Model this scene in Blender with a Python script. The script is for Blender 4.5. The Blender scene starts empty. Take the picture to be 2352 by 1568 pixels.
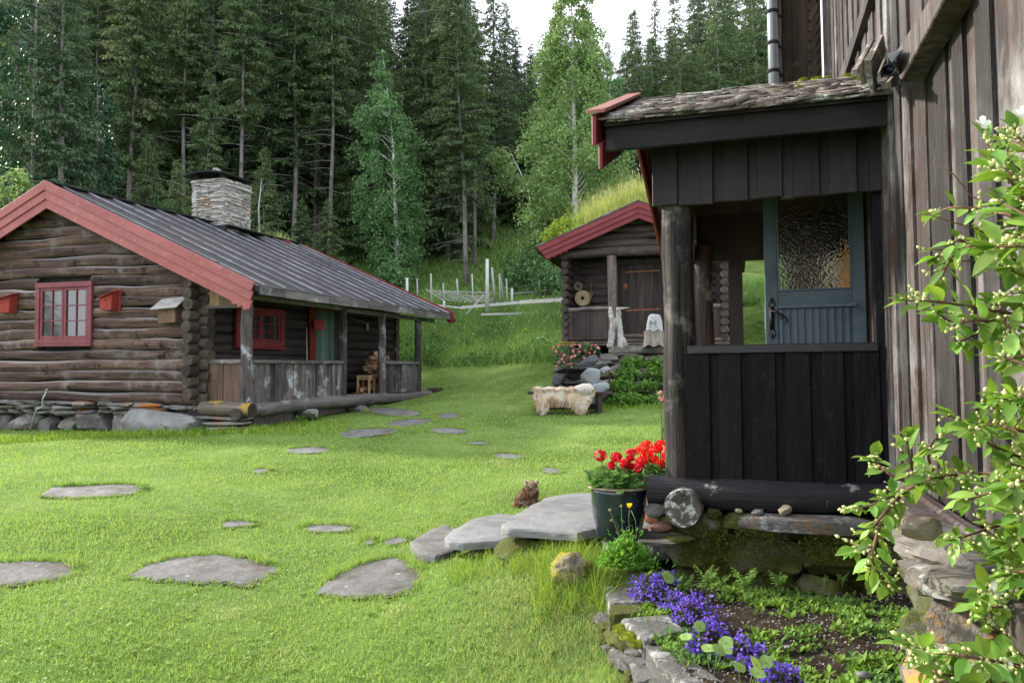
import bpy, bmesh, math, random
import numpy as np
from mathutils import Vector, Matrix, noise as mnoise
random.seed(7); rng = np.random.default_rng(11)
R = math.radians
scene = bpy.context.scene
COL = scene.collection
# ------------------------------------------------------------------ camera
FPX, HOR, EYE = 1898.0, 872.0, 1.6          # focal length and horizon row in 2352x1568 picture units
PITCH = math.atan((HOR-784)/FPX)
cam_d = bpy.data.cameras.new('camera'); cam = bpy.data.objects.new('camera', cam_d); COL.objects.link(cam)
cam.location = (0, 0, EYE); cam.rotation_euler = (math.pi/2+PITCH, 0, 0)
cam_d.sensor_width = 36; cam_d.lens = FPX/2352*36; cam_d.clip_end = 2000; cam_d.clip_start = .05
scene.camera = cam
# ------------------------------------------------------------------ world, sun, exposure
SUN_EL, SUN_AZ = R(27), R(-62)              # azimuth measured from +Y (view direction), negative = left
w = bpy.data.worlds.new('World'); scene.world = w; w.use_nodes = True
nt = w.node_tree; nt.nodes.clear()
sky = nt.nodes.new('ShaderNodeTexSky'); sky.sky_type = 'NISHITA'; sky.sun_disc = False
sky.sun_elevation = SUN_EL; sky.sun_rotation = SUN_AZ; sky.altitude = 600; sky.dust_density = 3.0; sky.air_density = 1.0
tc = nt.nodes.new('ShaderNodeTexCoord'); mp = nt.nodes.new('ShaderNodeMapping'); mp.inputs['Scale'].default_value = (1, 1, 3)
cn = nt.nodes.new('ShaderNodeTexNoise'); cn.inputs['Scale'].default_value = 2.2; cn.inputs['Detail'].default_value = 6
cr = nt.nodes.new('ShaderNodeMapRange'); cr.inputs['From Min'].default_value = .3; cr.inputs['From Max'].default_value = .62
cr.inputs['To Min'].default_value = .45; cr.inputs['To Max'].default_value = 1
mx = nt.nodes.new('ShaderNodeMix'); mx.data_type = 'RGBA'; mx.inputs[7].default_value = (9.0, 9.3, 10.0, 1)
bg = nt.nodes.new('ShaderNodeBackground'); bg.inputs['Strength'].default_value = .145
wo = nt.nodes.new('ShaderNodeOutputWorld')
L = nt.links.new
L(tc.outputs['Generated'], mp.inputs['Vector']); L(mp.outputs[0], cn.inputs['Vector']); L(cn.outputs[0], cr.inputs['Value'])
L(cr.outputs[0], mx.inputs[0]); L(sky.outputs[0], mx.inputs[6]); L(mx.outputs[2], bg.inputs['Color']); L(bg.outputs[0], wo.inputs[0])
sl = bpy.data.lights.new('sun', 'SUN'); sun = bpy.data.objects.new('sun', sl); COL.objects.link(sun)
sl.energy = 4.2; sl.angle = R(4); sl.color = (1, .93, .8)
sd = Vector((math.sin(SUN_AZ)*math.cos(SUN_EL), math.cos(SUN_AZ)*math.cos(SUN_EL), math.sin(SUN_EL)))
sun.rotation_euler = (-sd).to_track_quat('-Z', 'Y').to_euler(); sun.location = (-20, 5, 20)
scene.view_settings.view_transform = 'Standard'; scene.view_settings.look = 'None'
scene.view_settings.exposure = 0.9; scene.view_settings.gamma = 1
scene.render.engine = 'CYCLES'

# ------------------------------------------------------------------ picture -> world helpers
_F = Vector((0, math.cos(PITCH), math.sin(PITCH))); _U = Vector((0, -math.sin(PITCH), math.cos(PITCH)))
CAM = Vector((0, 0, EYE))
def ray(u, v):
    return Vector((1, 0, 0))*((u-1176)/FPX) + _F + _U*((784-v)/FPX)
def at(u, v, Y):
    d = ray(u, v); return CAM + d*(Y/d.y)
class Frame:
    def __init__(s, origin, th, tilt=0, roll=0):
        s.M = Matrix.Translation(origin) @ Matrix.Rotation(R(tilt), 4, 'X') @ Matrix.Rotation(R(roll), 4, 'Y') @ Matrix.Rotation(R(th), 4, 'Z')
        s.I = s.M.inverted()
    def hit(s, u, v, ax, val):
        o = s.I @ CAM; d = s.I.to_3x3() @ ray(u, v); t = (val-o[ax])/d[ax]; return o + d*t
    def w(s, p): return s.M @ Vector(p)
    def l(s, p): return s.I @ Vector(p)

# ------------------------------------------------------------------ object helpers
def setp(o, label=None, cat=None, group=None, kind=None):
    for k, v in (('label', label), ('category', cat), ('group', group), ('kind', kind)):
        if v is not None: o[k] = v
    return o
def empty(name, loc=(0, 0, 0), M=None, label=None, cat=None, group=None, rz=0):
    o = bpy.data.objects.new(name, None); COL.objects.link(o); o.empty_display_size = .2
    if M is not None: o.matrix_world = M
    else: o.location = loc; o.rotation_euler = (0, 0, rz)
    return setp(o, label, cat, group)
def link_mesh(name, me, mat, parent=None):
    o = bpy.data.objects.new(name, me); COL.objects.link(o)
    if mat: me.materials.append(mat)
    if parent: o.parent = parent
    return o
class MB:
    def __init__(s): s.v = []; s.f = []; s.a = []; s.M = None
    def add(s, vs, fs, var=None):
        b = len(s.v); var = random.random() if var is None else var
        for p in vs: s.v.append(tuple(s.M @ Vector(p)) if s.M else tuple(p)); s.a.append(var)
        for f in fs: s.f.append([i+b for i in f])
    def box(s, c, d, rot=None, var=None, jit=0):
        hx, hy, hz = d[0]/2, d[1]/2, d[2]/2; vs = []
        for x, y, z in ((-1,-1,-1),(1,-1,-1),(1,1,-1),(-1,1,-1),(-1,-1,1),(1,-1,1),(1,1,1),(-1,1,1)):
            p = Vector((x*hx+random.uniform(-jit, jit), y*hy+random.uniform(-jit, jit), z*hz+random.uniform(-jit, jit)))
            if rot is not None: p = rot @ p
            vs.append(p+Vector(c))
        s.add(vs, [(0,3,2,1),(4,5,6,7),(0,1,5,4),(1,2,6,5),(2,3,7,6),(3,0,4,7)], var)
    def bb(s, x0, x1, y0, y1, z0, z1, var=None, jit=0):
        s.box(((x0+x1)/2, (y0+y1)/2, (z0+z1)/2), (abs(x1-x0), abs(y1-y0), abs(z1-z0)), None, var, jit)
    def beam(s, p0, p1, w, h, up=(0, 0, 1), var=None, jit=0):
        p0 = Vector(p0); p1 = Vector(p1); y = (p1-p0); ln = y.length; y.normalize()
        x = y.cross(Vector(up)).normalized(); z = x.cross(y)
        rot = Matrix((x, y, z)).transposed()
        s.box((p0+p1)/2, (w, ln, h), rot, var, jit)
    def tube(s, pts, rad, n=8, var=None, cap=True, jit=0, squash=1, flat=1):
        pts = [Vector(p) for p in pts]; m = len(pts)
        if not hasattr(rad, '__len__'): rad = [rad]*m
        vs = []; fs = []; px = None
        for i, p in enumerate(pts):
            t = (pts[min(i+1, m-1)]-pts[max(i-1, 0)]).normalized()
            if px is None: px = t.cross(Vector((0, 0, 1)) if abs(t.z) < .9 else Vector((1, 0, 0))).normalized()
            px = (px - t*px.dot(t)).normalized(); py = t.cross(px)
            for k in range(n):
                a = 2*math.pi*k/n; r = rad[i]*(1+random.uniform(-jit, jit))
                vs.append(p+px*math.cos(a)*r*flat+py*math.sin(a)*r*squash)
        for i in range(m-1):
            for k in range(n):
                a = i*n+k; b = i*n+(k+1) % n; fs.append((a, b, b+n, a+n))
        if cap: fs.append(tuple(range(n-1, -1, -1))); fs.append(tuple(range((m-1)*n, m*n)))
        s.add(vs, fs, var)
    def log(s, p0, p1, r, n=12, var=None, wob=.012, seg=9, taper=1.0, flat=1):
        p0 = Vector(p0); p1 = Vector(p1); ph = random.uniform(0, 50)
        sg = max(3, int(seg)); pts = []; rr = []
        for i in range(sg+1):
            t = i/sg; p = p0.lerp(p1, t)
            pts.append(p+Vector((math.sin(ph+t*5)*.3, math.sin(ph*1.3+t*7)*.3, math.sin(ph*1.7+t*6+math.sin(t*13+ph))))*wob)
            rr.append(r*(1+.06*math.sin(ph+t*9)+random.uniform(-.03, .03))*(1+(taper-1)*t))
        s.tube(pts, rr, n, var, jit=.015, flat=flat)
    def prism(s, poly, z0, z1, var=None):
        n = len(poly); vs = [(p[0], p[1], z0) for p in poly]+[(p[0], p[1], z1) for p in poly]
        s.add(vs, [tuple(range(n-1, -1, -1)), tuple(range(n, 2*n))]+[(i, (i+1) % n, (i+1) % n+n, i+n) for i in range(n)], var)
    def slab(s, poly3, off, var=None):      # planar polygon of 3-D points, extruded by vector off
        n = len(poly3); o = Vector(off); vs = [Vector(p) for p in poly3]; vs += [p+o for p in vs]
        s.add(vs, [tuple(range(n-1, -1, -1)), tuple(range(n, 2*n))]+[(i, (i+1) % n, (i+1) % n+n, i+n) for i in range(n)], var)
    def lathe(s, prof, c=(0, 0, 0), n=32, var=None):
        vs = []; fs = []; m = len(prof)
        for r, z in prof:
            for k in range(n):
                a = 2*math.pi*k/n; vs.append((c[0]+r*math.cos(a), c[1]+r*math.sin(a), c[2]+z))
        for i in range(m-1):
            for k in range(n):
                a = i*n+k; b = i*n+(k+1) % n; fs.append((a, b, b+n, a+n))
        s.add(vs, fs, var)
    def rock(s, c, d, rot=None, rough=.12, clip=7, sub=3, var=None, sq=1.0):
        V, Fc = ico(sub); sd_ = random.uniform(0, 99); P = V.copy()
        if sq != 1: 
            e = np.sign(P)*np.abs(P)**sq; P = e/np.max(np.abs(e))
        for k in range(clip):
            nrm = rng.normal(size=3); nrm /= np.linalg.norm(nrm); h = rng.uniform(.62, .9)
            dd = P @ nrm - h; P = P - np.outer(np.maximum(dd, 0), nrm)
        out = []
        for p in P:
            q = Vector(p); nn = mnoise.noise(q*1.7+Vector((sd_, 0, 0)))+.5*mnoise.noise(q*4.5+Vector((0, sd_, 0)))+.25*mnoise.noise(q*11+Vector((0, sd_, 0)))
            q = q*(1+rough*nn); q = Vector((q.x*d[0]/2, q.y*d[1]/2, q.z*d[2]/2))
            if rot is not None: q = rot @ q
            out.append(q+Vector(c))
        s.add(out, [tuple(f) for f in Fc], var)
    def build(s, name, mat, parent=None, smooth=False, bevel=0):
        me = bpy.data.meshes.new(name); me.from_pydata(s.v, [], s.f)
        at_ = me.attributes.new('var', 'FLOAT', 'POINT'); at_.data.foreach_set('value', np.array(s.a, dtype=np.float32))
        me.update()
        if smooth: me.polygons.foreach_set('use_smooth', [True]*len(me.polygons))
        o = link_mesh(name, me, mat, parent)
        if smooth == 'auto':
            me.set_sharp_from_angle(angle=R(38))
        if bevel:
            m = o.modifiers.new('bevel', 'BEVEL'); m.width = bevel; m.segments = 1; m.limit_method = 'ANGLE'; m.angle_limit = R(50)
        return o
_ico = {}
def ico(sub):
    if sub not in _ico:
        bm = bmesh.new(); bmesh.ops.create_icosphere(bm, subdivisions=sub, radius=1)
        _ico[sub] = (np.array([v.co[:] for v in bm.verts]), [[v.index for v in f.verts] for f in bm.faces]); bm.free()
    return _ico[sub]
def rots(yaw, pitch, roll):                   # R = Rz(yaw) Rx(pitch) Ry(roll), arrays
    cy, sy, cp, sp, cr_, sr = np.cos(yaw), np.sin(yaw), np.cos(pitch), np.sin(pitch), np.cos(roll), np.sin(roll)
    z = np.zeros_like(cy); o = np.ones_like(cy)
    Rz = np.stack([cy, -sy, z, sy, cy, z, z, z, o], -1).reshape(-1, 3, 3)
    Rx = np.stack([o, z, z, z, cp, -sp, z, sp, cp], -1).reshape(-1, 3, 3)
    Ry = np.stack([cr_, z, sr, z, o, z, -sr, z, cr_], -1).reshape(-1, 3, 3)
    return Rz @ Rx @ Ry
def scatter(tv, tf, pos, rot, scl, var):
    tv = np.asarray(tv, float); tf = np.asarray(tf); n = len(pos); k = len(tv)
    scl = np.asarray(scl); 
    if scl.ndim == 1: scl = np.repeat(scl[:, None], 3, 1)
    V = np.einsum('nij,nkj->nki', rot, tv[None]*scl[:, None, :]) + pos[:, None, :]
    Fc = tf[None]+(np.arange(n)*k)[:, None, None]
    return V.reshape(-1, 3), Fc.reshape(-1, tf.shape[1]), np.repeat(var, k)
def np_mesh(name, parts, smooth=False):
    V = np.concatenate([p[0] for p in parts]); A = np.concatenate([p[2] for p in parts])
    me = bpy.data.meshes.new(name); me.vertices.add(len(V)); me.vertices.foreach_set('co', V.astype(np.float32).ravel())
    off = 0; LI = []; LS = []; cur = 0
    for p in parts:
        f = p[1]+off; off += len(p[0]); LI.append(f.ravel()); LS.append(np.arange(len(f))*f.shape[1]+cur); cur += f.size
    LI = np.concatenate(LI); LS = np.concatenate(LS)
    me.loops.add(len(LI)); me.loops.foreach_set('vertex_index', LI.astype(np.int32))
    me.polygons.add(len(LS)); me.polygons.foreach_set('loop_start', LS.astype(np.int32))
    a = me.attributes.new('var', 'FLOAT', 'POINT'); a.data.foreach_set('value', A.astype(np.float32))
    me.update(calc_edges=True)
    if smooth: me.polygons.foreach_set('use_smooth', [True]*len(me.polygons))
    return me
def np_obj(name, parts, mat, parent=None, smooth=False):
    return link_mesh(name, np_mesh(name, parts, smooth), mat, parent)

# ------------------------------------------------------------------ materials
MAT = {}
def mat(name, c1, c2, scale=3., stretch=(1, 1, 1), detail=6, rough=.8, bump=.3, bdist=.01, c3=None, c3s=2., c3t=(.55, .65), c4=None, c4s=8., c4t=(.6, .64),
        va=.25, trans=0, spec=.3, lo=.3, hi=.7, hue=None, metal=0, coord='Object', coat=0, tcol=None, topc=None, topr=(.25, .75), tops=3.):
    if name in MAT: return MAT[name]
    m = bpy.data.materials.new(name); m.use_nodes = True; MAT[name] = m; t = m.node_tree; N = t.nodes; l = t.links.new
    b = N['Principled BSDF']; out = N['Material Output']
    tc = N.new('ShaderNodeTexCoord'); mp = N.new('ShaderNodeMapping'); mp.inputs['Scale'].default_value = stretch; l(tc.outputs[coord], mp.inputs[0])
    n1 = N.new('ShaderNodeTexNoise'); n1.inputs['Scale'].default_value = scale; n1.inputs['Detail'].default_value = detail; n1.inputs['Roughness'].default_value = .65; l(mp.outputs[0], n1.inputs[0])
    at_ = N.new('ShaderNodeAttribute'); at_.attribute_name = 'var'
    sh = N.new('ShaderNodeVectorMath'); sh.operation = 'ADD'     # shift the grain from board to board
    cx = N.new('ShaderNodeCombineXYZ'); ml = N.new('ShaderNodeMath'); ml.operation = 'MULTIPLY'; ml.inputs[1].default_value = 37.0
    l(at_.outputs['Fac'], ml.inputs[0]); 
    for i in range(3): l(ml.outputs[0], cx.inputs[i])
    l(mp.outputs[0], sh.inputs[0]); l(cx.outputs[0], sh.inputs[1]); l(sh.outputs[0], n1.inputs[0])
    r1 = N.new('ShaderNodeMapRange'); r1.inputs[1].default_value = lo; r1.inputs[2].default_value = hi; l(n1.outputs[0], r1.inputs[0])
    m1 = N.new('ShaderNodeMix'); m1.data_type = 'RGBA'; m1.inputs[6].default_value = (*c1, 1); m1.inputs[7].default_value = (*c2, 1); l(r1.outputs[0], m1.inputs[0])
    col = m1.outputs[2]
    for cc, cs, ct, fine in ((c3, c3s, c3t, 0), (c4, c4s, c4t, 1)):
        if cc is None: continue
        n2 = N.new('ShaderNodeTexNoise'); n2.inputs['Scale'].default_value = cs; n2.inputs['Detail'].default_value = 8; n2.inputs['Roughness'].default_value = .7
        o2 = N.new('ShaderNodeVectorMath'); o2.operation = 'ADD'; o2.inputs[1].default_value = (3.3+fine*9, 1.7, 5.1); l(tc.outputs[coord], o2.inputs[0]); l(o2.outputs[0], n2.inputs[0])
        r2 = N.new('ShaderNodeMapRange'); r2.inputs[1].default_value = ct[0]; r2.inputs[2].default_value = ct[1]; l(n2.outputs[0], r2.inputs[0])
        m2 = N.new('ShaderNodeMix'); m2.data_type = 'RGBA'; m2.inputs[7].default_value = (*cc, 1); l(col, m2.inputs[6]); l(r2.outputs[0], m2.inputs[0]); col = m2.outputs[2]
    if topc is not None:      # extra colour mixed in on upward faces
        ge = N.new('ShaderNodeNewGeometry'); sx = N.new('ShaderNodeSeparateXYZ'); l(ge.outputs['Normal'], sx.inputs[0])
        n3 = N.new('ShaderNodeTexNoise'); n3.inputs['Scale'].default_value = tops; n3.inputs['Detail'].default_value = 8; l(sh.outputs[0], n3.inputs[0])
        mu = N.new('ShaderNodeMath'); mu.operation = 'MULTIPLY_ADD'; mu.inputs[1].default_value = 1.2; l(n3.outputs[0], mu.inputs[0]); su = N.new('ShaderNodeMath'); su.operation = 'SUBTRACT'; su.inputs[1].default_value = .6; l(sx.outputs[2], su.inputs[0]); l(su.outputs[0], mu.inputs[2])
        r3 = N.new('ShaderNodeMapRange'); r3.inputs[1].default_value = topr[0]; r3.inputs[2].default_value = topr[1]; l(mu.outputs[0], r3.inputs[0])
        m3 = N.new('ShaderNodeMix'); m3.data_type = 'RGBA'; m3.inputs[7].default_value = (*topc, 1); l(col, m3.inputs[6]); l(r3.outputs[0], m3.inputs[0]); col = m3.outputs[2]
    rv = N.new('ShaderNodeMapRange'); rv.inputs[3].default_value = 1-va; rv.inputs[4].default_value = 1+va; l(at_.outputs['Fac'], rv.inputs[0])
    hs = N.new('ShaderNodeHueSaturation'); l(rv.outputs[0], hs.inputs['Value']); l(col, hs.inputs['Color'])
    if hue:
        rh = N.new('ShaderNodeMapRange'); rh.inputs[3].default_value = .5-hue; rh.inputs[4].default_value = .5+hue
        fr = N.new('ShaderNodeMath'); fr.operation = 'FRACT'; m7 = N.new('ShaderNodeMath'); m7.operation = 'MULTIPLY'; m7.inputs[1].default_value = 7.3
        l(at_.outputs['Fac'], m7.inputs[0]); l(m7.outputs[0], fr.inputs[0]); l(fr.outputs[0], rh.inputs[0]); l(rh.outputs[0], hs.inputs['Hue'])
    col = hs.outputs[0]; l(col, b.inputs['Base Color'])
    b.inputs['Roughness'].default_value = rough; b.inputs['Specular IOR Level'].default_value = spec; b.inputs['Metallic'].default_value = metal
    if coat: b.inputs['Coat Weight'].default_value = coat; b.inputs['Coat Roughness'].default_value = .15
    if bump:
        bn = N.new('ShaderNodeTexNoise'); bn.inputs['Scale'].default_value = scale*3; bn.inputs['Detail'].default_value = 6; bn.inputs['Roughness'].default_value = .7; l(sh.outputs[0], bn.inputs[0])
        ad = N.new('ShaderNodeMath'); ad.operation = 'ADD'; l(bn.outputs[0], ad.inputs[0]); l(n1.outputs[0], ad.inputs[1])
        bp = N.new('ShaderNodeBump'); bp.inputs['Strength'].default_value = bump; bp.inputs['Distance'].default_value = bdist; l(ad.outputs[0], bp.inputs['Height']); l(bp.outputs[0], b.inputs['Normal'])
    if trans:
        tr = N.new('ShaderNodeBsdfTranslucent'); mg = N.new('ShaderNodeMixShader'); mg.inputs[0].default_value = trans
        if tcol: tr.inputs[0].default_value = (*tcol, 1)
        else:
            h2 = N.new('ShaderNodeHueSaturation'); h2.inputs['Hue'].default_value = .48; h2.inputs['Value'].default_value = 1.5; h2.inputs['Saturation'].default_value = 1.1; l(col, h2.inputs['Color']); l(h2.outputs[0], tr.inputs[0])
        l(b.outputs[0], mg.inputs[1]); l(tr.outputs[0], mg.inputs[2]); l(mg.outputs[0], out.inputs[0])
    return m
def wood(name, c1, c2, axis, **k):
    st = {'x': (.12, 1, 1), 'y': (1, .12, 1), 'z': (1, 1, .12)}[axis]
    kw = dict(scale=14, stretch=st, rough=.75, bump=.5, bdist=.012, va=.3); kw.update(k)
    return mat(name, c1, c2, **kw)
# ------------------------------------------------------------------ terrain: control heights, interpolated
CP = []
for u, v, Y in ((-300,1568,4.4),(0,1568,4.4),(600,1568,4.4),(1000,1568,4.4),(1300,1560,4.45),(1400,1500,4.6),(1560,1585,4.0),(460,1310,6.4),(50,1320,6.3),(840,1335,6.1),
    (980,1300,6.1),(1150,1290,5.75),(1300,1300,5.3),(1350,1420,4.9),(-300,1130,9),(200,1130,9.1),(750,1215,7.75),(600,1083,10.8),(710,1035,12.8),(840,995,14.9),(590,990,15.5),
    (60,1003,16.2),(-300,1005,17),(940,970,16.3),(1030,992,15),(1100,1017,13.8),(1160,1048,12.2),(1260,1080,10.6),(1120,1150,8.6),(1210,1172,8.4),(1300,1120,8.6),(1500,1100,8.6),(1300,955,18.0),(1520,945,18),
    (975,905,23.4),(1100,900,21.5),(980,858,27.5),(1130,852,25.5),(1270,836,23.2),(1400,830,22.5),(1500,820,22),(1650,800,24),
    (900,722,31.5),(1130,714,30.5),(1285,708,28.5),(1500,704,28.5),(1700,690,28),
    (880,690,35),(1100,680,35),(1300,670,34),(1700,650,34),(917,652,38),(1100,600,42),(1290,590,42),(1135,527,50),(1290,515,51),(1700,500,52),(900,480,58),(1300,470,60),(1700,460,62),
    (1200,400,75),(600,400,75),(1700,400,75),(1200,330,95),(300,330,95),(2200,330,95)):
    CP.append(tuple(at(u, v, Y)))
CP += [(0,0,-.25),(-8,0,-.2),(8,0,0),(0,-12,-.9),(-25,-12,-.9),(25,-12,-.5),(-12,8,.1),(-25,10,.2),(-9,20,.9),(-14,26,1.4),(-28,28,1.6),(-8,30,2.4),(-14,36,5.),(-30,40,6.5),(-30,60,14),
       (2.5,8,.5),(4,12,.7),(10,8,.6),(12,16,1.2),(14,24,2.5),(25,30,4),(30,45,9),(40,70,19),(-45,75,21),(0,130,37),(50,130,37),(-50,130,37),(-50,20,1.2),(-60,50,10),(60,10,1),(60,50,10),(3,5,.1),(2,3,.1),(4,1,.0),
       (1.8,18.2,.85),(3,19.5,1.1),(.50,4.95,.30),(.55,4.6,.21),(.66,4.1,.12),(9,20,2.0),(7.5,24,3.4),(9,28,5.0)]
CP = np.array(CP)
def _solve():
    P = CP[:, :2]; n = len(P); K = np.linalg.norm(P[:, None]-P[None], axis=2)
    K = K+np.eye(n)*-.15
    A = np.zeros((n+3, n+3)); A[:n, :n] = K; A[:n, n:] = np.c_[np.ones(n), P]; A[n:, :n] = A[:n, n:].T
    return np.linalg.solve(A, np.r_[CP[:, 2], 0, 0, 0])
_W = _solve()
def H(X, Y):
    X = np.atleast_1d(np.asarray(X, float)); Y = np.atleast_1d(np.asarray(Y, float)); o = np.zeros_like(X)
    P = CP[:, :2]
    for i in range(0, len(X), 20000):
        x = X[i:i+20000]; y = Y[i:i+20000]
        d = np.sqrt((x[:, None]-P[None, :, 0])**2+(y[:, None]-P[None, :, 1])**2)
        o[i:i+20000] = d @ _W[:-3] + _W[-3] + _W[-2]*x + _W[-1]*y
    o += .012*np.sin(X*1.9+1)*np.sin(Y*1.6)+.008*np.sin(X*4.1+Y*2.3)
    return o
def h(x, y): return float(H(x, y)[0])
def ghit(u, v, extra=0):
    d = ray(u, v); Y = np.concatenate([np.arange(2.5, 30, .05), np.arange(30, 120, .5)]); t = Y/d.y
    X = d.x*t; Z = EYE+d.z*t; g = H(X, Y)+extra; k = np.argmax(Z <= g)
    if Z[k] > g[k]: k = len(Y)-1
    return Vector((X[k], Y[k], g[k]))
def axis(segs):
    out = []
    for a, b, s in segs: out += list(np.arange(a, b, s))
    return np.array(out+[segs[-1][1]])
gx = axis([(-90,-16,4),(-16,-8,.5),(-8,8,.2),(8,16,.5),(16,90,4)]); gy = axis([(-60,0,4),(0,3,.5),(3,20,.2),(20,34,.3),(34,60,1),(60,140,4)])
GX, GY = np.meshgrid(gx, gy); GZ = H(GX.ravel(), GY.ravel())
nx, ny = len(gx), len(gy); ii, jj = np.meshgrid(np.arange(nx-1), np.arange(ny-1)); q = (jj*nx+ii).ravel()
ground_mat = mat('soil_and_turf', (.085,.135,.035), (.18,.25,.07), scale=.9, detail=9, c3=(.06,.10,.015), c3s=.35, c3t=(.45,.65), bump=.6, bdist=.02, va=0, rough=.95, spec=.05)
me = np_mesh('ground', [(np.c_[GX.ravel(), GY.ravel(), GZ], np.c_[q, q+1, q+1+nx, q+nx], np.full(nx*ny, .5))], True)
ground = link_mesh('ground', me, ground_mat); setp(ground, kind='structure')

# ------------------------------------------------------------------ stepping stones
def inpoly(x, y, poly):
    c = np.zeros(len(x), bool); n = len(poly)
    for i in range(n):
        x0, y0 = poly[i]; x1, y1 = poly[(i+1) % n]
        if y0 == y1: continue
        c ^= ((y0 > y) != (y1 > y)) & (x < (x1-x0)*(y-y0)/(y1-y0)+x0)
    return c
HOLES = []
flag_mat = mat('slate_flag', (.085,.083,.082), (.205,.20,.195), scale=5, stretch=(1,1,3), detail=9, c3=(.34,.35,.32), c3s=6, c3t=(.62,.68), c4=(.075,.06,.04), c4s=2.4, c4t=(.50,.64), bump=1, bdist=.02, rough=.75, va=.15)
def refine(poly, k=5, amp=.012):
    out = []; n = len(poly)
    for i in range(n):
        a, b = Vector(poly[i]), Vector(poly[(i+1) % n])
        for j in range(k):
            p = a.lerp(b, j/k); out.append((p.x+random.uniform(-amp, amp), p.y+random.uniform(-amp, amp)))
    return out
def smoothp(poly):
    out = []; n = len(poly)
    for i in range(n):
        a, b = Vector(poly[i]), Vector(poly[(i+1) % n]); out += [tuple(a.lerp(b, .22)), tuple(a.lerp(b, .78))]
    return out
def plane_top_mesh(mb, poly, zf, thick, var=None, edge=.012):
    """flat stone: outline poly (x,y) at heights zf(x,y), a worn rim, vertical sides"""
    n = len(poly); c = sum((Vector(p) for p in poly), Vector((0, 0)))/n
    rings = [(1, -thick), (1.0, -edge*1.5), (.985, -edge*.4), (.96, 0), (.7, .003), (.35, .002)]
    vs = []; fs = []
    for s, dz in rings:
        for p in poly:
            q = c+(Vector(p)-c)*s; vs.append((q.x, q.y, zf(q.x, q.y)+dz+(mnoise.noise(Vector((q.x*3, q.y*3, 1)))*.008 if s < .99 else 0)))
    vs.append((c.x, c.y, zf(c.x, c.y)))
    for r in range(len(rings)-1):
        for i in range(n):
            a = r*n+i; b = r*n+(i+1) % n; fs.append((a, b, b+n, a+n))
    k = (len(rings)-1)*n
    for i in range(n): fs.append((k+i, k+(i+1) % n, len(vs)-1))
    mb.add(vs, fs, var)
STONES = [
 ([(0,1297),(90,1294),(165,1300),(158,1325),(80,1343),(-60,1350),(-120,1330),(-60,1302)], 'grey flat stepping stone cut by the left picture edge in the lawn'),
 ([(280,1330),(370,1296),(470,1284),(560,1288),(605,1300),(640,1312),(590,1340),(560,1352),(500,1342),(390,1340)], 'widest grey stepping stone lying in the foreground lawn'),
 ([(728,1368),(760,1335),(840,1302),(900,1288),(945,1300),(960,1330),(935,1365),(860,1375),(780,1372)], 'lichen spotted stepping stone in the foreground just below the stone steps'),
 ([(100,1138),(125,1122),(200,1118),(290,1116),(330,1124),(290,1140),(200,1145),(130,1146)], 'long narrow stepping stone alone in the left lawn'),
 ([(700,1212),(800,1212),(806,1221),(740,1226),(708,1222)], 'small pale square stepping stone in the middle of the lawn'),
 ([(510,1203),(560,1200),(590,1208),(560,1214),(515,1216)], 'mostly overgrown stone sliver left of the small pale square stone'),
 ([(836,1243),(862,1240),(856,1254),(840,1254)], 'tiny half buried stone left of the rough doorstep stone'),
 ([(888,1246),(925,1238),(940,1246),(905,1256),(885,1256)], 'small half buried stone touching the rough doorstep stone'),
 ([(578,1084),(605,1077),(618,1080),(608,1088),(585,1088)], 'tiny stepping stone showing in the lawn below the porch'),
 ([(655,1036),(690,1031),(750,1030),(762,1036),(730,1043),(670,1043)], 'dark stepping stone in the lawn nearest the cabin porch corner'),
 ([(775,998),(810,990),(880,985),(915,988),(900,996),(850,1004),(800,1008)], 'large flagstone below the porch with a grassy rim'),
 ([(890,972),(930,965),(1000,963),(990,972),(930,980),(900,980)], 'flagstone second from the porch entrance'),
 ([(828,940),(870,935),(950,945),(965,953),(920,958),(860,950)], 'flat doorstep flagstone right at the porch entrance'),
 ([(985,988),(1020,984),(1065,988),(1075,994),(1040,998),(1000,995)], 'pale flagstone in the lawn right of the path to the porch'),
 ([(1000,955),(1040,950),(1062,956),(1040,962),(1010,962)], 'small flagstone farthest right near the porch'),
 ([(1070,1018),(1110,1016),(1128,1021),(1090,1023)], 'thin stepping stone sliver in the middle of the lawn path'),
 ([(1125,1044),(1160,1043),(1208,1050),(1190,1055),(1150,1055)], 'stepping stone third from the cat along the lawn path'),
 ([(1235,1076),(1270,1078),(1292,1086),(1275,1091),(1250,1086)], 'small stepping stone in the lawn just beyond the cat'),
]
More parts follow.
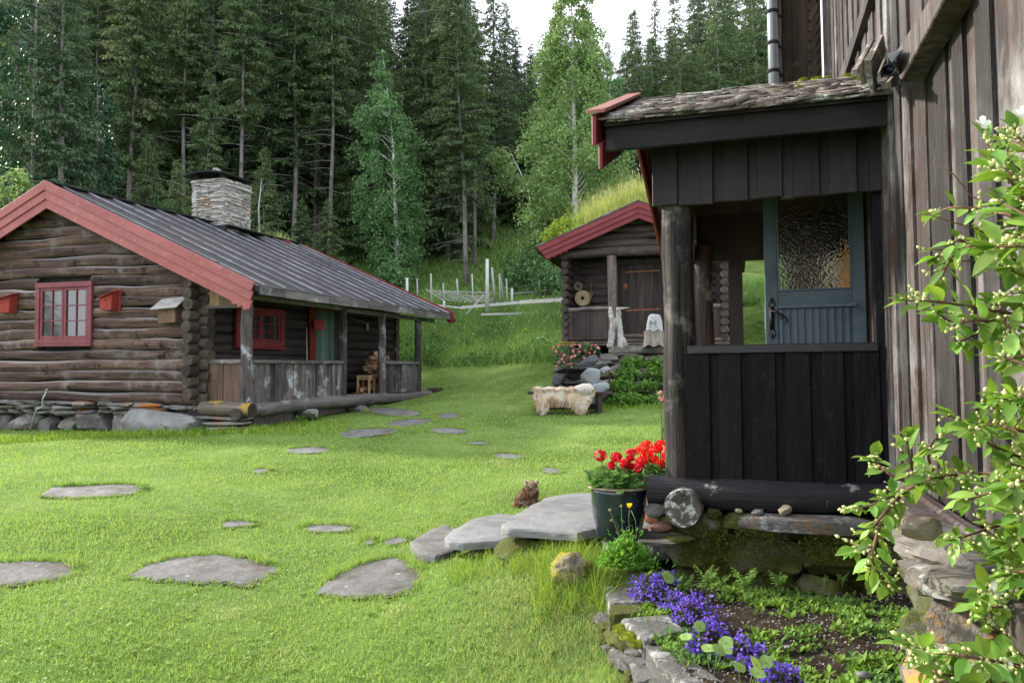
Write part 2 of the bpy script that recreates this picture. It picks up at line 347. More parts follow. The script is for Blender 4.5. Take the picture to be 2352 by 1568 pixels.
for pix, lab in STONES:
    pts = [ghit(*p) for p in pix]; c = sum(pts, Vector())/len(pts); pts = [c+(p-c)*1.07 for p in pts]; poly = smoothp([(p.x, p.y) for p in pts]); poly = refine(poly, 3, .030*min(1, (pts[0]-c).length/.5))
    A = np.c_[[p.x for p in pts], [p.y for p in pts], np.ones(len(pts))]; co = np.linalg.lstsq(A, np.array([p.z for p in pts]), rcond=None)[0]
    mb = MB(); c = sum(pts, Vector())/len(pts)
    plane_top_mesh(mb, [(p[0]-c.x, p[1]-c.y) for p in poly], lambda x, y: co[0]*(x+c.x)+co[1]*(y+c.y)+co[2]+.020-c.z, .12, random.random())
    o = mb.build('stepping_stone', flag_mat, smooth='auto'); o.location = c; setp(o, lab, 'stepping stone', 'stepping stones set in the lawn')
    ex_ = [(c.x+(q[0]-c.x)*1.05, c.y+(q[1]-c.y)*1.05) for q in refine(poly, 1, .03)]; mb = MB(); mb.add([(q[0]-c.x, q[1]-c.y, co[0]*q[0]+co[1]*q[1]+co[2]+.010-c.z) for q in ex_], [tuple(range(len(ex_)))], random.random())
    o = mb.build('soil_rim', mat('bare_soil_rim', (.05,.04,.028), (.20,.16,.09), scale=14, detail=8, bump=.8, bdist=.02, rough=1), None); o.location = c; setp(o, kind='structure')
    HOLES.append([(c.x+(q[0]-c.x)*1.0, c.y+(q[1]-c.y)*1.0) for q in poly])

# ------------------------------------------------------------------ frames of the three buildings
F1 = Frame(at(565, 925, 15.6), -19, 1.0)                     # log cabin, origin at the near porch post
F3 = Frame(at(2060, 1108, 5.0), -17.3, -1.2)                 # farmhouse, origin where the porch front meets the wall
F2 = Frame(at(1292, 783, 22.0), -15, 0.)                     # storehouse, origin at its near left corner

# ------------------------------------------------------------------ lawn grass (stuff)
BED_PIX = [(1380,1345),(1395,1400),(1440,1470),(1520,1560),(1560,1600),(2352,1600),(2352,1190),(1540,1190)]
BED = [(p.x, p.y) for p in (at(u, v, Y) for u, v, Y in ((1385,1345,5.05),(1400,1420,4.6),(1470,1520,3.95),(1560,1600,3.4)))] + [(1.0,2.6),(4,2.6),(6,12),(2.6,12),(1.2,8.2),(.95,5.6)]
def frustum_pts(n, y0, y1, power, dens=None):
    """random points inside the view, denser near the camera"""
    u_ = rng.random(n); a = 1-power; Y = (y0**a+u_*(y1**a-y0**a))**(1/a); X = (rng.random(n)*2-1)*(Y*.68+.6)
    return X, Y
def clear(X, Y, keepout=True):
    k = np.ones(len(X), bool)
    for hp in HOLES: 
        hp_ = np.array(hp); bx = (X > hp_[:,0].min()) & (X < hp_[:,0].max()) & (Y > hp_[:,1].min()) & (Y < hp_[:,1].max()); idx = np.where(bx & k)[0]
        if len(idx): k[idx[inpoly(X[idx], Y[idx], hp)]] = False
    return k
blade_v = [(-.5,0,0),(.5,0,0),(.35,.12,.55),(-.35,.12,.55),(0,.42,1.0)]
blade_f = [(0,1,2,3),(3,2,4,4)]
blade_t = [(0,1,2),(0,2,3),(3,2,4)]
clov_v = [(0,0,0),(.45,.1,.1),(.55,.5,.16),(.2,.75,.1),(-.2,.75,.1),(-.55,.5,.16),(-.45,.1,.1)]
clov_t = [(0,1,2),(0,2,3),(0,3,4),(0,4,5),(0,5,6)]
grass_mat = mat('lawn_blades', (.16,.285,.065), (.31,.45,.12), scale=.6, detail=8, lo=.36, hi=.62, c3=(.46,.47,.22), c3s=1.7, c3t=(.55,.75), c4=(.14,.24,.07), c4s=3.2, c4t=(.56,.68), bump=0, va=.24, trans=.35, rough=.6, spec=.2, hue=.012)
parts = []
n = 480000; X, Y = frustum_pts(n, 3.3, 30, 1.45); k = clear(X, Y) & ~inpoly(X, Y, BED)
LF1 = np.array([[*F1.w((.35,-.2,0))[:2]], [*F1.w((.35,8.3,0))[:2]], [*F1.w((-9,8.3,0))[:2]], [*F1.w((-9,-.1,0))[:2]]]); k &= ~inpoly(X, Y, LF1)
X = X[k]; Y = Y[k]; Z = H(X, Y); n = len(X)
wd = np.interp(Y, [3, 8, 16, 30], [.0042, .007, .013, .022]); hg = np.interp(Y, [3, 8, 30], [.024, .029, .045])*rng.uniform(.4, 1.6, n)
patch = .5+.5*np.sin(X*1.3+2*np.sin(Y*.9))*np.sin(Y*1.1+1.5*np.sin(X*.7)); hg *= .75+.5*patch
rough_zone = np.clip((X-(-.1))*1.6, 0, 1)*np.clip((5.75-Y)*2.2, 0, 1); hg *= 1+1.5*rough_zone*rng.random(n)
Rm = rots(rng.uniform(0, 6.28, n), rng.normal(0, .38, n), rng.normal(0, .38, n))
var = np.clip(rng.normal(.5, .22, n), 0, 1)
parts.append(scatter(blade_v, blade_t, np.c_[X, Y, Z-.003], Rm, np.c_[wd, hg, hg], var))
n = 90000; X, Y = frustum_pts(n, 3.3, 22, 1.6); k = clear(X, Y) & ~inpoly(X, Y, BED) & ~inpoly(X, Y, LF1); X = X[k]; Y = Y[k]
k = (np.sin(X*2.1+1.3*np.sin(Y*1.7))+np.sin(Y*2.6+X))*.5+rng.normal(0, .4, len(X)) > .15; X = X[k]; Y = Y[k]; n = len(X)
sc = np.interp(Y, [3, 8, 22], [.009, .012, .022])*rng.uniform(.6, 1.4, n)
clov_parts = [(scatter(clov_v, clov_t, np.c_[X, Y, H(X, Y)+rng.uniform(.012, .035, n)], rots(rng.uniform(0, 6.28, n), rng.normal(0, .5, n), rng.normal(0, .5, n)), sc, np.clip(rng.normal(.5, .2, n), 0, 1)))]
o = np_obj('lawn_clover', clov_parts, mat('clover_leaves', (.085,.20,.05), (.17,.33,.09), scale=2, bump=0, va=.35, trans=.3, rough=.5)); setp(o, 'darker patches of clover growing through the mown lawn', 'clover', kind='stuff')
# fringe of blades leaning over the stone edges
EX = []; FAR = []
for hp in HOLES:
    hp = np.array(hp); nx_ = np.roll(hp, -1, 0); ln_ = np.linalg.norm(nx_-hp, axis=1); c_ = hp.mean(0)
    m_ = int(ln_.sum()*np.interp(c_[1], [4, 18], [700, 160])); i_ = rng.choice(len(hp), m_, p=ln_/ln_.sum()); t_ = rng.random(m_)[:, None]; q_ = hp[i_]*(1-t_)+nx_[i_]*t_
    d_ = q_-c_; d_ /= np.linalg.norm(d_, axis=1)[:, None]; EX.append(q_+d_*rng.normal(.008, .02, m_)[:, None]); FAR.append(np.where(d_[:, 1] > .25, 1.7, .85))
    m2 = m_; q2 = q_[d_[:, 1] > .3]; d2 = d_[d_[:, 1] > .3]; EX.append(q2+d2*rng.normal(.02, .025, len(q2))[:, None]); FAR.append(np.full(len(q2), 1.7))
EX = np.concatenate(EX); FAR = np.concatenate(FAR); n = len(EX); wd = np.interp(EX[:, 1], [3, 8, 16, 30], [.0042, .007, .013, .022]); far_ = rng.random(n) < .0; hg = rng.uniform(.025, .06, n)*FAR
parts.append(scatter(blade_v, blade_t, np.c_[EX, H(EX[:, 0], EX[:, 1])-.003], rots(rng.uniform(0, 6.28, n), rng.normal(0, .5, n), rng.normal(0, .5, n)), np.c_[wd, hg, hg], np.clip(rng.normal(.4, .25, n), 0, 1)))
# a few broad weed rosettes
n = 2600; X, Y = frustum_pts(n, 3.4, 14, 1.6); k = clear(X, Y) & ~inpoly(X, Y, BED); X = X[k]; Y = Y[k]; n = len(X)
for j in range(5): parts.append(scatter([(0,0,0),(.2,.45,.1),(0,1,.06),(-.2,.45,.1)], [(0,1,2),(0,2,3)], np.c_[X, Y, H(X, Y)+.012], rots(j*1.25+rng.uniform(0, .8, n), rng.uniform(.1, .6, n), rng.normal(0, .2, n)), rng.uniform(.018, .042, n), np.clip(rng.normal(.3, .2, n), 0, 1)))
o = np_obj('lawn_grass', parts, grass_mat); setp(o, 'short mown lawn grass with clover around the stepping stones', 'grass', kind='stuff')
# dry and long grass on the little mound below the steps
dry_mat = mat('dry_grass', (.26,.32,.10), (.48,.47,.22), scale=3, bump=0, va=.4, trans=.3, rough=.7, spec=.1)
long_mat = mat('long_grass', (.14,.26,.03), (.3,.42,.08), scale=1.2, bump=0, va=.45, trans=.35, rough=.6, spec=.15, hue=.012)
n = 15000; X = rng.uniform(-.35, .95, n); Y = rng.uniform(3.8, 5.75, n); k = ~inpoly(X, Y, BED) & (rng.random(n) < np.clip((X+.35)*1.3, .1, 1)*np.clip(Y-3.7, .25, 1.2)); X = X[k]; Y = Y[k]; n = len(X)
hg = rng.uniform(.025, .085, n)
parts = [scatter(blade_v, blade_t, np.c_[X, Y, H(X, Y)], rots(rng.uniform(0, 6.28, n), rng.normal(.25, .6, n), rng.normal(0, .5, n)), np.c_[np.full(n, .0035), hg, hg], rng.random(n))]
o = np_obj('dry_grass', parts, dry_mat); setp(o, 'patchy yellowish dry grass on the mound in front of the stone steps', 'grass', kind='stuff')

# ------------------------------------------------------------------ tall meadow grass on the bank and beyond (stuff)
meadow_mat = mat('meadow_blades', (.10,.22,.06), (.25,.38,.11), scale=.5, detail=5, lo=.35, hi=.65, bump=0, va=.4, trans=.3, rough=.6, spec=.2, hue=.012, c3=(.38,.38,.17), c3s=.5, c3t=(.58,.75))
n = 185000; X = rng.uniform(-7.5, 10.5, n); Y = rng.uniform(22.5, 33, n); foot = np.interp(X, [-8, -2.8, -.3, 1.15, 2.3, 6, 12], [29, 27.8, 25.6, 23.6, 22.6, 22.6, 22])
LF2 = [tuple(F2.w(p)[:2]) for p in ((-.3,-.2,0),(5.3,-.2,0),(5.3,6,0),(-.3,6,0))]
k = (Y > foot+rng.normal(0, .12, n)) & ~inpoly(X, Y, LF2); X = X[k]; Y = Y[k]; foot = foot[k]; n = len(X); Z = H(X, Y)
hg = rng.uniform(.22, .5, n)*np.interp(Y-foot, [0, .4, 3, 6], [.8, 1.15, 1, .75]); dr = rng.normal(-.2, .35, n)
parts = [scatter(blade_v, blade_t, np.c_[X, Y, Z-.02], rots(rng.uniform(0, 6.28, n), dr, rng.normal(0, .3, n)), np.c_[rng.uniform(.012, .03, n), hg, hg], np.clip(rng.normal(.5, .25, n)+.1*np.sin(X*3), 0, 1))]
n = 60000; X = rng.uniform(-9, 9, n); Y = rng.uniform(31, 52, n); Z = H(X, Y)
hg = rng.uniform(.12, .35, n); parts.append(scatter(blade_v, blade_t, np.c_[X, Y, Z-.02], rots(rng.uniform(0, 6.28, n), rng.normal(0, .4, n), rng.normal(0, .4, n)), np.c_[rng.uniform(.03, .07, n), hg, hg], np.clip(rng.normal(.4, .25, n), 0, 1)))
o = np_obj('meadow_grass', parts, meadow_mat); setp(o, 'tall unmown green meadow grass on the bank below the rail fence', 'grass', kind='stuff')
n = 30000; X = rng.uniform(-7, 2.5, n); Y = rng.uniform(22.6, 31, n); foot = np.interp(X, [-8, -2.8, -.3, 1.15, 2.3, 6, 12], [29, 27.8, 25.6, 23.6, 22.6, 22.6, 22]); nz_ = np.array([mnoise.noise(Vector((a*.9, b*.9, 2))) for a, b in zip(X, Y)])
k = (Y > foot-.05) & (Y < foot+1.4+2.2*np.clip(nz_, 0, 1)) & (nz_ > -.15) & ~inpoly(X, Y, LF2); X = X[k]; Y = Y[k]; n = len(X)
o = np_obj('bank_herbs', [scatter([(0,0,0),(.4,.45,.06),(0,1,-.05),(-.4,.45,.06)], [(0,1,2),(0,2,3)], np.c_[X, Y, H(X, Y)+rng.uniform(.05, .5, n)*(.7+.6*np.clip(nz_[k], 0, 1))], rots(rng.uniform(0, 6.3, n), rng.normal(-.1, .6, n), rng.normal(0, .5, n)), rng.uniform(.05, .12, n), rng.random(n))], mat('herb_leaves', (.05,.13,.04), (.11,.22,.06), scale=1, bump=0, va=.45, trans=.2)); setp(o, 'darker leafy herbs and nettles at the foot of the grass bank', 'herbs', kind='stuff')
# flower heads in the meadow
disc_v = [(math.cos(a)*.5, math.sin(a)*.5, .05*math.sin(3*a)) for a in np.linspace(0, 2*math.pi, 7)[:-1]]+[(0, 0, .12)]
disc_t = [(i, (i+1) % 6, 6) for i in range(6)]
for nm, colr, cnt, sz, lab in (('white_meadow_flowers', (.62,.64,.58), 900, .034, 'white umbel flowers scattered through the tall grass bank'), ('yellow_meadow_flowers', (.75,.55,.03), 260, .045, 'yellow flowers scattered through the tall grass bank')):
    X = rng.uniform(-6, 4.5, cnt*2); Y = rng.uniform(24, 34, cnt*2); foot = np.interp(X, [-8, -2.8, -.3, 1.15, 2.3, 12], [29, 27.8, 25.6, 23.6, 22.6, 25])
    k = (Y > foot+1.3) & (rng.random(len(X)) < .35+.5*(np.sin(X*1.7)*np.sin(Y*.9+1) > .1)); X = X[k]; Y = Y[k]; n = len(X)
    fl = [scatter(disc_v, disc_t, np.c_[X+rng.normal(0, .06, n)*(j > 0), Y, H(X, Y)+rng.uniform(.35, .55, n)], rots(rng.uniform(0, 6, n), rng.normal(.4, .3, n), rng.normal(0, .3, n)), rng.uniform(.6, 1.3, n)*sz, rng.random(n)) for j in range(2)]
    o = np_obj(nm, fl, mat(nm, colr, colr, bump=0, va=.15, trans=.2)); setp(o, lab, 'flowers', kind='stuff')
# ------------------------------------------------------------------ wood, paint, stone materials
log_x = wood('dark_log_along_x', (.018,.013,.012), (.20,.122,.096), 'x', scale=13, lo=.34, hi=.70, c3=(.24,.21,.20), c3s=2.2, c3t=(.54,.72), c4=(.012,.009,.009), c4s=4, c4t=(.55,.66), va=.4, bump=1.0, bdist=.03, stretch=(.07,1,1), topc=(.30,.275,.265), topr=(.50,.85), tops=5)
log_y = wood('dark_log_along_y', (.012,.010,.011), (.05,.038,.035), 'y', scale=9, va=.3)
end_grain = mat('log_end', (.022,.018,.016), (.085,.065,.055), scale=9, bump=.5, va=.4, c3=(.2,.19,.17), c3s=7, c3t=(.62,.72))
grey_z = wood('weathered_board_upright', (.022,.019,.020), (.135,.115,.11), 'z', scale=11, lo=.35, hi=.7, c3=(.33,.35,.38), c3s=2.6, c3t=(.54,.68), va=.55)
grey_x = wood('weathered_beam_along_x', (.05,.042,.038), (.23,.20,.185), 'x', scale=11, c3=(.38,.38,.38), c3s=4, c3t=(.56,.72), va=.3)
grey_y = wood('weathered_beam_along_y', (.045,.04,.038), (.19,.175,.17), 'y', scale=11, c3=(.34,.36,.37), c3s=2.5, c3t=(.55,.72), va=.3)
dark_z = wood('dark_board_upright', (.02,.016,.015), (.075,.055,.048), 'z', scale=11, va=.3)
lichen_x = wood('lichen_log', (.05,.04,.032), (.19,.16,.13), 'x', scale=9, c3=(.36,.22,.03), c3s=2.6, c3t=(.53,.62), va=.2)
red_paint = mat('pink_red_paint', (.25,.058,.055), (.38,.11,.10), scale=2.2, stretch=(.4,1,1), c3=(.30,.05,.038), c3s=1.1, c3t=(.5,.72), c4=(.44,.19,.17), c4s=7, c4t=(.56,.72), bump=.4, rough=.45, spec=.5, va=.08)
red_deep = mat('deep_red_paint', (.13,.014,.017), (.20,.026,.028), scale=5, bump=.15, rough=.5, va=.12)
felt = mat('roofing_felt', (.009,.0095,.012), (.020,.020,.024), scale=2, stretch=(.3,1,1), detail=9, c3=(.036,.027,.026), c3s=.5, c3t=(.45,.7), bump=.5, bdist=.008, rough=.75, va=.1)
batten_m = mat('bleached_batten', (.13,.13,.145), (.34,.35,.385), scale=6, stretch=(.2,1,1), bump=.3, va=.25, c3=(.05,.05,.055), c3s=3, c3t=(.58,.68))
glass = mat('dark_window_glass', (.012,.014,.018), (.02,.022,.026), bump=.05, bdist=.003, scale=1.2, rough=.03, spec=1.0, va=0, metal=.0, coat=1.0)
stone_m = mat('foundation_stone', (.09,.086,.082), (.24,.23,.215), scale=3, detail=10, c3=(.33,.125,.03), c3s=1.3, c3t=(.56,.63), c4=(.28,.275,.26), c4s=6, c4t=(.58,.68), bump=.8, bdist=.03, va=.35, rough=.9)
pale_stone = mat('pale_boulder', (.12,.12,.115), (.27,.27,.265), scale=2.6, detail=10, c3=(.10,.10,.07), c3s=4, c3t=(.60,.68), bump=.8, bdist=.03, va=.1, rough=.9)
schist = mat('chimney_schist', (.16,.15,.135), (.55,.54,.50), scale=6, stretch=(1,1,2.5), detail=9, c3=(.38,.16,.04), c3s=3.6, c3t=(.57,.63), c4=(.06,.06,.055), c4s=9, c4t=(.60,.68), bump=.8, bdist=.02, va=.4, rough=.9)
steel = mat('galvanised_steel', (.30,.34,.35), (.5,.54,.55), bump=0, rough=.35, metal=.7, va=0)
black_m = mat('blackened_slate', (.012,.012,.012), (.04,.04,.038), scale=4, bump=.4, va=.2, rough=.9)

# ------------------------------------------------------------------ log cabin
cabin = empty('log_cabin', M=F1.M, label='dark log cabin with black felt roof, pink red bargeboards and open porch on the left', cat='log cabin')
XS = F1.hit(455, 850, 1, 0).x                       # plane of the recessed side wall
YB = -.42                                           # plane of the bargeboards
apex = F1.hit(105, 418, 1, YB); ev = F1.hit(584, 652, 1, YB)
XR, ZR, XE, ZE = apex.x, apex.z, ev.x, ev.z
SL = (ZR-ZE)/(XE-XR); YRF = F1.hit(708, 549, 0, XR).y; YEF = F1.hit(1022, 712, 0, XE).y; YF = (YRF+YEF)/2
CH = -2  # left eave mirrors the right one
XL = XR-(XE-XR)
print('cabin', XS, apex, ev, YRF, YEF)
def rz(x): return ZR-abs(x-XR)*SL                   # roof top height
WY = YF-.5                                          # far wall
ND = Vector((SL, 0, 1)).normalized()                # right slope normal
zt = .07
# walls of logs
zb = F1.hit(300, 925, 1, 0).z; LH = .212
mb = MB(); back = MB(); ends = MB(); ends2 = MB(); ends3 = MB(); side = MB(); side2 = MB(); k = 0; z = zb+LH/2; WX0 = 2*XR-XS
wL, wR = F1.hit(84, 720, 1, -.05).x, F1.hit(213, 720, 1, -.05).x; wT, wB = F1.hit(150, 648, 1, -.05).z, F1.hit(150, 792, 1, -.05).z
while z < ZR-.35:
    hw = (ZR-.30-z)/SL; x0, x1 = max(WX0-.22, XR-hw), min(XS+.24, XR+hw); r = LH/2*random.uniform(1.0, 1.14); v = random.random()
    runs = [(x0, x1)] if (z > wT+.12 or z < wB-.1) else [(x0, wL+.04), (wR-.04, x1)]
    for a, b in runs:
        c = (a+b)/2; sg = max(3, int((b-a)*2)); mb.log((a, 0, z), (b, 0, z), r*.985, 14, v, .024, max(4, int((b-a)*3)), flat=.85)
    back.log((x0+.1, WY, z), (x1-.1, WY, z), r, 8, v, .01, 6)
    if z < rz(XS)-.35:
        zz = z+LH/2
        for xx, vis in ((XS, 1), (WX0, 0)):
            (side if vis else side2).log((xx, -.26, zz), (xx, WY+.2, zz), LH/2*1.08, 12, random.random(), .014, 14, flat=.7)
            if vis: ends.tube([(xx+random.uniform(-.02, .02), -.30-random.uniform(0, .05), zz), (xx, -.1, zz)], [LH*.50*random.uniform(.95, 1.12), LH*.58], 14, jit=.03)
        ends2.tube([(XS+.05, 0, z), (XS+.27+random.uniform(0, .05), 0, z)], [LH*.56, LH*.52], 14, jit=.03)
    z += LH; k += 1
mb.build('gable_wall', log_x, cabin, smooth='auto'); side.build('side_wall', log_y, cabin, smooth='auto'); side2.build('side_wall', log_y, cabin, smooth='auto'); back.build('rear_wall', log_x, cabin, smooth='auto'); ends2.build('corner_log_ends', end_grain, cabin, smooth='auto'); ends.build('corner_log_ends', end_grain, cabin, smooth='auto')
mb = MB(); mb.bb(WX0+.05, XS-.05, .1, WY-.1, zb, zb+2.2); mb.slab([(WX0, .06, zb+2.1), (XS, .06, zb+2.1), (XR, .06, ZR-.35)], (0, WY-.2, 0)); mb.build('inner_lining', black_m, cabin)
# roof
roof = MB(); up = .04
for sgn in (1, -1):
    xe = XE if sgn > 0 else XL
    roof.slab([(XR, YB+.04, ZR-.02), (xe, YB+.04, ZE-.02), (xe, YF, ZE-.02), (XR, YF, ZR-.02)], (0, 0, -.11))
ro = roof.build('roof', felt, cabin)
nb = 14; ys = np.linspace(YB+.35, YF-.14, nb)
for i, y in enumerate(ys):
    b = MB()
    cuts = np.linspace(0, 1, 5)+np.array([0, *rng.uniform(-.05, .05, 3), 0])
    for j in range(4):
        p0 = Vector((XR, y, ZR)).lerp(Vector((XE+.0, y, ZE)), cuts[j]); p1 = Vector((XR, y, ZR)).lerp(Vector((XE, y, ZE)), cuts[j+1]-.004)
        dy = random.uniform(-.012, .012); b.beam(p0+Vector((0, dy, .005)), p1+Vector((0, dy, .005)), .03, .03, up=(0, 0, 1), var=random.random())
    b.build('batten', batten_m, ro)
b = MB(); b.beam((XR, YB+.1, ZR+.005), (XR, YF, ZR+.005), .22, .03, var=.3); b.build('ridge_cap', felt, ro)
# soffit boards + eave fascia
so = MB(); n = 16
for i in range(n):
    y0 = YB+.1+(YF-YB-.2)*i/n; so.slab([(XE-.04, y0, ZE-.15), (XR, y0, ZR-.15), (XR, y0+.4, ZR-.15), (XE-.04, y0+.4, ZE-.15)], (0, 0, -.02))
so.build('soffit', dark_z, cabin)
fa = MB(); ylist = np.linspace(YB+.15, YF-.05, 12)
for a, b_ in zip(ylist[:-1], ylist[1:]): fa.box((XE-.015+random.uniform(-.006, .006), (a+b_)/2, ZE-.105+random.uniform(-.01, .01)), (.045, b_-a-.006, .15), jit=.006)
fa.build('eave_board', grey_y, cabin)
# bargeboards: three overlapping boards each side
bT = (F1.hit(105, 420, 1, YB).z-F1.hit(105, 482, 1, YB).z)
for nm, sgn in (('bargeboard', 1), ('bargeboard', -1)):
    xe = XE+.02 if sgn > 0 else XL-.02; g = MB()
    for j in range(3):
        o0 = -j*bT/3+.03; o1 = -(j+1)*bT/3-.01+.03; y = YB+.035*j*.8
        dxe = (-.04*j if sgn > 0 else .04*j)
        g.slab([(XR, y, ZR+o0), (xe+dxe, y, ZE+o0-dxe*SL*sgn), (xe+dxe-.07*sgn, y, ZE+o1+.07*SL-dxe*SL*sgn), (XR, y, ZR+o1)], (0, -.035, 0), var=.35+.25*j*(sgn > 0))
    if sgn > 0:      # carved scallops at the foot
        for j, (du, dz) in enumerate(((.15, .0), (.30, .0), (.42, .0))):
            xx = xe-.10-du*.9; zz = ZE-(xx-xe)*SL-bT-.0+.03
            g.tube([(xx, YB+.02, zz), (xx, YB+.055, zz)], .055, 12, var=.8)
    g.build(nm, red_paint, cabin, bevel=.006)
b = MB(); b.slab([(XR, YF+.02, ZR+.04), (XE+.06, YF+.02, ZE+.04), (XE+.06, YF+.02, ZE-.22), (XR, YF+.02, ZR-.2)], (0, .035, 0)); b.tube([(XE-.02, YF-.04, ZE-.16), (XE-.02, YF+.12, ZE-.16)], .11, 14); b.build('rear_bargeboard', red_deep, cabin)

# windows
def window(parent, fr, plane, u0, u1, v0, v1, axis, off, nm, paint, npx=2, npy=3, sashes=2, fw=.09, trim=.11, name='window'):
    """axis 1: in a y-plane (x across); axis 0: in an x-plane (y across)"""
    c = (u0+u1)/2; cv = (v0+v1)/2
    if axis == 1: a0, a1 = fr.hit(u0, cv, 1, plane).x, fr.hit(u1, cv, 1, plane).x
    else: a0, a1 = fr.hit(u0, cv, 0, plane).y, fr.hit(u1, cv, 0, plane).y
    z1, z0 = fr.hit(c, v0, axis, plane).z, fr.hit(c, v1, axis, plane).z
    s = -1 if axis == 1 else 1
    def B(m, p0, p1, q0, q1, d0, d1, var=.5):
        if axis == 1: m.bb(p0, p1, plane+s*d0, plane+s*d1, q0, q1, var)
        else: m.bb(plane+s*d0, plane+s*d1, p0, p1, q0, q1, var)
    f = MB(); t = trim
    B(f, a0, a0+t, z0, z1-t, -.03, .045); B(f, a1-t, a1, z0, z1-t, -.03, .045); B(f, a0-.01, a1+.01, z1-t, z1, -.03, .055); B(f, a0+t, a1-t, z0, z0+t, -.03, .042); B(f, a0-.02, a1+.02, z0-.05, z0, -.03, .07)
    W = f.build(name, paint, parent, bevel=.008)
    ia0, ia1, iz0, iz1 = a0+t, a1-t, z0+t, z1-t; sw = (ia1-ia0)/sashes
    for i in range(sashes):
        m = MB(); x0, x1 = ia0+sw*i+.006, ia0+sw*(i+1)-.006; f_ = fw*.62
        B(m, x0, x0+f_, iz0, iz1, -.03, .02); B(m, x1-f_, x1, iz0, iz1, -.03, .02); B(m, x0+f_, x1-f_, iz0, iz0+f_, -.03, .019); B(m, x0+f_, x1-f_, iz1-f_, iz1, -.03, .019)
        for j in range(1, npx): xx = x0+f_+(x1-x0-2*f_)*j/npx; B(m, xx-.011, xx+.011, iz0+f_, iz1-f_, -.02, .012)
        for j in range(1, npy): zz = iz0+f_+(iz1-iz0-2*f_)*j/npy; B(m, x0+f_, x1-f_, zz-.011, zz+.011, -.018, .010)
        m.build('sash', paint, W, bevel=.004)
        g = MB(); B(g, x0+f_*.5, x1-f_*.5, iz0+f_*.5, iz1-f_*.5, -.022, -.012); g.build('pane', glass, W)
    return W
frame_paint = mat('window_red_paint', (.15,.034,.043), (.23,.068,.078), scale=4, bump=.1, rough=.45, va=.1)
window(cabin, F1, -.10, 84, 213, 648, 790, 1, 0, '', frame_paint)
window(cabin, F1, XS+.13, 541, 650, 706, 796, 0, 0, '', red_deep, name='window')

# chimney
YC = F1.hit(482, 505, 0, XR).y; cf = F1.hit(443, 480, 1, YC); cr_ = F1.hit(514, 480, 1, YC); CW = cr_.x-cf.x
CX = (cf.x+cr_.x)/2; zt0 = ZR-.30; zt1 = F1.hit(480, 415, 1, YC).z; CD = F1.hit(574, 470, 0, cr_.x).y-YC
ch = MB(); z = zt0
while z < zt1:
    t = random.uniform(.022, .05); fl = .035 if z > zt1-.18 else 0
    for (x0, y0, x1, y1) in ((0, 0, 1, 0), (1, 0, 1, 1), (1, 1, 0, 1), (0, 1, 0, 0)):
        n = random.choice((3, 4, 5)); cuts = sorted([0, 1]+[random.uniform(.1, .9) for _ in range(n-1)])
        for a, b_ in zip(cuts[:-1], cuts[1:]):
            pa = Vector((cf.x+CW*(x0+(x1-x0)*a), YC+CD*(y0+(y1-y0)*a), z+t/2)); pb = Vector((cf.x+CW*(x0+(x1-x0)*b_), YC+CD*(y0+(y1-y0)*b_), z+t/2))
            nrm = Vector((y1-y0, -(x1-x0), 0)); o = nrm*(random.uniform(-.03, .022)+fl)
            d = (pb-pa); ext = d.normalized()*random.uniform(-.005, .03)
            ch.beam(pa+o-nrm*.06-ext, pb+o-nrm*.06+ext, .14, t*random.uniform(.75, .98), jit=.008)
    z += t
ch.bb(cf.x+.08, cr_.x-.08, YC+.08, YC+CD-.08, zt0, zt1-.02)
chim = ch.build('chimney', schist, cabin)
for fx in (.08, .92):
    for fy in (.08, .92): m = MB(); m.bb(cf.x+CW*fx-.07, cf.x+CW*fx+.07, YC+CD*fy-.07, YC+CD*fy+.07, zt1-.01, zt1+.16, jit=.01); m.build('cap_support', black_m, chim)
m = MB(); c0 = cf.x-.20; c1 = cr_.x+.14; d0 = YC-.20; d1 = YC+CD+.12; rt = 5
rows = []
for i in range(rt+1):
    for j in range(rt+1):
        x = c0+(c1-c0)*i/rt; y = d0+(d1-d0)*j/rt; rows.append((x+random.uniform(-.02, .02), y+random.uniform(-.02, .02), zt1+.15+.13*(1-abs(2*i/rt-1))**.8*(1-.3*abs(2*j/rt-1))))
fs = [(i*(rt+1)+j, (i+1)*(rt+1)+j, (i+1)*(rt+1)+j+1, i*(rt+1)+j+1) for i in range(rt) for j in range(rt)]
m.add(rows, fs, .4); o = m.build('cap_slab', black_m, chim); sm = o.modifiers.new('s', 'SOLIDIFY'); sm.thickness = .035
m = MB(); m.rock((CX-.02, YC+CD*.3, zt1+.33), (.26, .24, .16)); m.build('cap_stone', pale_stone, chim, smooth='auto')
m = MB(); m.beam((cr_.x+.0, YC-.05, rz(cr_.x)+.07), (cr_.x+.14, YC+CD+.35, rz(cr_.x+.1)+.06), .5, .035); m.bb(cf.x-.05, cr_.x+.1, YC-.09, YC-.0, rz(cr_.x)-.05, rz(cr_.x)+.06); m.build('flashing_slab', black_m, chim)

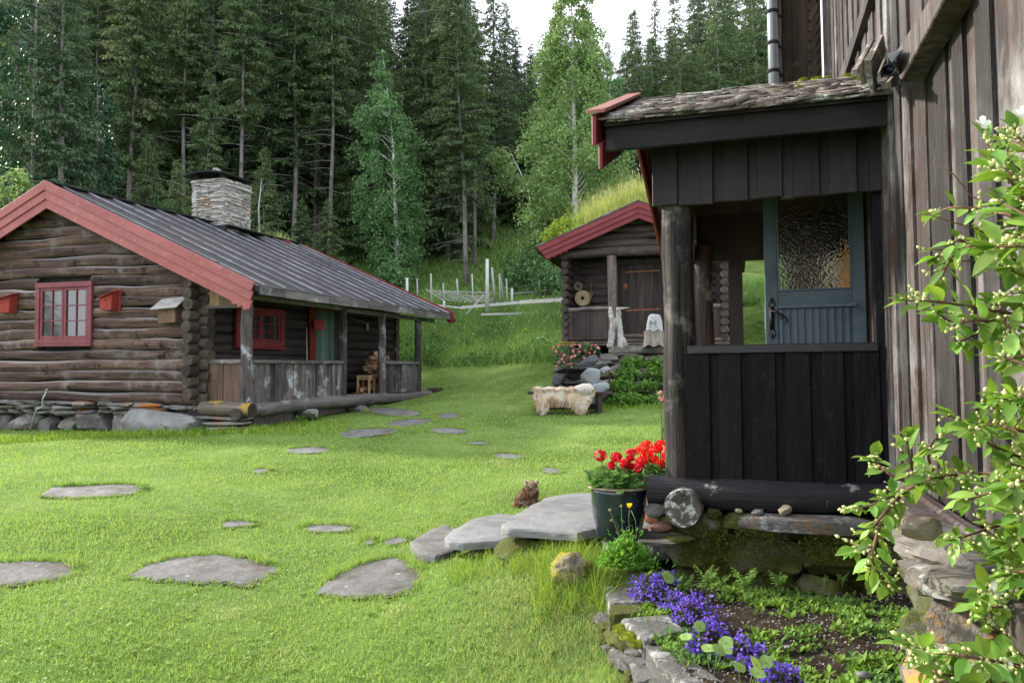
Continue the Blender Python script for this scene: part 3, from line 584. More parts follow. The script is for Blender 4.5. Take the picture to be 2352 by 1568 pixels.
# porch: posts, sill, rails, boards
def porch_post(u, fr=F1, w=.21):
    y = fr.hit(u, 800, 0, 0).y; zt_ = ZE-.2
    m = MB(); n = 7; m.tube([(random.uniform(-.008, .008), y+random.uniform(-.008, .008), -.0+(zt_)*i/n) for i in range(n+1)], [w/2*random.uniform(.97, 1.03) for _ in range(n+1)], 10, jit=.03)
    m.build('porch_post', grey_z, cabin, smooth='auto'); return y
PY = [porch_post(566, w=.22), porch_post(786, w=.21), porch_post(877, w=.20), porch_post(960, w=.19)]
tan_post = wood('tan_post', (.16,.12,.09), (.36,.29,.235), 'z', scale=9, c3=(.5,.5,.5), c3s=3, c3t=(.60,.70))
m = MB(); m.log((.02, .0, -.12), (.02, YF-.35, -.12), .13, 14, .4, .02, 14); m.build('sill_log', grey_y, cabin, smooth='auto')
m = MB(); s0 = F1.hit(452, 935, 1, -.1); m.log((XS+.2, -.12, -.10), (.26, -.16, -.12), .135, 16, .6, .008, 6); m.build('lichen_beam', lichen_x, cabin, smooth='auto')
for pp, rr_ in (([(.02, -.36, -.20), (.02, -.05, -.19)], .112), ([(.262, -.165, -.12), (.275, -.165, -.12)], .128), ([(-.05, YF-.4, -.05), (.35, YF-.36, -.05)], .13)): m = MB(); m.tube(pp, rr_, 16, jit=.02); m.build('beam_end', end_grain, cabin, smooth='auto')
railz = F1.hit(570, 830, 1, 0).z
def rail(p0, p1, mm):
    m = MB(); m.beam(p0, p1, .13, .075, jit=.008); m.build('railing', mm, cabin, bevel=.012)
rail((0.03, PY[0]+.1, railz), (0.03, PY[1]-.08, railz-.01), grey_y); rail((.03, PY[2]+.08, railz), (.03, PY[3]-.05, railz-.01), grey_y); rail((XS+.2, 0, railz-.005), (-.09, 0, railz), grey_x)
def boards(p0, p1, z0, z1, mm, n, thick=.03, nm='board_panel', alt=True, par=None, axis='y', x=0, wvar=.3, drop=.0, nar=.45):
    m = MB(); ws = np.array([1+random.uniform(-wvar, wvar) if (i % 2 == 0 or not alt) else nar+random.uniform(-.1, .1) for i in range(n)]); ws = np.cumsum(np.r_[0, ws])/ws.sum()*(p1-p0)+p0
    for i in range(n):
        o = (thick*.9 if (i % 2 == 0 and alt) else 0)+random.uniform(-.003, .003); e = .02 if i % 2 == 0 and alt else 0; zz = z0-random.uniform(0, drop)
        if axis == 'y': m.bb(x+o-thick/2, x+o+thick/2, ws[i]-e, ws[i+1]+e-.004, zz, z1, jit=.003)
        else: m.bb(ws[i]-e, ws[i+1]+e-.004, x-o-thick/2, x-o+thick/2, zz, z1, jit=.003)
    return m.build(nm, mm, par or cabin, bevel=.004)
boards(PY[0]+.1, PY[1]-.09, -.02, railz-.035, grey_z, 9); boards(PY[2]+.1, PY[3]-.09, -.0, railz-.035, grey_z, 4)
brown_z = wood('brown_board_upright', (.06,.04,.03), (.17,.11,.085), 'z', scale=10, c3=(.03,.03,.03), c3s=3, c3t=(.6,.7))
boards(XS+.25, -.09, -.0, railz-.04, brown_z, 3, axis='x'); 
ochre_z = wood('ochre_board', (.13,.08,.045), (.25,.17,.10), 'z', scale=10, c3=(.05,.04,.03), c3s=3, c3t=(.6,.7))
zl = F1.hit(520, 702, 1, -.02).z
boards(XS+.25, -.02, zl, zl+.42, ochre_z, 3, axis='x', x=-.05, nm='gable_board', alt=False); m = MB(); m.bb(XS+.2, .0, -.1, -.03, zl-.05, zl); m.build('gable_beam', grey_x, cabin)
bz = F1.hit(790, 708, 0, 0).z
boards(PY[0]+.1, PY[1]-.05, bz+.03, ZE-.15, brown_z, 13, thick=.02, nm='eave_boards', alt=False, x=.0); m = MB(); m.bb(-.06, .06, PY[0]+.1, PY[1]+.08, bz-.05, bz+.03); m.bb(-.07, .05, PY[1]+.08, YF-.2, ZE-.26, ZE-.16); m.build('head_beam', grey_y, cabin)
m = MB(); 
for i in range(9): m.bb(XS, -.1, .05+(YF-.6)*i/9, .05+(YF-.6)*(i+1)/9-.008, -.06, -.02+random.uniform(0, .004))
m.build('porch_floor', grey_y, cabin)
# door in the side wall
xd = XS+.12; y0 = F1.hit(708, 800, 0, xd).y; y1 = F1.hit(765, 800, 0, xd).y; yj = F1.hit(722, 800, 0, xd).y; ztd = F1.hit(735, 712, 0, xd).z
m = MB(); m.bb(xd, xd+.05, y0, yj, 0, ztd+.12); m.bb(xd, xd+.05, y1+.35, y1+.5, 0, ztd+.12); m.bb(xd, xd+.052, yj, y1+.35, ztd, ztd+.12); m.build('door_frame', red_deep, cabin, bevel=.006)
green_z = wood('green_door_paint', (.05,.085,.075), (.11,.16,.14), 'z', scale=6, c3=(.03,.04,.035), c3s=3, c3t=(.6,.7))
m = MB()
for i in range(4): a = yj+.01+(y1-yj)*i/4; m.bb(xd-.01, xd+.02+.006*(i % 2), a, a+(y1-yj)/4-.008, .02, ztd)
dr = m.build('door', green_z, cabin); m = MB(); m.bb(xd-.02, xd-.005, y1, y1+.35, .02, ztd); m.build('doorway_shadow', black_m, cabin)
# foundation stones under the gable wall
gz = lambda x, y: h(*F1.w((x, y, 0))[:2])-F1.w((x, y, 0)).z
fo = MB(); x = WX0-.1; 
while x < XS-.75:
    wdt = random.uniform(.45, .8); g = gz(x+wdt/2, -.2); topz = zb+.02; h1 = (topz-g)*random.uniform(.5, .62)
    fo.rock((x+wdt/2, .02+random.uniform(-.03, .03), g+h1/2-.03), (wdt*1.06, .5, h1*1.16), sub=4, rough=.2, clip=10, sq=.42)
    x2 = x
    while x2 < x+wdt-.05:
        w2 = random.uniform(.3, .65); t2 = (topz-g-h1)/3
        for kk in range(3): fo.rock((x2+w2/2+random.uniform(-.1, .1), random.uniform(-.06, .03), g+h1+t2*(kk+.5)), (w2*1.15, .46, t2*1.12), sub=3, rough=.10, clip=7, sq=.4)
        x2 += w2
    x += wdt
for i in range(9): fo.rock((XS-1.0+i*.18, .05, zb-.06+random.uniform(-.03, 0)), (random.uniform(.2, .36), .4, random.uniform(.07, .12)), sub=2, rough=.06, clip=5, sq=.5)
for i in range(3): fo.rock((-.35+.05*i-.1, -.1, -.29-.09*i), (1.15-.1*i, .55, .09), sub=3, rough=.05, clip=5, sq=.5)
fo.rock((-.35, -.05, -.55), (1.2, .5, .2), sub=3, sq=.6)
for yy in (2.1, 4.2, 6.3): fo.rock((.0, yy, -.3), (.5, .5, .28), sub=3, sq=.6)
fo.bb(WX0+.2, XS, .2, WY, zb-1.2, zb-.02); fo.bb(XS, -.2, .5, WY-.3, -.9, -.07, .1)
fo.build('foundation', stone_m, cabin, smooth='auto')
p = F1.hit(368, 985, 1, -.35); m = MB(); m.rock((0, 0, .20), (1.95, .9, .66), rough=.14, clip=8, sub=4, sq=.6)
o = m.build('boulder', pale_stone, None, smooth='auto'); o.matrix_world = F1.M @ Matrix.Translation((p.x-.02, -.12, gz(p.x, -.3)-.10)); setp(o, 'large pale lichen grey boulder under the front corner of the log cabin', 'boulder')

# ---- small things on and about the cabin
def birdhouse(u0, u1, v0, v1, paint, rpaint, label, wide, back, roofdir, grp=None):
    c = F1.hit((u0+u1)/2, (v0+v1)/2, 1, -.22); s = (F1.hit(u1, 700, 1, -.22).x-F1.hit(u0, 700, 1, -.22).x)
    zt1_ = F1.hit((u0+u1)/2, v0, 1, -.22).z; zt0_ = F1.hit((u0+u1)/2, v1, 1, -.22).z; hh = zt1_-zt0_
    e = empty('birdhouse', M=F1.M @ Matrix.Translation((c.x, -.1, zt0_)) @ Matrix.Rotation(R(random.uniform(-3, 3)), 4, 'Y'), label=label, cat='birdhouse', group=grp)
    w = s*.72; d = .2; m = MB(); sl = .05*roofdir
    m.add([(-w/2, -d, 0), (w/2, -d, 0), (w/2, -.01, 0), (-w/2, -.01, 0), (-w/2, -d, hh*.74-sl), (w/2, -d, hh*.74+sl), (w/2, -.01, hh*(1.0 if wide else .86)+sl), (-w/2, -.01, hh*(1.0 if wide else .86)-sl)], [(0,3,2,1),(4,5,6,7),(0,1,5,4),(1,2,6,5),(2,3,7,6),(3,0,4,7)], .5)
    m.build('box', paint, e, bevel=.004)
    m = MB(); rot = Matrix.Rotation(R(34 if wide else 16), 3, 'X') @ Matrix.Rotation(math.atan2(-2*sl, w), 3, 'Y'); m.box((0, -d/2-.02, hh*(.88 if wide else .84)), (w*1.5 if wide else w*1.18, d+(.2 if wide else .08), .02), rot); m.build('roof', rpaint, e, bevel=.003)
    m = MB(); m.tube([(0, -d-.004, hh*.5), (0, -d+.01, hh*.5)], .02, 14); m.build('entrance_hole', black_m, e)
    if back: m = MB(); m.bb(-w*.05, w*.62, -.012, .012, -.02, hh*1.1); m.build('back_board', paint, e)
bird_red = mat('birdhouse_red', (.22,.028,.022), (.32,.05,.035), scale=5, bump=.1, va=.1); bird_brown = wood('birdhouse_wood', (.10,.055,.035), (.20,.12,.08), 'z')
birdhouse(-12, 35, 674, 718, bird_red, bird_red, 'red birdhouse cut by the left edge of the photo', 0, 0, 1)
birdhouse(230, 268, 668, 712, bird_red, bird_red, 'small red birdhouse on the logs just right of the gable window', 0, 1, 1)
birdhouse(362, 417, 690, 742, bird_brown, mat('weathered_lid', (.2,.19,.18), (.42,.41,.40), scale=9, bump=.4), 'unpainted brown birdhouse with grey lid beside the cabin corner', 1, 0, 0)
# bent water pipe
P = [F1.hit(u, v, 1, -.32) for u, v in ((108, 898), (98, 916), (98, 934), (84, 940), (76, 962), (68, 996))]
m = MB(); m.tube([F1.w(p) for p in P], .017, 8); m.tube([F1.w(P[0]+Vector((-.05, 0, .0))), F1.w(P[0]+Vector((.05, -.03, .04)))], .014, 8); m.tube([F1.w(P[2]+Vector((-.03, 0, .02))), F1.w(P[2]+Vector((.05, 0, .03)))], .012, 8)
o = m.build('standpipe', steel, smooth=True); setp(o, 'bent galvanised water pipe with tap rising against the cabin foundation', 'water pipe')
# sign by the door
p = F1.hit(733, 746, 0, XS+.25); sg = empty('hanging_sign', M=F1.M @ Matrix.Translation(p), label='small red wooden sign hanging in front of the green door', cat='sign')
m = MB(); m.bb(-.012, .012, -.22, .22, -.11, .11); m.build('board', bird_red, sg, bevel=.004)
m = MB(); m.tube([(0, -.18, .11), (0, 0, .3)], .004, 5); m.tube([(0, .18, .11), (0, 0, .3)], .004, 5); m.build('cord', black_m, sg)
m = MB(); m.bb(-.012, .02, .222, .25, -.08, .09); m.build('pale_edge', pale_stone, sg)
# stick leaning
a = F1.hit(704, 752, 0, XS+.2); b_ = F1.hit(705, 828, 0, XS+.35); m = MB(); m.tube([F1.w(a), F1.w(b_), F1.w((b_.x, b_.y-.03, .0))], .017, 8); setp(m.build('leaning_stick', mat('peeled_stick', (.4,.38,.34), (.55,.52,.48), bump=0), smooth=True), 'pale peeled stick leaning on the wall beside the door frame', 'stick')
# thermometer plate
p = F1.hit(843, 750, 0, XS+.13); m = MB(); m.bb(0, .02, -.05, .05, -.09, .09); m.tube([(.01, -.05, .09), (.01, -.2, .12), (.01, -.85, .16), (.01, -.88, .22)], .006, 6); o = m.build('wall_lamp', steel); o.matrix_world = F1.M @ Matrix.Translation(p); setp(o, 'small pale metal plate with a wire arm on the shaded porch wall', 'wall fitting')
# stool
stool_m = mat('pine_stool', (.35,.22,.12), (.52,.36,.2), scale=8, stretch=(1,1,.2), bump=.1)
p = F1.hit(841, 911, 0, -.42); st = empty('wooden_stool', M=F1.M @ Matrix.Translation((p.x, p.y, 0)) @ Matrix.Rotation(R(6), 4, 'Z'), label='pale pine stool in front of the firewood on the porch', cat='stool')
sh = F1.hit(841, 862, 0, -.42).z
m = MB(); m.bb(-.18, .18, -.2, .2, sh-.035, sh); m.build('seat', stool_m, st, bevel=.006)
for x in (-.15, .15):
    for y in (-.17, .17): m = MB(); m.bb(x-.022, x+.022, y-.022, y+.022, 0, sh-.036); m.build('leg', stool_m, st, bevel=.003)
m = MB(); m.bb(-.16, .16, -.175, -.16, sh-.11, sh-.04); m.bb(.145, .16, -.16, .16, sh-.11, sh-.04); m.bb(.145, .155, -.15, .15, sh-.26, sh-.22); m.build('apron', stool_m, st)
# firewood
fw_m = mat('split_firewood', (.30,.16,.08), (.50,.32,.17), scale=7, stretch=(1,1,1), bump=.4, va=.45, c3=(.10,.06,.045), c3s=4, c3t=(.48,.6))
rows = [(905, 820, 878, 5), (893, 822, 878, 5), (880, 828, 880, 4), (866, 834, 882, 4), (853, 838, 884, 3), (844, 842, 884, 3), (833, 846, 888, 3), (822, 850, 890, 2), (812, 853, 878, 2)]
names = ['bottom', 'second', 'third', 'fourth', 'fifth', 'sixth', 'seventh', 'eighth', 'top']
for ri, (v, u0, u1, n) in enumerate(rows):
    for i in range(n):
        u = u0+(u1-u0)*(i+.5)/n; p = F1.hit(u, v, 0, -.62+.1*(ri % 2)-.03*ri*0); r = .062*random.uniform(.9, 1.2); m = MB(); sd_ = random.uniform(-.12, .12)
        k = random.choice((3, 4, 5)); m.tube([(-.16, sd_*.3, 0), (.16, -sd_*.3, 0)], r*1.25, k, squash=.75)
        o = m.build('firewood_log', fw_m); o.matrix_world = F1.M @ Matrix.Translation(p) @ Matrix.Rotation(random.uniform(-1.2, 1.2), 4, 'Z')@Matrix.Rotation(random.uniform(0, 3), 4, 'X')
        setp(o, 'split log in the %s row of the porch firewood stack' % names[ri], 'firewood', 'firewood logs in the %s row of the porch stack' % names[ri])
# ------------------------------------------------------------------ forest
bark_sp = mat('spruce_bark', (.08,.07,.065), (.28,.255,.245), scale=6, stretch=(1,1,.4), bump=.6, bdist=.02, va=.3, c3=(.04,.05,.03), c3s=2, c3t=(.6,.7))
bark_bi = mat('birch_bark', (.55,.54,.50), (.80,.79,.75), scale=4, bump=.2, va=.05, c3=(.03,.028,.025), c3s=5, c3t=(.58,.62), c4=(.10,.09,.08), c4s=.6, c4t=(.62,.75))
needle = mat('spruce_needles', (.055,.10,.045), (.12,.18,.07), scale=.35, detail=4, bump=0, va=.5, trans=.2, rough=.7, spec=.15, hue=.02, c3=(.15,.16,.08), c3s=.5, c3t=(.52,.72))
needle_b = mat('bluish_needles', (.045,.085,.045), (.10,.15,.075), scale=.4, detail=4, bump=0, va=.5, trans=.1, rough=.7, spec=.15, hue=.02)
birch_leaf = mat('birch_leaves', (.07,.16,.06), (.15,.27,.10), scale=.6, detail=4, bump=0, va=.5, trans=.3, rough=.5, spec=.3, hue=.015)
birch_leaf2 = mat('light_birch_leaves', (.13,.22,.07), (.23,.34,.12), scale=.6, detail=4, bump=0, va=.5, trans=.35, rough=.5, spec=.3, hue=.015)
aspen_leaf = mat('bluish_leaves', (.022,.062,.030), (.055,.125,.055), scale=.5, detail=4, bump=0, va=.5, trans=.2, rough=.45, spec=.4, hue=.015)
sprig_v = [(0,0,0),(.09,.35,.0),(0,1,-.05),(-.09,.35,0),(.26,.5,-.12),(-.26,.55,-.12),(.2,.78,-.16),(-.2,.8,-.16)]
sprig_t = [(0,1,2),(0,2,3),(0,4,1),(0,3,5),(1,6,2),(3,2,7)]
def spruce_mesh(name, Ht, zb, Rm, nb, per, seed, sparse=0, scl=.205):
    r = np.random.default_rng(seed); zs = zb*Ht+(Ht*(.995)-zb*Ht)*r.random(nb)**(.85)
    PO = []; RO = []; SC = []; VA = []
    for z in zs:
        t = (z-zb*Ht)/(Ht-zb*Ht); Lb = (Rm*(1-t)**.75*r.uniform(.55, 1.15)+.12)*(1-.45*sparse*max(0, .35-t)/.35)
        az = r.uniform(0, 2*np.pi); m = max(4, int(1.45*per*Lb/Rm)); s = r.random(m)**.7
        droop = r.uniform(.15, .5); zc = z+Lb*(.12*s-droop*s*s)
        side = r.normal(0, .10, m)*Lb*s; px = np.cos(az)*Lb*s-np.sin(az)*side; py = np.sin(az)*Lb*s+np.cos(az)*side
        hang = r.random(m) < .45
        PO.append(np.c_[px, py, zc-np.abs(r.normal(0, .07, m))])
        yaw = az-np.pi/2+r.normal(0, .7, m); pitch = np.where(hang, r.uniform(-1.45, -.8, m), r.normal(-.35, .25, m)); RO.append(rots(yaw, pitch, r.normal(0, .5, m)))
        SC.append(scl*r.uniform(.6, 1.3, m)*(.6+.4*(1-t))); VA.append(np.clip(r.normal(.5, .15)+r.normal(0, .12, m), 0, 1))
    # leader
    m = 40; zz = Ht-r.random(m)*.9; PO.append(np.c_[r.normal(0, .04, m), r.normal(0, .04, m), zz]); RO.append(rots(r.uniform(0, 6, m), r.uniform(0, 1.2, m), r.normal(0, .3, m))); SC.append(np.full(m, scl*.6)); VA.append(np.full(m, .5))
    return np_mesh(name, [scatter(sprig_v, sprig_t, np.concatenate(PO), np.concatenate(RO), np.concatenate(SC), np.concatenate(VA))])
def trunk_mesh(name, Ht, r0, lean=0, dead=0, seed=1, zb=.4, Rm=1.5, kind=0):
    rr = random.Random(seed); mb = MB(); n = 12
    pts = [(math.sin(i*.7+seed)*.05*i/n*2+lean*(i/n)**1.2*Ht, math.cos(i*.9+seed)*.05, Ht*i/n*.98-(.3 if i == 0 else 0)) for i in range(n+1)]
    mb.tube(pts, [r0*(1.35 if i == 0 else 1)*(1-.93*i/n) for i in range(n+1)], 9, var=.5)
    for k in range(dead):
        z = rr.uniform(.08, .85)*Ht; az = rr.uniform(0, 6.28); L_ = rr.uniform(.6, 1.6)*Rm*.8; x0 = np.interp(z, [p[2] for p in pts], [p[0] for p in pts])
        mb.tube([(x0+math.cos(az)*L_*s, math.sin(az)*L_*s, z+L_*(.05*s-.35*s*s)+(.1*L_*s**4)) for s in (0, .35, .7, 1)], [.022, .016, .010, .004], 4, var=.9, cap=False)
    o = mb.build(name, None, None, True); me = o.data; bpy.data.objects.remove(o); return me
SP = []
for i, (Ht, zb, Rm, nb, per, sp, dead, r0) in enumerate([
    (20, .30, 1.8, 420, 52, .7, 40, .13), (20, .16, 2.1, 480, 52, .6, 30, .15), (20, .05, 2.3, 560, 50, .4, 14, .17), (18, .03, 2.5, 560, 54, 0, 0, .17),
    (12, .02, 1.9, 380, 48, 0, 6, .09), (20, .42, 1.6, 360, 48, .8, 40, .125)]):
    cm = spruce_mesh('crown', Ht, zb, Rm, nb, per, 100+i, sp); tm = trunk_mesh('trunk', Ht, r0, 0, dead, 50+i, zb, Rm)
    cm.materials.append(needle if i != 2 else needle_b); tm.materials.append(bark_sp); SP.append((Ht, cm, tm))
def put_spruce(x, y, kind, height, label, group=None, lean=(0, 0), wide=1.0, name='spruce_tree'):
    Ht, cm, tm = SP[kind]; s = height/Ht
    e = empty(name, (x, y, h(x, y)-.1), label=label, cat='spruce tree', group=group, rz=random.uniform(0, 6.28))
    e.rotation_euler = (0, 0, random.uniform(0, 6.28)); sx = wide*s**.6
    if lean != (0, 0): e.matrix_world = Matrix.Translation(e.location) @ Matrix.Rotation(lean[0], 4, 'Y') @ Matrix.Rotation(random.uniform(0, 6), 4, 'Z')
    e.scale = (1, 1, 1)
    for nm, me in (('trunk', tm), ('crown', cm)):
        o = bpy.data.objects.new(nm, me); COL.objects.link(o); o.parent = e; o.scale = (sx, sx, s)
    return e
def spruce_px(u, Y, kind, vtop, label, group=None, lean=0, wide=1.0):
    X = (u-1176)/FPX*Y; zt_ = at(u, vtop, Y).z; hh = zt_-h(X, Y); return put_spruce(X, Y, kind, max(hh, 5), label, group, (lean, 0), wide)
front = [(207,40,0,-230,'spruce with a bare grey trunk, leftmost of the tall forest-edge trunks',0),(286,38,0,-260,'tall spruce with pale trunk rising left of the cabin roof ridge',.02),
 (414,39,5,-260,'tall bare spruce trunk rising left of the stone chimney',.0),(548,38,5,-260,'tall spruce with pale bare trunk directly behind the stone chimney',.0),
 (672,41,0,-210,'slim spruce with bare trunk midway between chimney and left birch',0),(719,43,5,-190,'slim spruce second left of the left birch behind the roof',0),(757,40,5,-220,'pale slender spruce trunk nearest left of the left birch',0),(778,47,0,-150,'thin spruce just behind the pale slender trunk',0),
 (1073,37,0,-70,'big leaning spruce with bare trunk right of the left birch',-.045),(1091,41,5,10,'straight pale spruce trunk right beside the big leaning spruce',0),(1133,47,1,-90,'spruce whose pale trunk foot stands alone on the grass slope',0),
 (1000,46,1,-110,'bushy spruce between the left birch and the big leaning spruce',0),(960,52,2,-160,'dark spruce rising behind the left birch to its right',0),(850,48,1,-140,'spruce rising above the tip of the left birch',0),
 (1185,62,2,55,'small pointed spruce standing free against the sky gap',0),(1162,60,2,0,'narrow spruce top at the left edge of the sky gap',0),(1220,64,2,95,'low spruce top at the bottom of the sky gap left of the right birch',0),
 (1400,66,2,90,'low spruce top in the sky gap right of the right birch',0),(1372,62,2,120,'low spruce right behind the right birch trunk',0),
 (1463,58,3,14,'leftmost pointed spruce of the group above the porch roof',0),(1512,60,3,-8,'second spruce from the left of the group above the porch roof',0),(1558,56,3,-45,'third spruce from the left of the group above the porch roof',0),
 (1612,54,2,-90,'fourth spruce from the left of the group above the porch roof',0),(1672,57,3,-70,'fifth spruce from the left above the porch roof',0),(1738,52,2,-110,'spruce directly left of the grey downpipe',0),
 (690,34,4,470,'young spruce with drooping boughs behind the roof ridge right of the chimney',0),(600,33,4,330,'young spruce just right of the stone chimney',0),(400,33,4,360,'young spruce left of the stone chimney',0),(330,32,4,300,'drooping olive young spruce above the cabin roof',0),(750,33,4,500,'low spruce with dead twigs left of the left birch foot',0),(160,33,4,330,'young spruce behind the cabin gable apex',0),(128,29.5,2,-170,'tall olive spruce at the far left between the broadleaf trees',0),(20,34,1,-200,'tall spruce at the far left edge behind the broadleaf tree',0),(350,42,1,-220,'bushy spruce left of the bare chimney trunk',0),(610,42,1,-180,'bushy spruce just right of the bare chimney trunk',0),(480,43,2,-240,'dense dark spruce between the two bare trunks over the chimney',0),
 (470,36,4,150,'mid-sized spruce rising above the stone chimney',0),(820,45,4,300,'dark young spruce behind the left birch',0),(1040,44,4,330,'young spruce beside the leaning spruce trunk',0),(1180,52,4,300,'dark young spruce at the back of the grass clearing',0)]
for u, Y, k, vt, lab, ln in front: spruce_px(u, Y, k, vt, lab, None, ln, wide=1.15 if k < 3 else 1)
# deeper rows
for Y, step, g in ((44, 78, 'spruces standing just behind the forest edge'), (51, 66, 'spruces in the middle of the forest'), (59, 60, 'spruces deep in the forest'), (70, 56, 'spruces farthest back in the forest')):
    for u in range(-60, 1820, step):
        uu = u+random.uniform(-22, 22); Yy = Y+random.uniform(-2.5, 2.5); X = (uu-1176)/FPX*Yy
        if 1100 < uu < 1445 and Y < 50: continue
        if uu > 1440 and Y < 50 and uu < 1560: continue
        if 780 < uu < 1110: vt = random.uniform(-170, -20)+(Y > 55)*15
        elif 1110 <= uu < 1245 or 1345 < uu < 1440: vt = random.uniform(110, 200)
        elif uu < 780: vt = random.uniform(-330, -120)
        elif uu >= 1440: vt = random.uniform(20, 110) if uu < 1600 else random.uniform(-90, 30)
        else: vt = random.uniform(60, 160)
        spruce_px(uu, Yy, random.choice((1, 2, 2, 3, 0, 4)) if uu < 1440 else 3, vt, 'spruce ' + g.split('spruces ')[1], g, 0, wide=1.2)
# broadleaf trees
leaf_q = [(0,0,0),(.42,.45,.06),(0,1,-.05),(-.42,.45,.06)]; leaf_t = [(0,1,2),(0,2,3)]
def broadleaf(u, Y, pts_prof, vbase, label, lm, bm, nclump, nleaf, lsize, r0, seed, droop=.35, stem=None, name='birch_tree', cat='birch tree', flat=1.0, limbs=True, group=None, zbase=None):
    """pts_prof: list of (v, u_left, u_right) outline rows of the crown in the picture"""
    r = np.random.default_rng(seed); X = (u-1176)/FPX*Y; zg = zbase if zbase is not None else h(X, Y)
    e = empty(name, (X, Y, zg-.1), label=label, cat=cat, group=group)
    vs = [p[0] for p in pts_prof]; zz = [at(u, p[0], Y).z-zg for p in pts_prof]; xl = [(p[1]-u)/FPX*Y for p in pts_prof]; xr = [(p[2]-u)/FPX*Y for p in pts_prof]
    zz = np.array(zz); o_ = np.argsort(zz); zz = zz[o_]; xl = np.array(xl)[o_]; xr = np.array(xr)[o_]
    ztop = zz[-1]; st = stem or [(u, vbase), (u, pts_prof[0][0])]
    tp = [((a-u)/FPX*Y, 0, at(u, b, Y).z-zg) for a, b in st]; tp[0] = (tp[0][0], 0, -.3)
    mb = MB(); m = len(tp); mb.tube(tp, [r0*(1-.9*i/(m-1)) for i in range(m)], 9, var=.5)
    zl_ = [p[2] for p in tp]; xs_ = [p[0] for p in tp]
    PO = []; RO = []; SC = []; VA = []
    for c in range(nclump):
        z = r.uniform(zz[0], ztop*.99); a, b = np.interp(z, zz, xl), np.interp(z, zz, xr); cx, rad = (a+b)/2, (b-a)/2*(r.uniform(.55, 1.12) if limbs else 1)
        az = r.uniform(0, 2*np.pi); q_ = r.uniform(.25, 1)**.5; px = cx+rad*np.cos(az)*q_; py = rad*np.sin(az)*q_*flat
        if limbs and py < 0 and abs(px-np.interp(z, [p_[2] for p_ in tp], [p_[0] for p_ in tp])) < .2*rad and r.random() < .8: continue
        z0 = max(z-rad*.5, tp[0][2]+.3); x0 = np.interp(z0, zl_, xs_)
        if limbs and c % 4 == 0:
            mid = ((x0+px)/2, py/2, (z0+z)/2+rad*.12); mb.tube([(x0, 0, z0), mid, (px, py, z)], [.020*r0/.12, .012*r0/.12, .004], 5, var=.5, cap=False)
        sz = min(rad*.42, .50)*r.uniform(.5, 1.3); m_ = int(nleaf*1.25*(sz/.5)**1.3)
        g = r.normal(0, 1, (m_, 3))*np.array([sz*.45, sz*.45, sz*.34]); dd = np.linalg.norm(g[:, :2], axis=1); g[:, 2] -= droop*dd*1.4+droop*r.random(m_)*sz
        PO.append(np.array([px, py, z])+g); RO.append(rots(r.uniform(0, 6.28, m_), r.normal(-.9, .6, m_), r.normal(0, .6, m_))); SC.append(lsize*r.uniform(.6, 1.3, m_)); VA.append(np.clip(r.normal(.5, .12)+r.normal(0, .15, m_), 0, 1))
    mb.build('trunk', bm, e, True); np_obj('crown', [scatter(leaf_q, leaf_t, np.concatenate(PO), np.concatenate(RO), np.concatenate(SC), np.concatenate(VA))], lm, e); return e
broadleaf(905, 37, [(97,862,876),(140,845,892),(200,835,915),(260,822,940),(330,800,962),(400,815,975),(460,812,968),(520,838,962),(580,845,955),(625,860,940)], 652,
    'slender white trunked birch at the forest edge right of the cabin roof', birch_leaf, bark_bi, 300, 130, .115, .13, 5, stem=[(917,655),(910,560),(905,450),(900,330),(892,250),(872,110)])
broadleaf(1322, 33, [(-60,1290,1350),(30,1255,1372),(100,1235,1392),(180,1225,1400),(250,1205,1420),(330,1195,1440),(400,1190,1448),(460,1195,1440),(520,1200,1400),(580,1215,1330)], 640,
    'largest birch, white trunked and weeping, behind the storehouse', birch_leaf2, bark_bi, 330, 165, .11, .15, 6, droop=.75, stem=[(1325,640),(1322,480),(1322,330),(1318,200),(1318,60),(1312,-60)])
broadleaf(1290, 35, [(120,1262,1300),(200,1240,1330),(300,1230,1340),(420,1240,1330)], 640, 'thin second birch stem just left of the largest birch trunk', birch_leaf2, bark_bi, 60, 110, .13, .07, 7, droop=.7, stem=[(1293,640),(1291,320),(1280,120)])
broadleaf(1150, 39, [(318,1125,1160),(350,1118,1182),(390,1128,1200),(420,1160,1215)], 560, 'small drooping birch spray left of the largest birch', birch_leaf2, bark_bi, 34, 120, .13, .05, 8, droop=.9, stem=[(1230,600),(1215,430),(1170,340)])
broadleaf(1400, 44, [(170,1385,1425),(250,1360,1450),(350,1350,1470),(450,1350,1480),(520,1360,1480)], 600, 'greyish green birch between the largest birch and the porch roof', birch_leaf, bark_bi, 90, 130, .15, .1, 9, stem=[(1400,600),(1402,300),(1405,180)])
broadleaf(60, 30, [(-80,-60,60),(20,-90,90),(120,-90,120),(180,-60,150),(260,-60,180),(320,-60,170),(400,-40,150),(450,0,110)], 640, 'dark bluish green broadleaf tree at the far left of the forest edge', aspen_leaf, bark_sp, 150, 130, .12, .16, 10, droop=.3, name='broadleaf_tree', cat='tree', stem=[(70,700),(65,300),(60,-60)])
broadleaf(215, 33, [(170,190,240),(230,160,262),(300,150,270),(370,150,262),(440,165,250)], 640, 'bluish green young broadleaf tree right of the far left tree', aspen_leaf, bark_sp, 70, 120, .14, .08, 12, name='broadleaf_tree', cat='tree', stem=[(215,700),(212,300),(208,180)])
broadleaf(12, 24, [(372,-10,30),(395,-40,52),(430,-60,64),(470,-60,66),(510,-60,60)], 640, 'rounded pale green bush peeking over the left roof slope of the cabin', birch_leaf2, bark_sp, 46, 240, .09, .05, 13, name='bush', cat='bush', stem=[(10,700),(12,480),(12,400)])
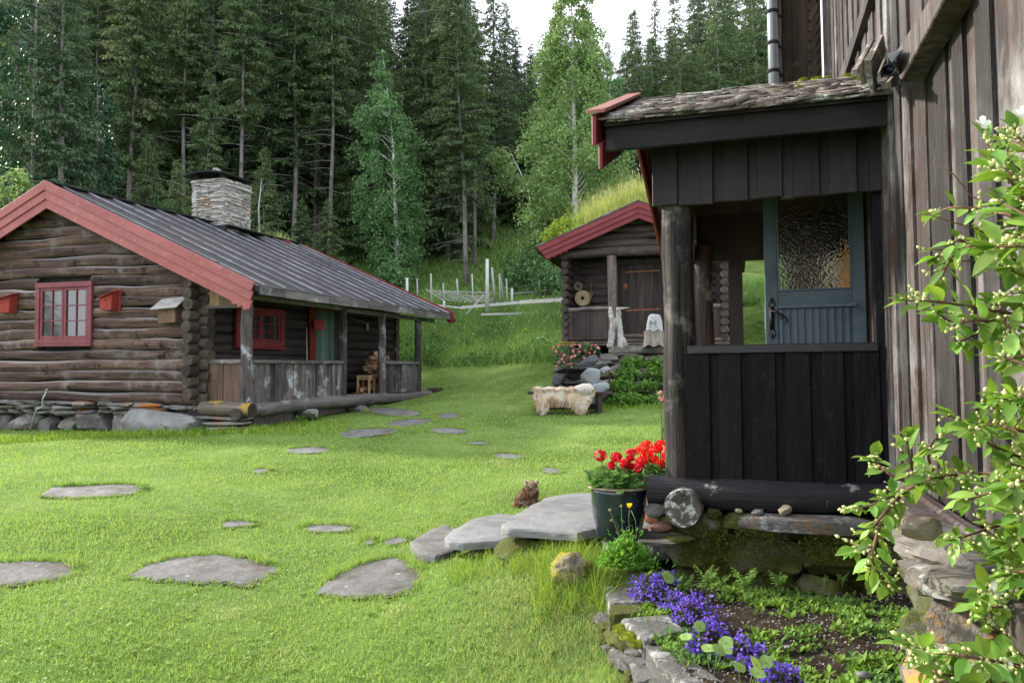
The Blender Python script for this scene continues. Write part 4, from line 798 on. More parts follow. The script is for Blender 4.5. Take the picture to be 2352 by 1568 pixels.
for (u, Y, v0, v1, w_, sd_, lab) in ((1225, 33, 560, 690, 50, 21, 'dark green bush left of the storehouse wall'), (1190, 36, 570, 650, 38, 22, 'smaller bush left of the dark green bush by the storehouse'), (1265, 31, 590, 690, 34, 23, 'leafy shrub touching the storehouse corner'), (905, 35.5, 585, 650, 40, 24, 'low leafy shrub at the foot of the left birch')):
    broadleaf(u, Y, [(v0, u-w_*.4, u+w_*.4), (v0+(v1-v0)*.4, u-w_, u+w_), (v1-10, u-w_*1.1, u+w_*1.1)], v1+20, lab, birch_leaf, bark_sp, 46, 120, .12, .03, sd_, name='bush', cat='bush', limbs=False, stem=[(u, v1+30), (u, v0+30)])
# ------------------------------------------------------------------ fences on the slope
pole_m = mat('bleached_fence_wood', (.22,.22,.215), (.42,.42,.415), scale=5, stretch=(1,1,.3), bump=.3, va=.3)
pale_wood = mat('pale_new_rail', (.42,.42,.41), (.58,.575,.56), scale=5, bump=.1, va=.1)
def fence(label, posts, rails, m_, zb=0):
    o = posts[0]; p0 = at(o[0], o[1], o[4]); e = empty('rail_fence', p0, label=label, cat='fence')
    for u, v0, u1, v1, Y, r in posts:
        a = at(u, v0, Y)-p0; b = at(u1, v1, Y)-p0; mb = MB(); mb.tube([a-Vector((0, 0, .25)), b], [r*1.0, r*.8], 7); mb.build('post', m_, e, True)
    for u0, v0, Y0, u1, v1, Y1, r in rails:
        mb = MB(); a = at(u0, v0, Y0)-p0; b = at(u1, v1, Y1)-p0; mb.beam(a, b, .04, r); mb.build('rail', m_, e)
fence('pale straight board fence along the top of the grass bank', [(1119,700,1119,595,29.5,.07),(1020,712,1020,690,29.8,.05),(1176,690,1176,662,30,.05),(936,700,935,638,30,.06)],
      [(880,688,30,1060,707,29.7,.06),(1060,706,29.7,1200,694,29.3,.10),(1195,694,29.3,1300,688,28.9,.13),(1640,676,28,1810,678,27.5,.15),(1640,706,28,1810,708,27.5,.08),(1105,722,29.2,1300,718,28.6,.07),(900,703,29.9,1020,716,29.6,.05)], pale_wood)
fence('old grey fence of upright stakes and slanting thin poles behind the board fence', [(991,690,990,628,31,.04),(1055,690,1049,640,31,.035),(1138,690,1130,614,30.5,.05),(1150,688,1147,628,30.8,.035),(1158,690,1150,635,30.8,.03),(1166,690,1163,640,30.8,.03),(960,680,958,640,32,.03),(1020,685,1018,650,31,.03),(1088,690,1084,630,30.9,.03),(1240,680,1239,640,31,.03)],
      [(978+i*13, 664+i*1.5, 31.3, 1020+i*13, 690+i*.8, 31.0, .03) for i in range(11)]+[(1070,722,30.2,1112,676,30.4,.07),(985,668,31.4,1130,672,31.2,.035),(1160,676,31,1290,664,31,.035)], pole_m)
# dead sapling behind the roof
mb = MB(); a = at(596, 530, 27); mb.tube([a-a, at(594, 480, 27)-a, at(598, 440, 27)-a, at(601, 410, 27)-a], [.03, .022, .015, .006], 6); mb.tube([at(597, 445, 27)-a, at(606, 425, 27)-a], [.01, .004], 5)
mb.tube([(0, 0, -2.5), (0, 0, 0)], .032, 6)
o = mb.build('dead_sapling', pole_m, None, True); o.location = a; setp(o, 'thin bare white sapling just right of the stone chimney', 'sapling')
# turf roofed shed behind the cabin
F4 = Frame(at(700, 583, 25.5), -19, 0); shd = empty('turf_roofed_shed', M=F4.M, label='turf roofed shed mostly hidden behind the cabin roof, with a red board end', cat='shed')
mb = MB(); mb.slab([(-5, -1.2, .15), (.15, -1.2, .15), (.15, .6, -.35), (-5, .6, -.35)], (0, 0, -.1)); mb.slab([(-5, -3, -.35), (.15, -3, -.35), (.15, -1.2, .15), (-5, -1.2, .15)], (0, 0, -.1)); mb.build('roof', felt, shd)
mb = MB(); mb.slab([(.18, -1.2, .22), (.18, .65, -.3), (.18, .65, -.5), (.18, -1.2, 0)], (.04, 0, 0)); mb.slab([(.18, -1.2, .22), (.18, -3.05, -.3), (.18, -3.05, -.5), (.18, -1.2, 0)], (.04, 0, 0)); mb.build('bargeboard', red_deep, shd)
mb = MB()
for i in range(14): mb.log((-4.8, .3, -.4-i*.2), (0, .3, -.4-i*.2), .11, 8, seg=4); mb.log((-.1, -2.8, -.4-i*.2), (-.1, .4, -.4-i*.2), .11, 8, seg=4); mb.log((-4.8, -2.7, -.4-i*.2), (0, -2.7, -.4-i*.2), .11, 8, seg=4)
mb.build('wall', log_x, shd)
def turf_blades(fr, x0, x1, y0, y1, zf, n, hmin, hmax, parent, matr, w=.012, lean=.3, name='roof_grass', lab=None):
    X = rng.uniform(x0, x1, n); Y = rng.uniform(y0, y1, n); Z = zf(X, Y); hg = rng.uniform(hmin, hmax, n)
    return np_obj(name, [scatter(blade_v, blade_t, np.c_[X, Y, Z], rots(rng.uniform(0, 6.28, n), rng.normal(0, lean, n), rng.normal(lean*.6, lean*.5, n)), np.c_[rng.uniform(.7, 1.4, n)*w, hg, hg], rng.random(n))], matr, parent)
roof_grass = mat('roof_grass_blades', (.26,.34,.09), (.42,.46,.17), scale=1.5, bump=0, va=.35, trans=.35, rough=.6, spec=.1, hue=.015)
o = turf_blades(F4, -5, .1, -3, .6, lambda X, Y: np.where(Y < -1.2, .15+(Y+1.2)*.28, .15-(Y+1.2)*.28), 5000, .15, .5, shd, roof_grass, .018); setp(o, kind='stuff')
# trees out of frame to the left (seen in the window glass) and behind the camera
for x, y, k_ in ((-38,-2,2),(-42,4,3),(-36,8,2),(-46,10,3),(-40,-9,3),(-33,-14,2),(-14,-30,3),(-4,-34,2),(8,-30,3),(16,-34,2)): put_spruce(x, y, k_, random.uniform(9, 14), 'spruce standing outside the photo to the side of the yard', 'spruces outside the photo around the yard', wide=1.2)
# ------------------------------------------------------------------ storehouse with turf roof
sh_log = wood('storehouse_log_x', (.018,.014,.013), (.075,.055,.05), 'x', scale=8, c3=(.13,.11,.11), c3s=2, c3t=(.58,.75), va=.3)
sh_log_y = wood('storehouse_log_y', (.02,.016,.015), (.09,.065,.055), 'y', scale=8, va=.3)
store = empty('turf_roofed_storehouse', M=F2.M, label='dark log storehouse with grassy turf roof and dark red bargeboards behind the bench', cat='storehouse')
G = lambda u, v, y: F2.hit(u, v, 1, y)
yb2 = -.45; ap = G(1466, 463, yb2); el = G(1233, 568, yb2); sl2 = (ap.z-el.z)/(ap.x-el.x); er = Vector((ap.x*2-el.x, yb2, el.z)); print('store', ap, el, er)
D2 = 5.2; bt2 = G(1466, 463, yb2).z-G(1466, 500, yb2).z
WX = G(1668, 700, 0).x                       # right wall
hz = lambda x: ap.z-abs(x-ap.x)*sl2
roof2 = MB()
for s in (1, -1):
    xe = er.x if s > 0 else el.x
    roof2.slab([(ap.x, yb2+.05, ap.z-.03), (xe, yb2+.05, el.z-.03), (xe, D2, el.z-.03), (ap.x, D2, ap.z-.03)], (0, 0, -.12))
r2 = roof2.build('roof', felt, store)
for s in (1, -1):
    xe = er.x if s > 0 else el.x; g = MB()
    for j in range(3):
        o0 = -j*bt2/3; o1 = -(j+1)*bt2/3-.01; y = yb2+.03*j
        dx = -.10*j*s
        g.slab([(ap.x, y, ap.z+o0), (xe+dx*.8, y, hz(xe+dx*.8)+o0), (xe+dx*.8-.10*s, y, hz(xe+dx*.8-.10*s)+o1), (ap.x, y, ap.z+o1)], (0, -.035, 0), var=.6-.2*j)
    for q_ in range(4):
        xx = xe-(.30+.15*q_)*s; g.tube([(xx, yb2+.05, hz(xx)-bt2+.03), (xx, yb2+.09, hz(xx)-bt2+.03)], .07, 10, var=.2)
    g.build('bargeboard', mat('store_red_paint', (.15,.02,.026), (.23,.038,.045), scale=4, bump=.15, rough=.5, va=.15), store, bevel=.005)
fe = MB()   # slate row on the verge
for s in (1, -1):
    for i in range(12):
        x = ap.x+s*(abs(el.x-ap.x)*(i+.5)/12); fe.box((x, yb2+.06, hz(x)+.02), (.28, .22, .03), Matrix.Rotation(s*math.atan(sl2), 3, 'Y'), jit=.012)
fe.build('verge_slates', flag_mat, r2)
# turf body: lumpy sheet
tm = MB(); nxx, nyy = 40, 30; vs = []
def tz(x, y): return hz(x)+.02+.07*math.sin(x*2.1+y)*math.sin(y*1.7)+.10+.06*mnoise.noise(Vector((x*1.5, y*1.5, 0)))
for i in range(nxx+1):
    for j in range(nyy+1):
        x = el.x+.1+(er.x-el.x-.2)*i/nxx; y = yb2+.15+(D2-yb2-.2)*j/nyy; edge = min(1, i/1.5, (nxx-i)/1.5, j/1.5)
        vs.append((x, y, hz(x)-.02+(tz(x, y)-hz(x)+.02)*edge))
tm.add(vs, [(i*(nyy+1)+j, (i+1)*(nyy+1)+j, (i+1)*(nyy+1)+j+1, i*(nyy+1)+j+1) for i in range(nxx) for j in range(nyy)], .5)
moss_y = mat('golden_moss_turf', (.24,.20,.04), (.38,.36,.08), scale=2, bump=.8, bdist=.04, c3=(.16,.22,.05), c3s=1.2, c3t=(.45,.6))
tm.build('turf', moss_y, r2, True)
hzv = lambda X, Y: ap.z-np.abs(X-ap.x)*sl2+.05
g1 = turf_blades(F2, el.x+.9, er.x-.2, yb2+.5, D2, hzv, 24000, .4, 1.05, r2, roof_grass, .010, .24, 'turf_grass'); setp(g1, kind='stuff')
g2 = turf_blades(F2, el.x+.5, er.x-.5, yb2+.2, yb2+.6, hzv, 1500, .08, .28, r2, roof_grass, .008, .3, 'turf_edge_grass'); setp(g2, kind='stuff')
seed_m = mat('seed_heads', (.34,.27,.19), (.48,.40,.30), bump=0, va=.3, trans=.2)
n = 900; X = rng.uniform(el.x+1.0, er.x-.2, n); Y = rng.uniform(yb2+.5, D2, n); hh = rng.uniform(.85, 1.3, n)
g3 = np_obj('turf_seed_heads', [scatter(blade_v, blade_t, np.c_[X, Y, hzv(X, Y)], rots(rng.uniform(0, 6.3, n), rng.normal(0, .15, n), rng.normal(.15, .1, n)), np.c_[np.full(n, .004), hh, hh], rng.random(n)),
    scatter([(-.5,0,0),(.5,0,0),(0,.1,1)], [(0,1,2)], np.c_[X+hh*.15, Y, hzv(X, Y)+hh*.82], rots(rng.uniform(0, 6.3, n), rng.normal(0, .3, n), rng.normal(.3, .2, n)), np.c_[np.full(n, .03), np.full(n, .1), np.full(n, .13)], rng.random(n))], seed_m, r2); setp(g3, kind='stuff')
# little bush growing on the roof's left edge
def leafball(name, M_or_loc, blobs, nleaf, ls, lm, parent=None, q=leaf_q, t=leaf_t, up=-.2, seed=0):
    r = np.random.default_rng(seed); P = []
    for (cx, cy, cz, rx, rz_) in blobs:
        m = int(nleaf*rx/.3); d = r.normal(0, 1, (m, 3)); d /= np.linalg.norm(d, axis=1)[:, None]; d *= (r.random(m)**.4)[:, None]; P.append(d*np.array([rx, rx, rz_])+np.array([cx, cy, cz]))
    P = np.concatenate(P); m = len(P)
    return np_obj(name, [scatter(q, t, P, rots(r.uniform(0, 6.28, m), r.normal(up, .6, m), r.normal(0, .6, m)), ls*r.uniform(.6, 1.3, m), np.clip(r.normal(.5, .2, m), 0, 1))], lm, parent)
b0 = G(1300, 520, .1)
o = leafball('roof_shrub', None, [(b0.x-.45, .1, b0.z-.25, .26, .25), (b0.x, .15, b0.z-.12, .32, .3), (b0.x+.4, .3, b0.z+.05, .3, .28), (b0.x+.15, .0, b0.z-.3, .3, .2), (b0.x+.0, .3, b0.z+.15, .22, .25), (b0.x-.25, .2, b0.z-.05, .25, .25), (b0.x+.7, .3, b0.z-.05, .25, .2)], 330, .075, mat('yellow_green_leaves', (.17,.26,.04), (.30,.40,.08), bump=0, va=.35, trans=.35), r2, seed=5)
# walls: recessed gallery front
YW = .85; zf = 0.0; zh = G(1360, 585, 0).z      # header height
zb2 = -.16; LH2 = .20
m = MB(); mr = MB(); z = zb2+LH2/2
mf = MB()
while z < ap.z-.3:
    hw = (ap.z-.22-z)/sl2
    if z < zh:
        m.log((.1, YW, z), (WX-.1, YW, z), LH2*.56, 12, seg=12, flat=.6, wob=.016)
    else:
        mf.log((max(-.05, ap.x-hw), .02, z), (min(WX+.05, ap.x+hw), .02, z), LH2*.55, 10, seg=8, wob=.02)
    mr.log((max(0, ap.x-hw), D2-.5, z), (min(WX, ap.x+hw), D2-.5, z), LH2*.54, 8, seg=4)
    z += LH2
m.build('recessed_wall', sh_log, store, 'auto'); mr.build('rear_wall', sh_log, store, 'auto'); mf.log((-.1, -.02, zh+.05), (WX+.1, -.02, zh+.02), .13, 12, .9, .02); mf.build('gable_wall', sh_log, store, 'auto')
for x in (.08, WX-.05):
    sd = MB(); en = MB(); e2_ = MB(); z = zb2
    while z < zh+.2:
        sd.log((x, -.05 if z < .02 or z > zh-.2 else -.0, z), (x, D2-.4, z), LH2*.55, 10, seg=8)
        en.tube([(x, -.16+random.uniform(-.03, .03), z), (x, .0, z)], [LH2*.46, LH2*.56], 10, jit=.05)
        e2_.tube([(x-.2, YW, z), (x+.22, YW, z)], [LH2*.5, LH2*.5], 10, jit=.04); z += LH2
    sd.build('side_wall', sh_log_y, store, 'auto'); en.build('corner_log_ends', end_grain, store, 'auto'); e2_.build('corner_log_ends', end_grain, store, 'auto')
m = MB(); m.bb(.05, WX-.05, -.05, YW, zf-.08, zf-.0, .3); m.bb(.2, WX-.2, YW+.05, D2-.6, zb2, zh+.3, .3); m.build('floor', black_m, store)
m = MB(); m.bb(.02, WX+.0, YW*.0+.1, YW+.1, zh+.15, zh+.2); m.build('gallery_ceiling', black_m, store)
px_ = G(1406, 680, 0).x
for xx in (px_, 2*ap.x-px_):
    m = MB(); m.tube([(xx, .0, 0), (xx+.01, .01, zh*.5), (xx-.01, 0, zh-.05)], [.125, .115, .13], 10, jit=.03); m.build('gallery_post', wood('gallery_post_wood', (.06,.045,.04), (.20,.155,.14), 'z', scale=8, c3=(.32,.31,.33), c3s=3, c3t=(.55,.7)), store, 'auto')
rz2 = G(1350, 711, 0).z
for a, b in ((.05, px_-.1), (2*ap.x-px_+.1, WX-.05)):
    m = MB(); m.log((a-.05, -.06, rz2), (b+.02, -.06, rz2+.02), .055, 8, .9, .01); m.build('railing', grey_x, store, 'auto')
    boards(a, b, .02, rz2-.04, dark_z, 5, par=store, axis='x', x=-.02, nm='railing_board')
m = MB(); m.bb(-.05, WX+.1, -.2, -.02, -.14, -.07, .5); m.bb(-.05, px_+.1, -.22, -.06, -.06, -.035, .9); m.bb(px_+.12, WX+.1, -.16, -.02, -.05, .03, .4); m.log((px_+.1, -.02, .12), (WX-.2, .0, .06), .06, 8, .2, .02); m.build('sill_beam', mat('lichen_sill', (.05,.04,.035), (.17,.13,.11), scale=9, stretch=(.15,1,1), c3=(.34,.24,.04), c3s=1.5, c3t=(.52,.66), bump=.4), store, bevel=.01)
# door
yd = YW-.16; dx0 = G(1424, 690, yd).x; dx1 = 2*ap.x-px_-.25; dz1 = G(1480, 607, yd).z
m = MB(); nbd = 5
for i in range(nbd): m.bb(dx0+(dx1-dx0)*i/nbd+.004, dx0+(dx1-dx0)*(i+1)/nbd-.004, yd, yd+.05, .1, dz1)
dd = m.build('door', dark_z, store)
rust = mat('rusty_iron', (.22,.08,.04), (.36,.15,.08), scale=12, bump=.3, va=.1)
for v in (625, 713):
    a = G(1440, v, yd-.02); m = MB(); m.beam((a.x, yd-.012, a.z), (dx1-.05, yd-.012, a.z+.02), .012, .035); m.rock((a.x-.02, yd-.012, a.z), (.07, .02, .05), sub=1); m.build('hinge', rust, dd)
a = G(1437, 657, yd); m = MB(); m.box((a.x, yd-.012, a.z), (.10, .012, .13)); m.tube([(a.x, yd-.03, a.z), (a.x, yd-.015, a.z)], .02, 8, var=0); m.build('lock_plate', rust, dd)
m = MB(); m.bb(dx0-.16, dx0-.005, yd-.03, yd+.1, .05, dz1+.1); m.bb(dx1+.005, dx1+.15, yd-.03, yd+.1, .05, dz1+.1); m.bb(dx0-.2, dx1+.2, yd-.04, yd+.1, dz1+.01, dz1+.14); m.build('door_frame', dark_z, store)
# base: corner stones
m = MB()
for x in (.15, 1.6, 3.1, WX-.1):
    m.rock((x, .15, -.42), (.75, .7, .34), sub=3, sq=.6); m.rock((x, .15, -.75), (.95, .9, .4), sub=3, sq=.6)
m.rock((.35, -.05, -.235), (.9, .5, .08), Matrix.Rotation(R(-6), 3, 'Y'), sub=2, sq=.5)
for i in range(9): m.rock((.4+i*.45, 1.2, -.55), (.6, .5, .6), sub=2, sq=.6)
m.build('corner_stone', stone_m, store, 'auto')
# discs hanging on the wall
disc_m = mat('pale_round_wood', (.30,.25,.14), (.46,.39,.24), scale=5, bump=.2, va=.1)
def ringdisc(u, v, r, hole, y, mm, label):
    p = G(u, v, y); m = MB(); n = 26; vs = []; 
    for yy in (0, -.05):
        for rr in (r, hole):
            for k in range(n): vs.append((rr*math.cos(6.2832*k/n), yy, rr*math.sin(6.2832*k/n)))
    fs = []
    for k in range(n):
        k2 = (k+1) % n; fs += [(k, k2, n+k2, n+k), (2*n+k, 3*n+k, 3*n+k2, 2*n+k2), (k, 2*n+k, 2*n+k2, k2), (n+k, n+k2, 3*n+k2, 3*n+k)]
    m.add(vs, fs, .5); o = m.build('wooden_disc', mm, None, bevel=.008); o.matrix_world = F2.M @ Matrix.Translation(p) @ Matrix.Rotation(R(12), 4, 'Z'); setp(o, label, 'wooden disc')
ringdisc(1338, 685, .215, .045, YW-.14, disc_m, 'large pale round wooden disc with a square hole hanging on the storehouse wall')
ringdisc(1328, 658, .125, .035, YW-.14, mat('dark_round_wood', (.10,.075,.06), (.2,.15,.12), bump=.2), 'small dark wooden disc hanging above the large pale disc')
p = G(1358, 672, YW-.14); m = MB(); m.tube([(0, 0, .3), (0, -.01, .0)], .006, 5); m.add([(-.06, 0, 0), (.06, 0, .02), (.02, 0, -.16), (-.03, 0, -.15)], [(0, 1, 2, 3)], .4); m.tube([(0, 0, -.1), (-.09, 0, -.45)], [.02, .012], 6); m.tube([(-.15, 0, .3), (0, .01, .36), (.12, 0, .3)], .006, 5)
o = m.build('hanging_tool', mat('rusty_tool', (.12,.06,.045), (.2,.11,.09), bump=.2)); sm = o.modifiers.new('s', 'SOLIDIFY'); sm.thickness = .02; o.matrix_world = F2.M @ Matrix.Translation(p); setp(o, 'old rusty hand tool hanging by wire on the storehouse wall', 'tool')
p = G(1310, 735, -.05); m = MB()
for q_ in range(3): m.tube([(.12*math.cos(a)-.02*q_, -.05, .1*math.sin(a)) for a in np.linspace(-2.2-.3*q_, 1.2+.2*q_, 12)], .006, 5)
o = m.build('wire_coil', black_m, None, True); o.matrix_world = F2.M @ Matrix.Translation(p); setp(o, 'dark loose wire coil hanging at the storehouse railing corner', 'wire')

# ------------------------------------------------------------------ stone terrace with planting frames below the storehouse
lichen_stone = mat('lichen_terrace_stone', (.10,.095,.085), (.26,.25,.22), scale=4, detail=10, c3=(.30,.24,.05), c3s=2, c3t=(.56,.64), c4=(.5,.5,.46), c4s=7, c4t=(.62,.68), bump=.8, bdist=.03, va=.3, rough=.9)
ter = empty('stone_terrace', at(1440, 935, 19.3), label='stepped lichen covered stone terrace wall below the storehouse', cat='stone wall'); T0 = ter.location.copy()
m = MB()
for (u0, u1, v0, v1, Y) in ((1395,1545,793,812,20.6),(1545,1700,795,815,20.6),(1378,1420,812,836,20.4),(1340,1400,836,870,20.1),(1400,1470,842,870,20.1),(1345,1420,822,842,20.3),(1420,1480,815,842,20.45),(1480,1550,815,842,20.45),(1470,1560,848,872,20.05),
    (1385,1450,872,892,19.8),(1450,1520,872,896,19.8),(1300,1350,870,905,19.9),(1350,1400,870,900,19.85),(1390,1470,896,918,19.5),(1470,1540,900,925,19.5),(1340,1400,905,930,19.5),(1400,1470,920,938,19.3),(1470,1560,926,942,19.3),(1540,1640,840,942,19.7),(1560,1620,815,842,20.4)):
    a = at(u0, (v0+v1)/2, Y); b = at(u1, (v0+v1)/2, Y); zt_, z0_ = at(u0, v0, Y).z, at(u0, v1, Y).z
    m.rock(((a.x+b.x)/2-T0.x, Y+.2-T0.y, (zt_+z0_)/2-T0.z-.0), ((b.x-a.x)*1.05, .7, (zt_-z0_)*1.12), sub=3, rough=.07, clip=6, sq=.5)
m.slab([(-.9, .35, -.25), (1.7, .35, -.25), (1.7, 1.2, .95), (-.6, 1.2, .95)], (0, .4, -.3))
m.build('wall_stones', lichen_stone, ter, 'auto')
fm = mat('frame_dark_wood', (.03,.025,.022), (.09,.07,.06), bump=.2)
for i, (u0, u1, v0, v1, Y) in enumerate(((1430,1548,818,842,20.0),(1415,1562,850,880,19.6),(1400,1530,862,892,19.5),(1395,1532,896,922,19.2))):
    a = at(u0, v0, Y)-T0; b = at(u1, v1, Y)-T0; mb = MB(); 
    mb.beam((a.x, a.y, a.z), (b.x, a.y, a.z-.02), .04, .03); mb.beam((a.x, a.y, b.z), (a.x, a.y, a.z), .04, .03, up=(0, 1, 0)); mb.beam((b.x, a.y, b.z), (b.x, a.y, a.z), .04, .03, up=(0, 1, 0))
    mb.build('planting_frame', fm, ter)
straw_leaf = mat('strawberry_leaves', (.06,.16,.025), (.15,.30,.05), bump=0, va=.4, trans=.3)
for i, (u, v, Y, rx, rz_, lab) in enumerate(((1452,826,19.9,.32,.2,'leafy plant in the top left planting frame'),(1515,828,19.9,.36,.18,'leafy plant in the top right planting frame'),(1440,852,19.6,.32,.16,'leafy plant in the second frame, left'),(1500,852,19.6,.28,.2,'leafy plant in the second frame, right'),
        (1548,868,19.5,.28,.2,'leafy plant beside the black porch post on the terrace'),(1430,880,19.3,.36,.22,'leafy plant in the third planting frame, left'),(1488,882,19.3,.22,.18,'leafy plant in the third planting frame, right'),(1440,908,19.0,.45,.16,'ferny plant in the lowest planting frame, left'),(1510,912,19.0,.35,.14,'low plant in the lowest planting frame, right'),(1560,905,19,.3,.25,'broad leaved plant at the right end of the terrace'))):
    p = at(u, v+8, Y); o = leafball('terrace_plant', None, [(0, 0, .03, rx*.8, rz_), (rx*.5, -.05, 0, rx*.5, rz_*.8), (-rx*.5, 0, 0, rx*.5, rz_*.7)], 190, .085, straw_leaf, None, seed=i+40); o.location = p; setp(o, lab, 'plant')
# roses
rose_leaf = mat('rose_leaves', (.04,.11,.04), (.09,.19,.06), bump=0, va=.4, trans=.25); pink = mat('pink_petals', (.62,.17,.20), (.75,.34,.34), bump=0, va=.25, trans=.3)
stem_m = mat('green_stems', (.09,.15,.05), (.16,.22,.08), bump=0, va=.2)
def rose(u, v, Y, blobs, nf, lab, leafn=240, ls=.06, fs=.07):
    p = at(u, v, Y); p.z = min(p.z, max(h(p.x, p.y), p.z-.4)) if False else p.z
    e = empty('rose_bush', p, label=lab, cat='rose bush'); g = h(p.x, p.y)-p.z
    leafball('leaves', None, blobs, leafn, ls, rose_leaf, e, seed=int(u)); mb = MB(); fl = []
    for b in blobs:
        for k in range(3): mb.tube([(b[0]*.3, b[1]*.3, min(g, -.3)), (b[0]*.8, b[1], b[2]*.5), (b[0]+random.uniform(-.5, .5)*b[3], b[1], b[2]+b[4]*.8)], [.008, .006, .004], 4)
        n = int(nf*b[3]/.3); d = rng.normal(0, 1, (n, 3)); d /= np.linalg.norm(d, axis=1)[:, None]; d[:, 1] = -np.abs(d[:, 1]); fl.append(d*np.array([b[3], b[3], b[4]])*1.05+np.array(b[:3]))
    mb.build('stems', stem_m, e); P = np.concatenate(fl); n = len(P)
    for jj, (dx, dy, dz) in enumerate(rng.normal(0, .012, (5, 3))):
        pass
    parts_ = [scatter(disc_v, disc_t, P+rng.normal(0, fs*.18, (n, 3)), rots(rng.uniform(0, 6.3, n), rng.normal(.9, .6, n), rng.normal(0, .6, n)), fs*rng.uniform(.5, 1.1, n), rng.random(n)) for _ in range(5)]
    np_obj('blossoms', parts_, pink, e)
rose(1295, 838, 20.6, [(-.15, 0, .2, .2, .28), (.1, 0, .35, .22, .2), (.3, -.05, .15, .22, .2), (0, -.1, -.05, .2, .16), (.35, -.1, -.08, .28, .15)], 9, 'pink rambling rose at the left corner of the storehouse, fullest bloom')
rose(1348, 820, 20.5, [(0, 0, .25, .22, .12), (.2, 0, .18, .16, .14), (.05, 0, -.05, .26, .22)], 9, 'pink rose below the storehouse sill, right of the rambling rose')
rose(1525, 925, 13.2, [(.0, 0, .12, .13, .06), (-.07, 0, .03, .08, .04), (.1, -.02, -.12, .08, .04)], 12, 'sparse pink rose sprig beside the black porch post', 30, .04, .065)
rose(1512, 1020, 9.5, [(0, 0, .0, .10, .05), (-.05, 0, -.3, .12, .03), (.05, 0, .18, .06, .04)], 6, 'thin pink rose stems behind the red geraniums', 22, .03, .035)
# driftwood, stump, carved stone, stones
def remeshed(name, blobs, vox, m_, parent=None, disp=.0, label=None, cat=None, loc=None, smooth=True):
    bm = bmesh.new()
    for b in blobs:
        (p0, p1, r0, r1) = b; p0 = Vector(p0); p1 = Vector(p1); n = max(2, int((p1-p0).length/(min(r0, r1)*.5))+1)
        for i in range(n):
            t = i/(n-1); bmesh.ops.create_icosphere(bm, subdivisions=2, radius=r0+(r1-r0)*t, matrix=Matrix.Translation(p0.lerp(p1, t)))
    me = bpy.data.meshes.new(name); bm.to_mesh(me); bm.free(); o = link_mesh(name, me, m_, parent)
    rm = o.modifiers.new('r', 'REMESH'); rm.mode = 'VOXEL'; rm.voxel_size = vox; rm.use_smooth_shade = smooth
    sm_ = o.modifiers.new('sm', 'SMOOTH'); sm_.iterations = 4
    if disp:
        tx = bpy.data.textures.new('clouds', 'CLOUDS'); tx.noise_scale = .12; dm = o.modifiers.new('d', 'DISPLACE'); dm.texture = tx; dm.strength = disp; dm.mid_level = .5
    if loc is not None: o.location = loc
    if label: setp(o, label, cat)
    return o
drift = mat('silver_driftwood', (.34,.32,.30), (.72,.70,.67), scale=9, stretch=(1,1,.2), bump=.9, bdist=.03, c3=(.16,.13,.11), c3s=5, c3t=(.58,.66))
p0 = at(1412, 795, 20.35); Yd = 20.35
def D(u, v, dy=0): q = at(u, v, Yd+dy)-p0; return (q.x, q.y, q.z)
remeshed('driftwood', [(D(1402,794), D(1406,765), .085, .075), (D(1405,765), D(1408,740), .08, .08), (D(1408,740), D(1402,718), .08, .06), (D(1402,718), D(1402,706), .06, .03), (D(1426,794), D(1424,772), .085, .07), (D(1426,772), D(1422,745), .075, .08), (D(1422,745), D(1420,722), .08, .06), (D(1410,740), D(1420,735), .07, .07), (D(1424,722), D(1418,709), .05, .05), (D(1418,709), D(1430,708), .05, .03), (D(1430,708), D(1446,706), .03, .01), (D(1436,792), D(1430,775), .06, .05)], .018, drift, disp=.05, label='tall silvery driftwood root standing upright on the terrace wall', cat='driftwood', loc=p0)
m = MB(); p = at(1503, 793, 20.35); 
prof = [(.30, -.02), (.27, .1), (.25, .2), (.26, .36)]
m.lathe(prof, n=14); m.v = [(x*(1+.12*math.sin(7*math.atan2(y, x))), y*(1+.12*math.sin(5*math.atan2(y, x)+1)), z+.03*math.sin(3*x*9)) for x, y, z in m.v]; m.add([(.25*math.cos(a), .25*math.sin(a), .33) for a in np.linspace(0, 6.28, 13)[:-1]], [tuple(range(12))], .6)
o = m.build('tree_stump', mat('grey_stump', (.12,.10,.09), (.36,.32,.29), scale=8, stretch=(1,1,.25), bump=1, bdist=.03), None, True); o.location = p; setp(o, 'short grey tree stump on the terrace wall under the carved stone', 'stump')
st0 = empty('carved_stone', at(1503, 765, 20.3), label='white pointed stone carved with the letter M on the stump', cat='carved stone')
m = MB(); q = [D2_ for D2_ in ((-.20, 0, .0), (.22, 0, .0), (.20, 0, .3), (.15, 0, .46), (-.08, 0, .48), (-.13, 0, .42), (-.18, 0, .2))]; m.slab(q, (0, .12, 0)); m.build('stone', mat('white_stone', (.30,.31,.325), (.46,.47,.49), scale=5, bump=.8, c3=(.4,.4,.4), c3s=5), st0, bevel=.03)
m = MB(); k = .09; base = (-.08, -.012, .14)
pts = [(-.02, 0, 0), (-.02, 0, .17), (.05, 0, .08), (.12, 0, .17), (.12, 0, 0)]
for a, b in zip(pts[:-1], pts[1:]): m.beam(Vector(a)+Vector(base), Vector(b)+Vector(base), .014, .014, up=(0, 1, 0))
m.build('letter', mat('carved_line', (.16,.16,.17), (.2,.2,.2), bump=0), st0)
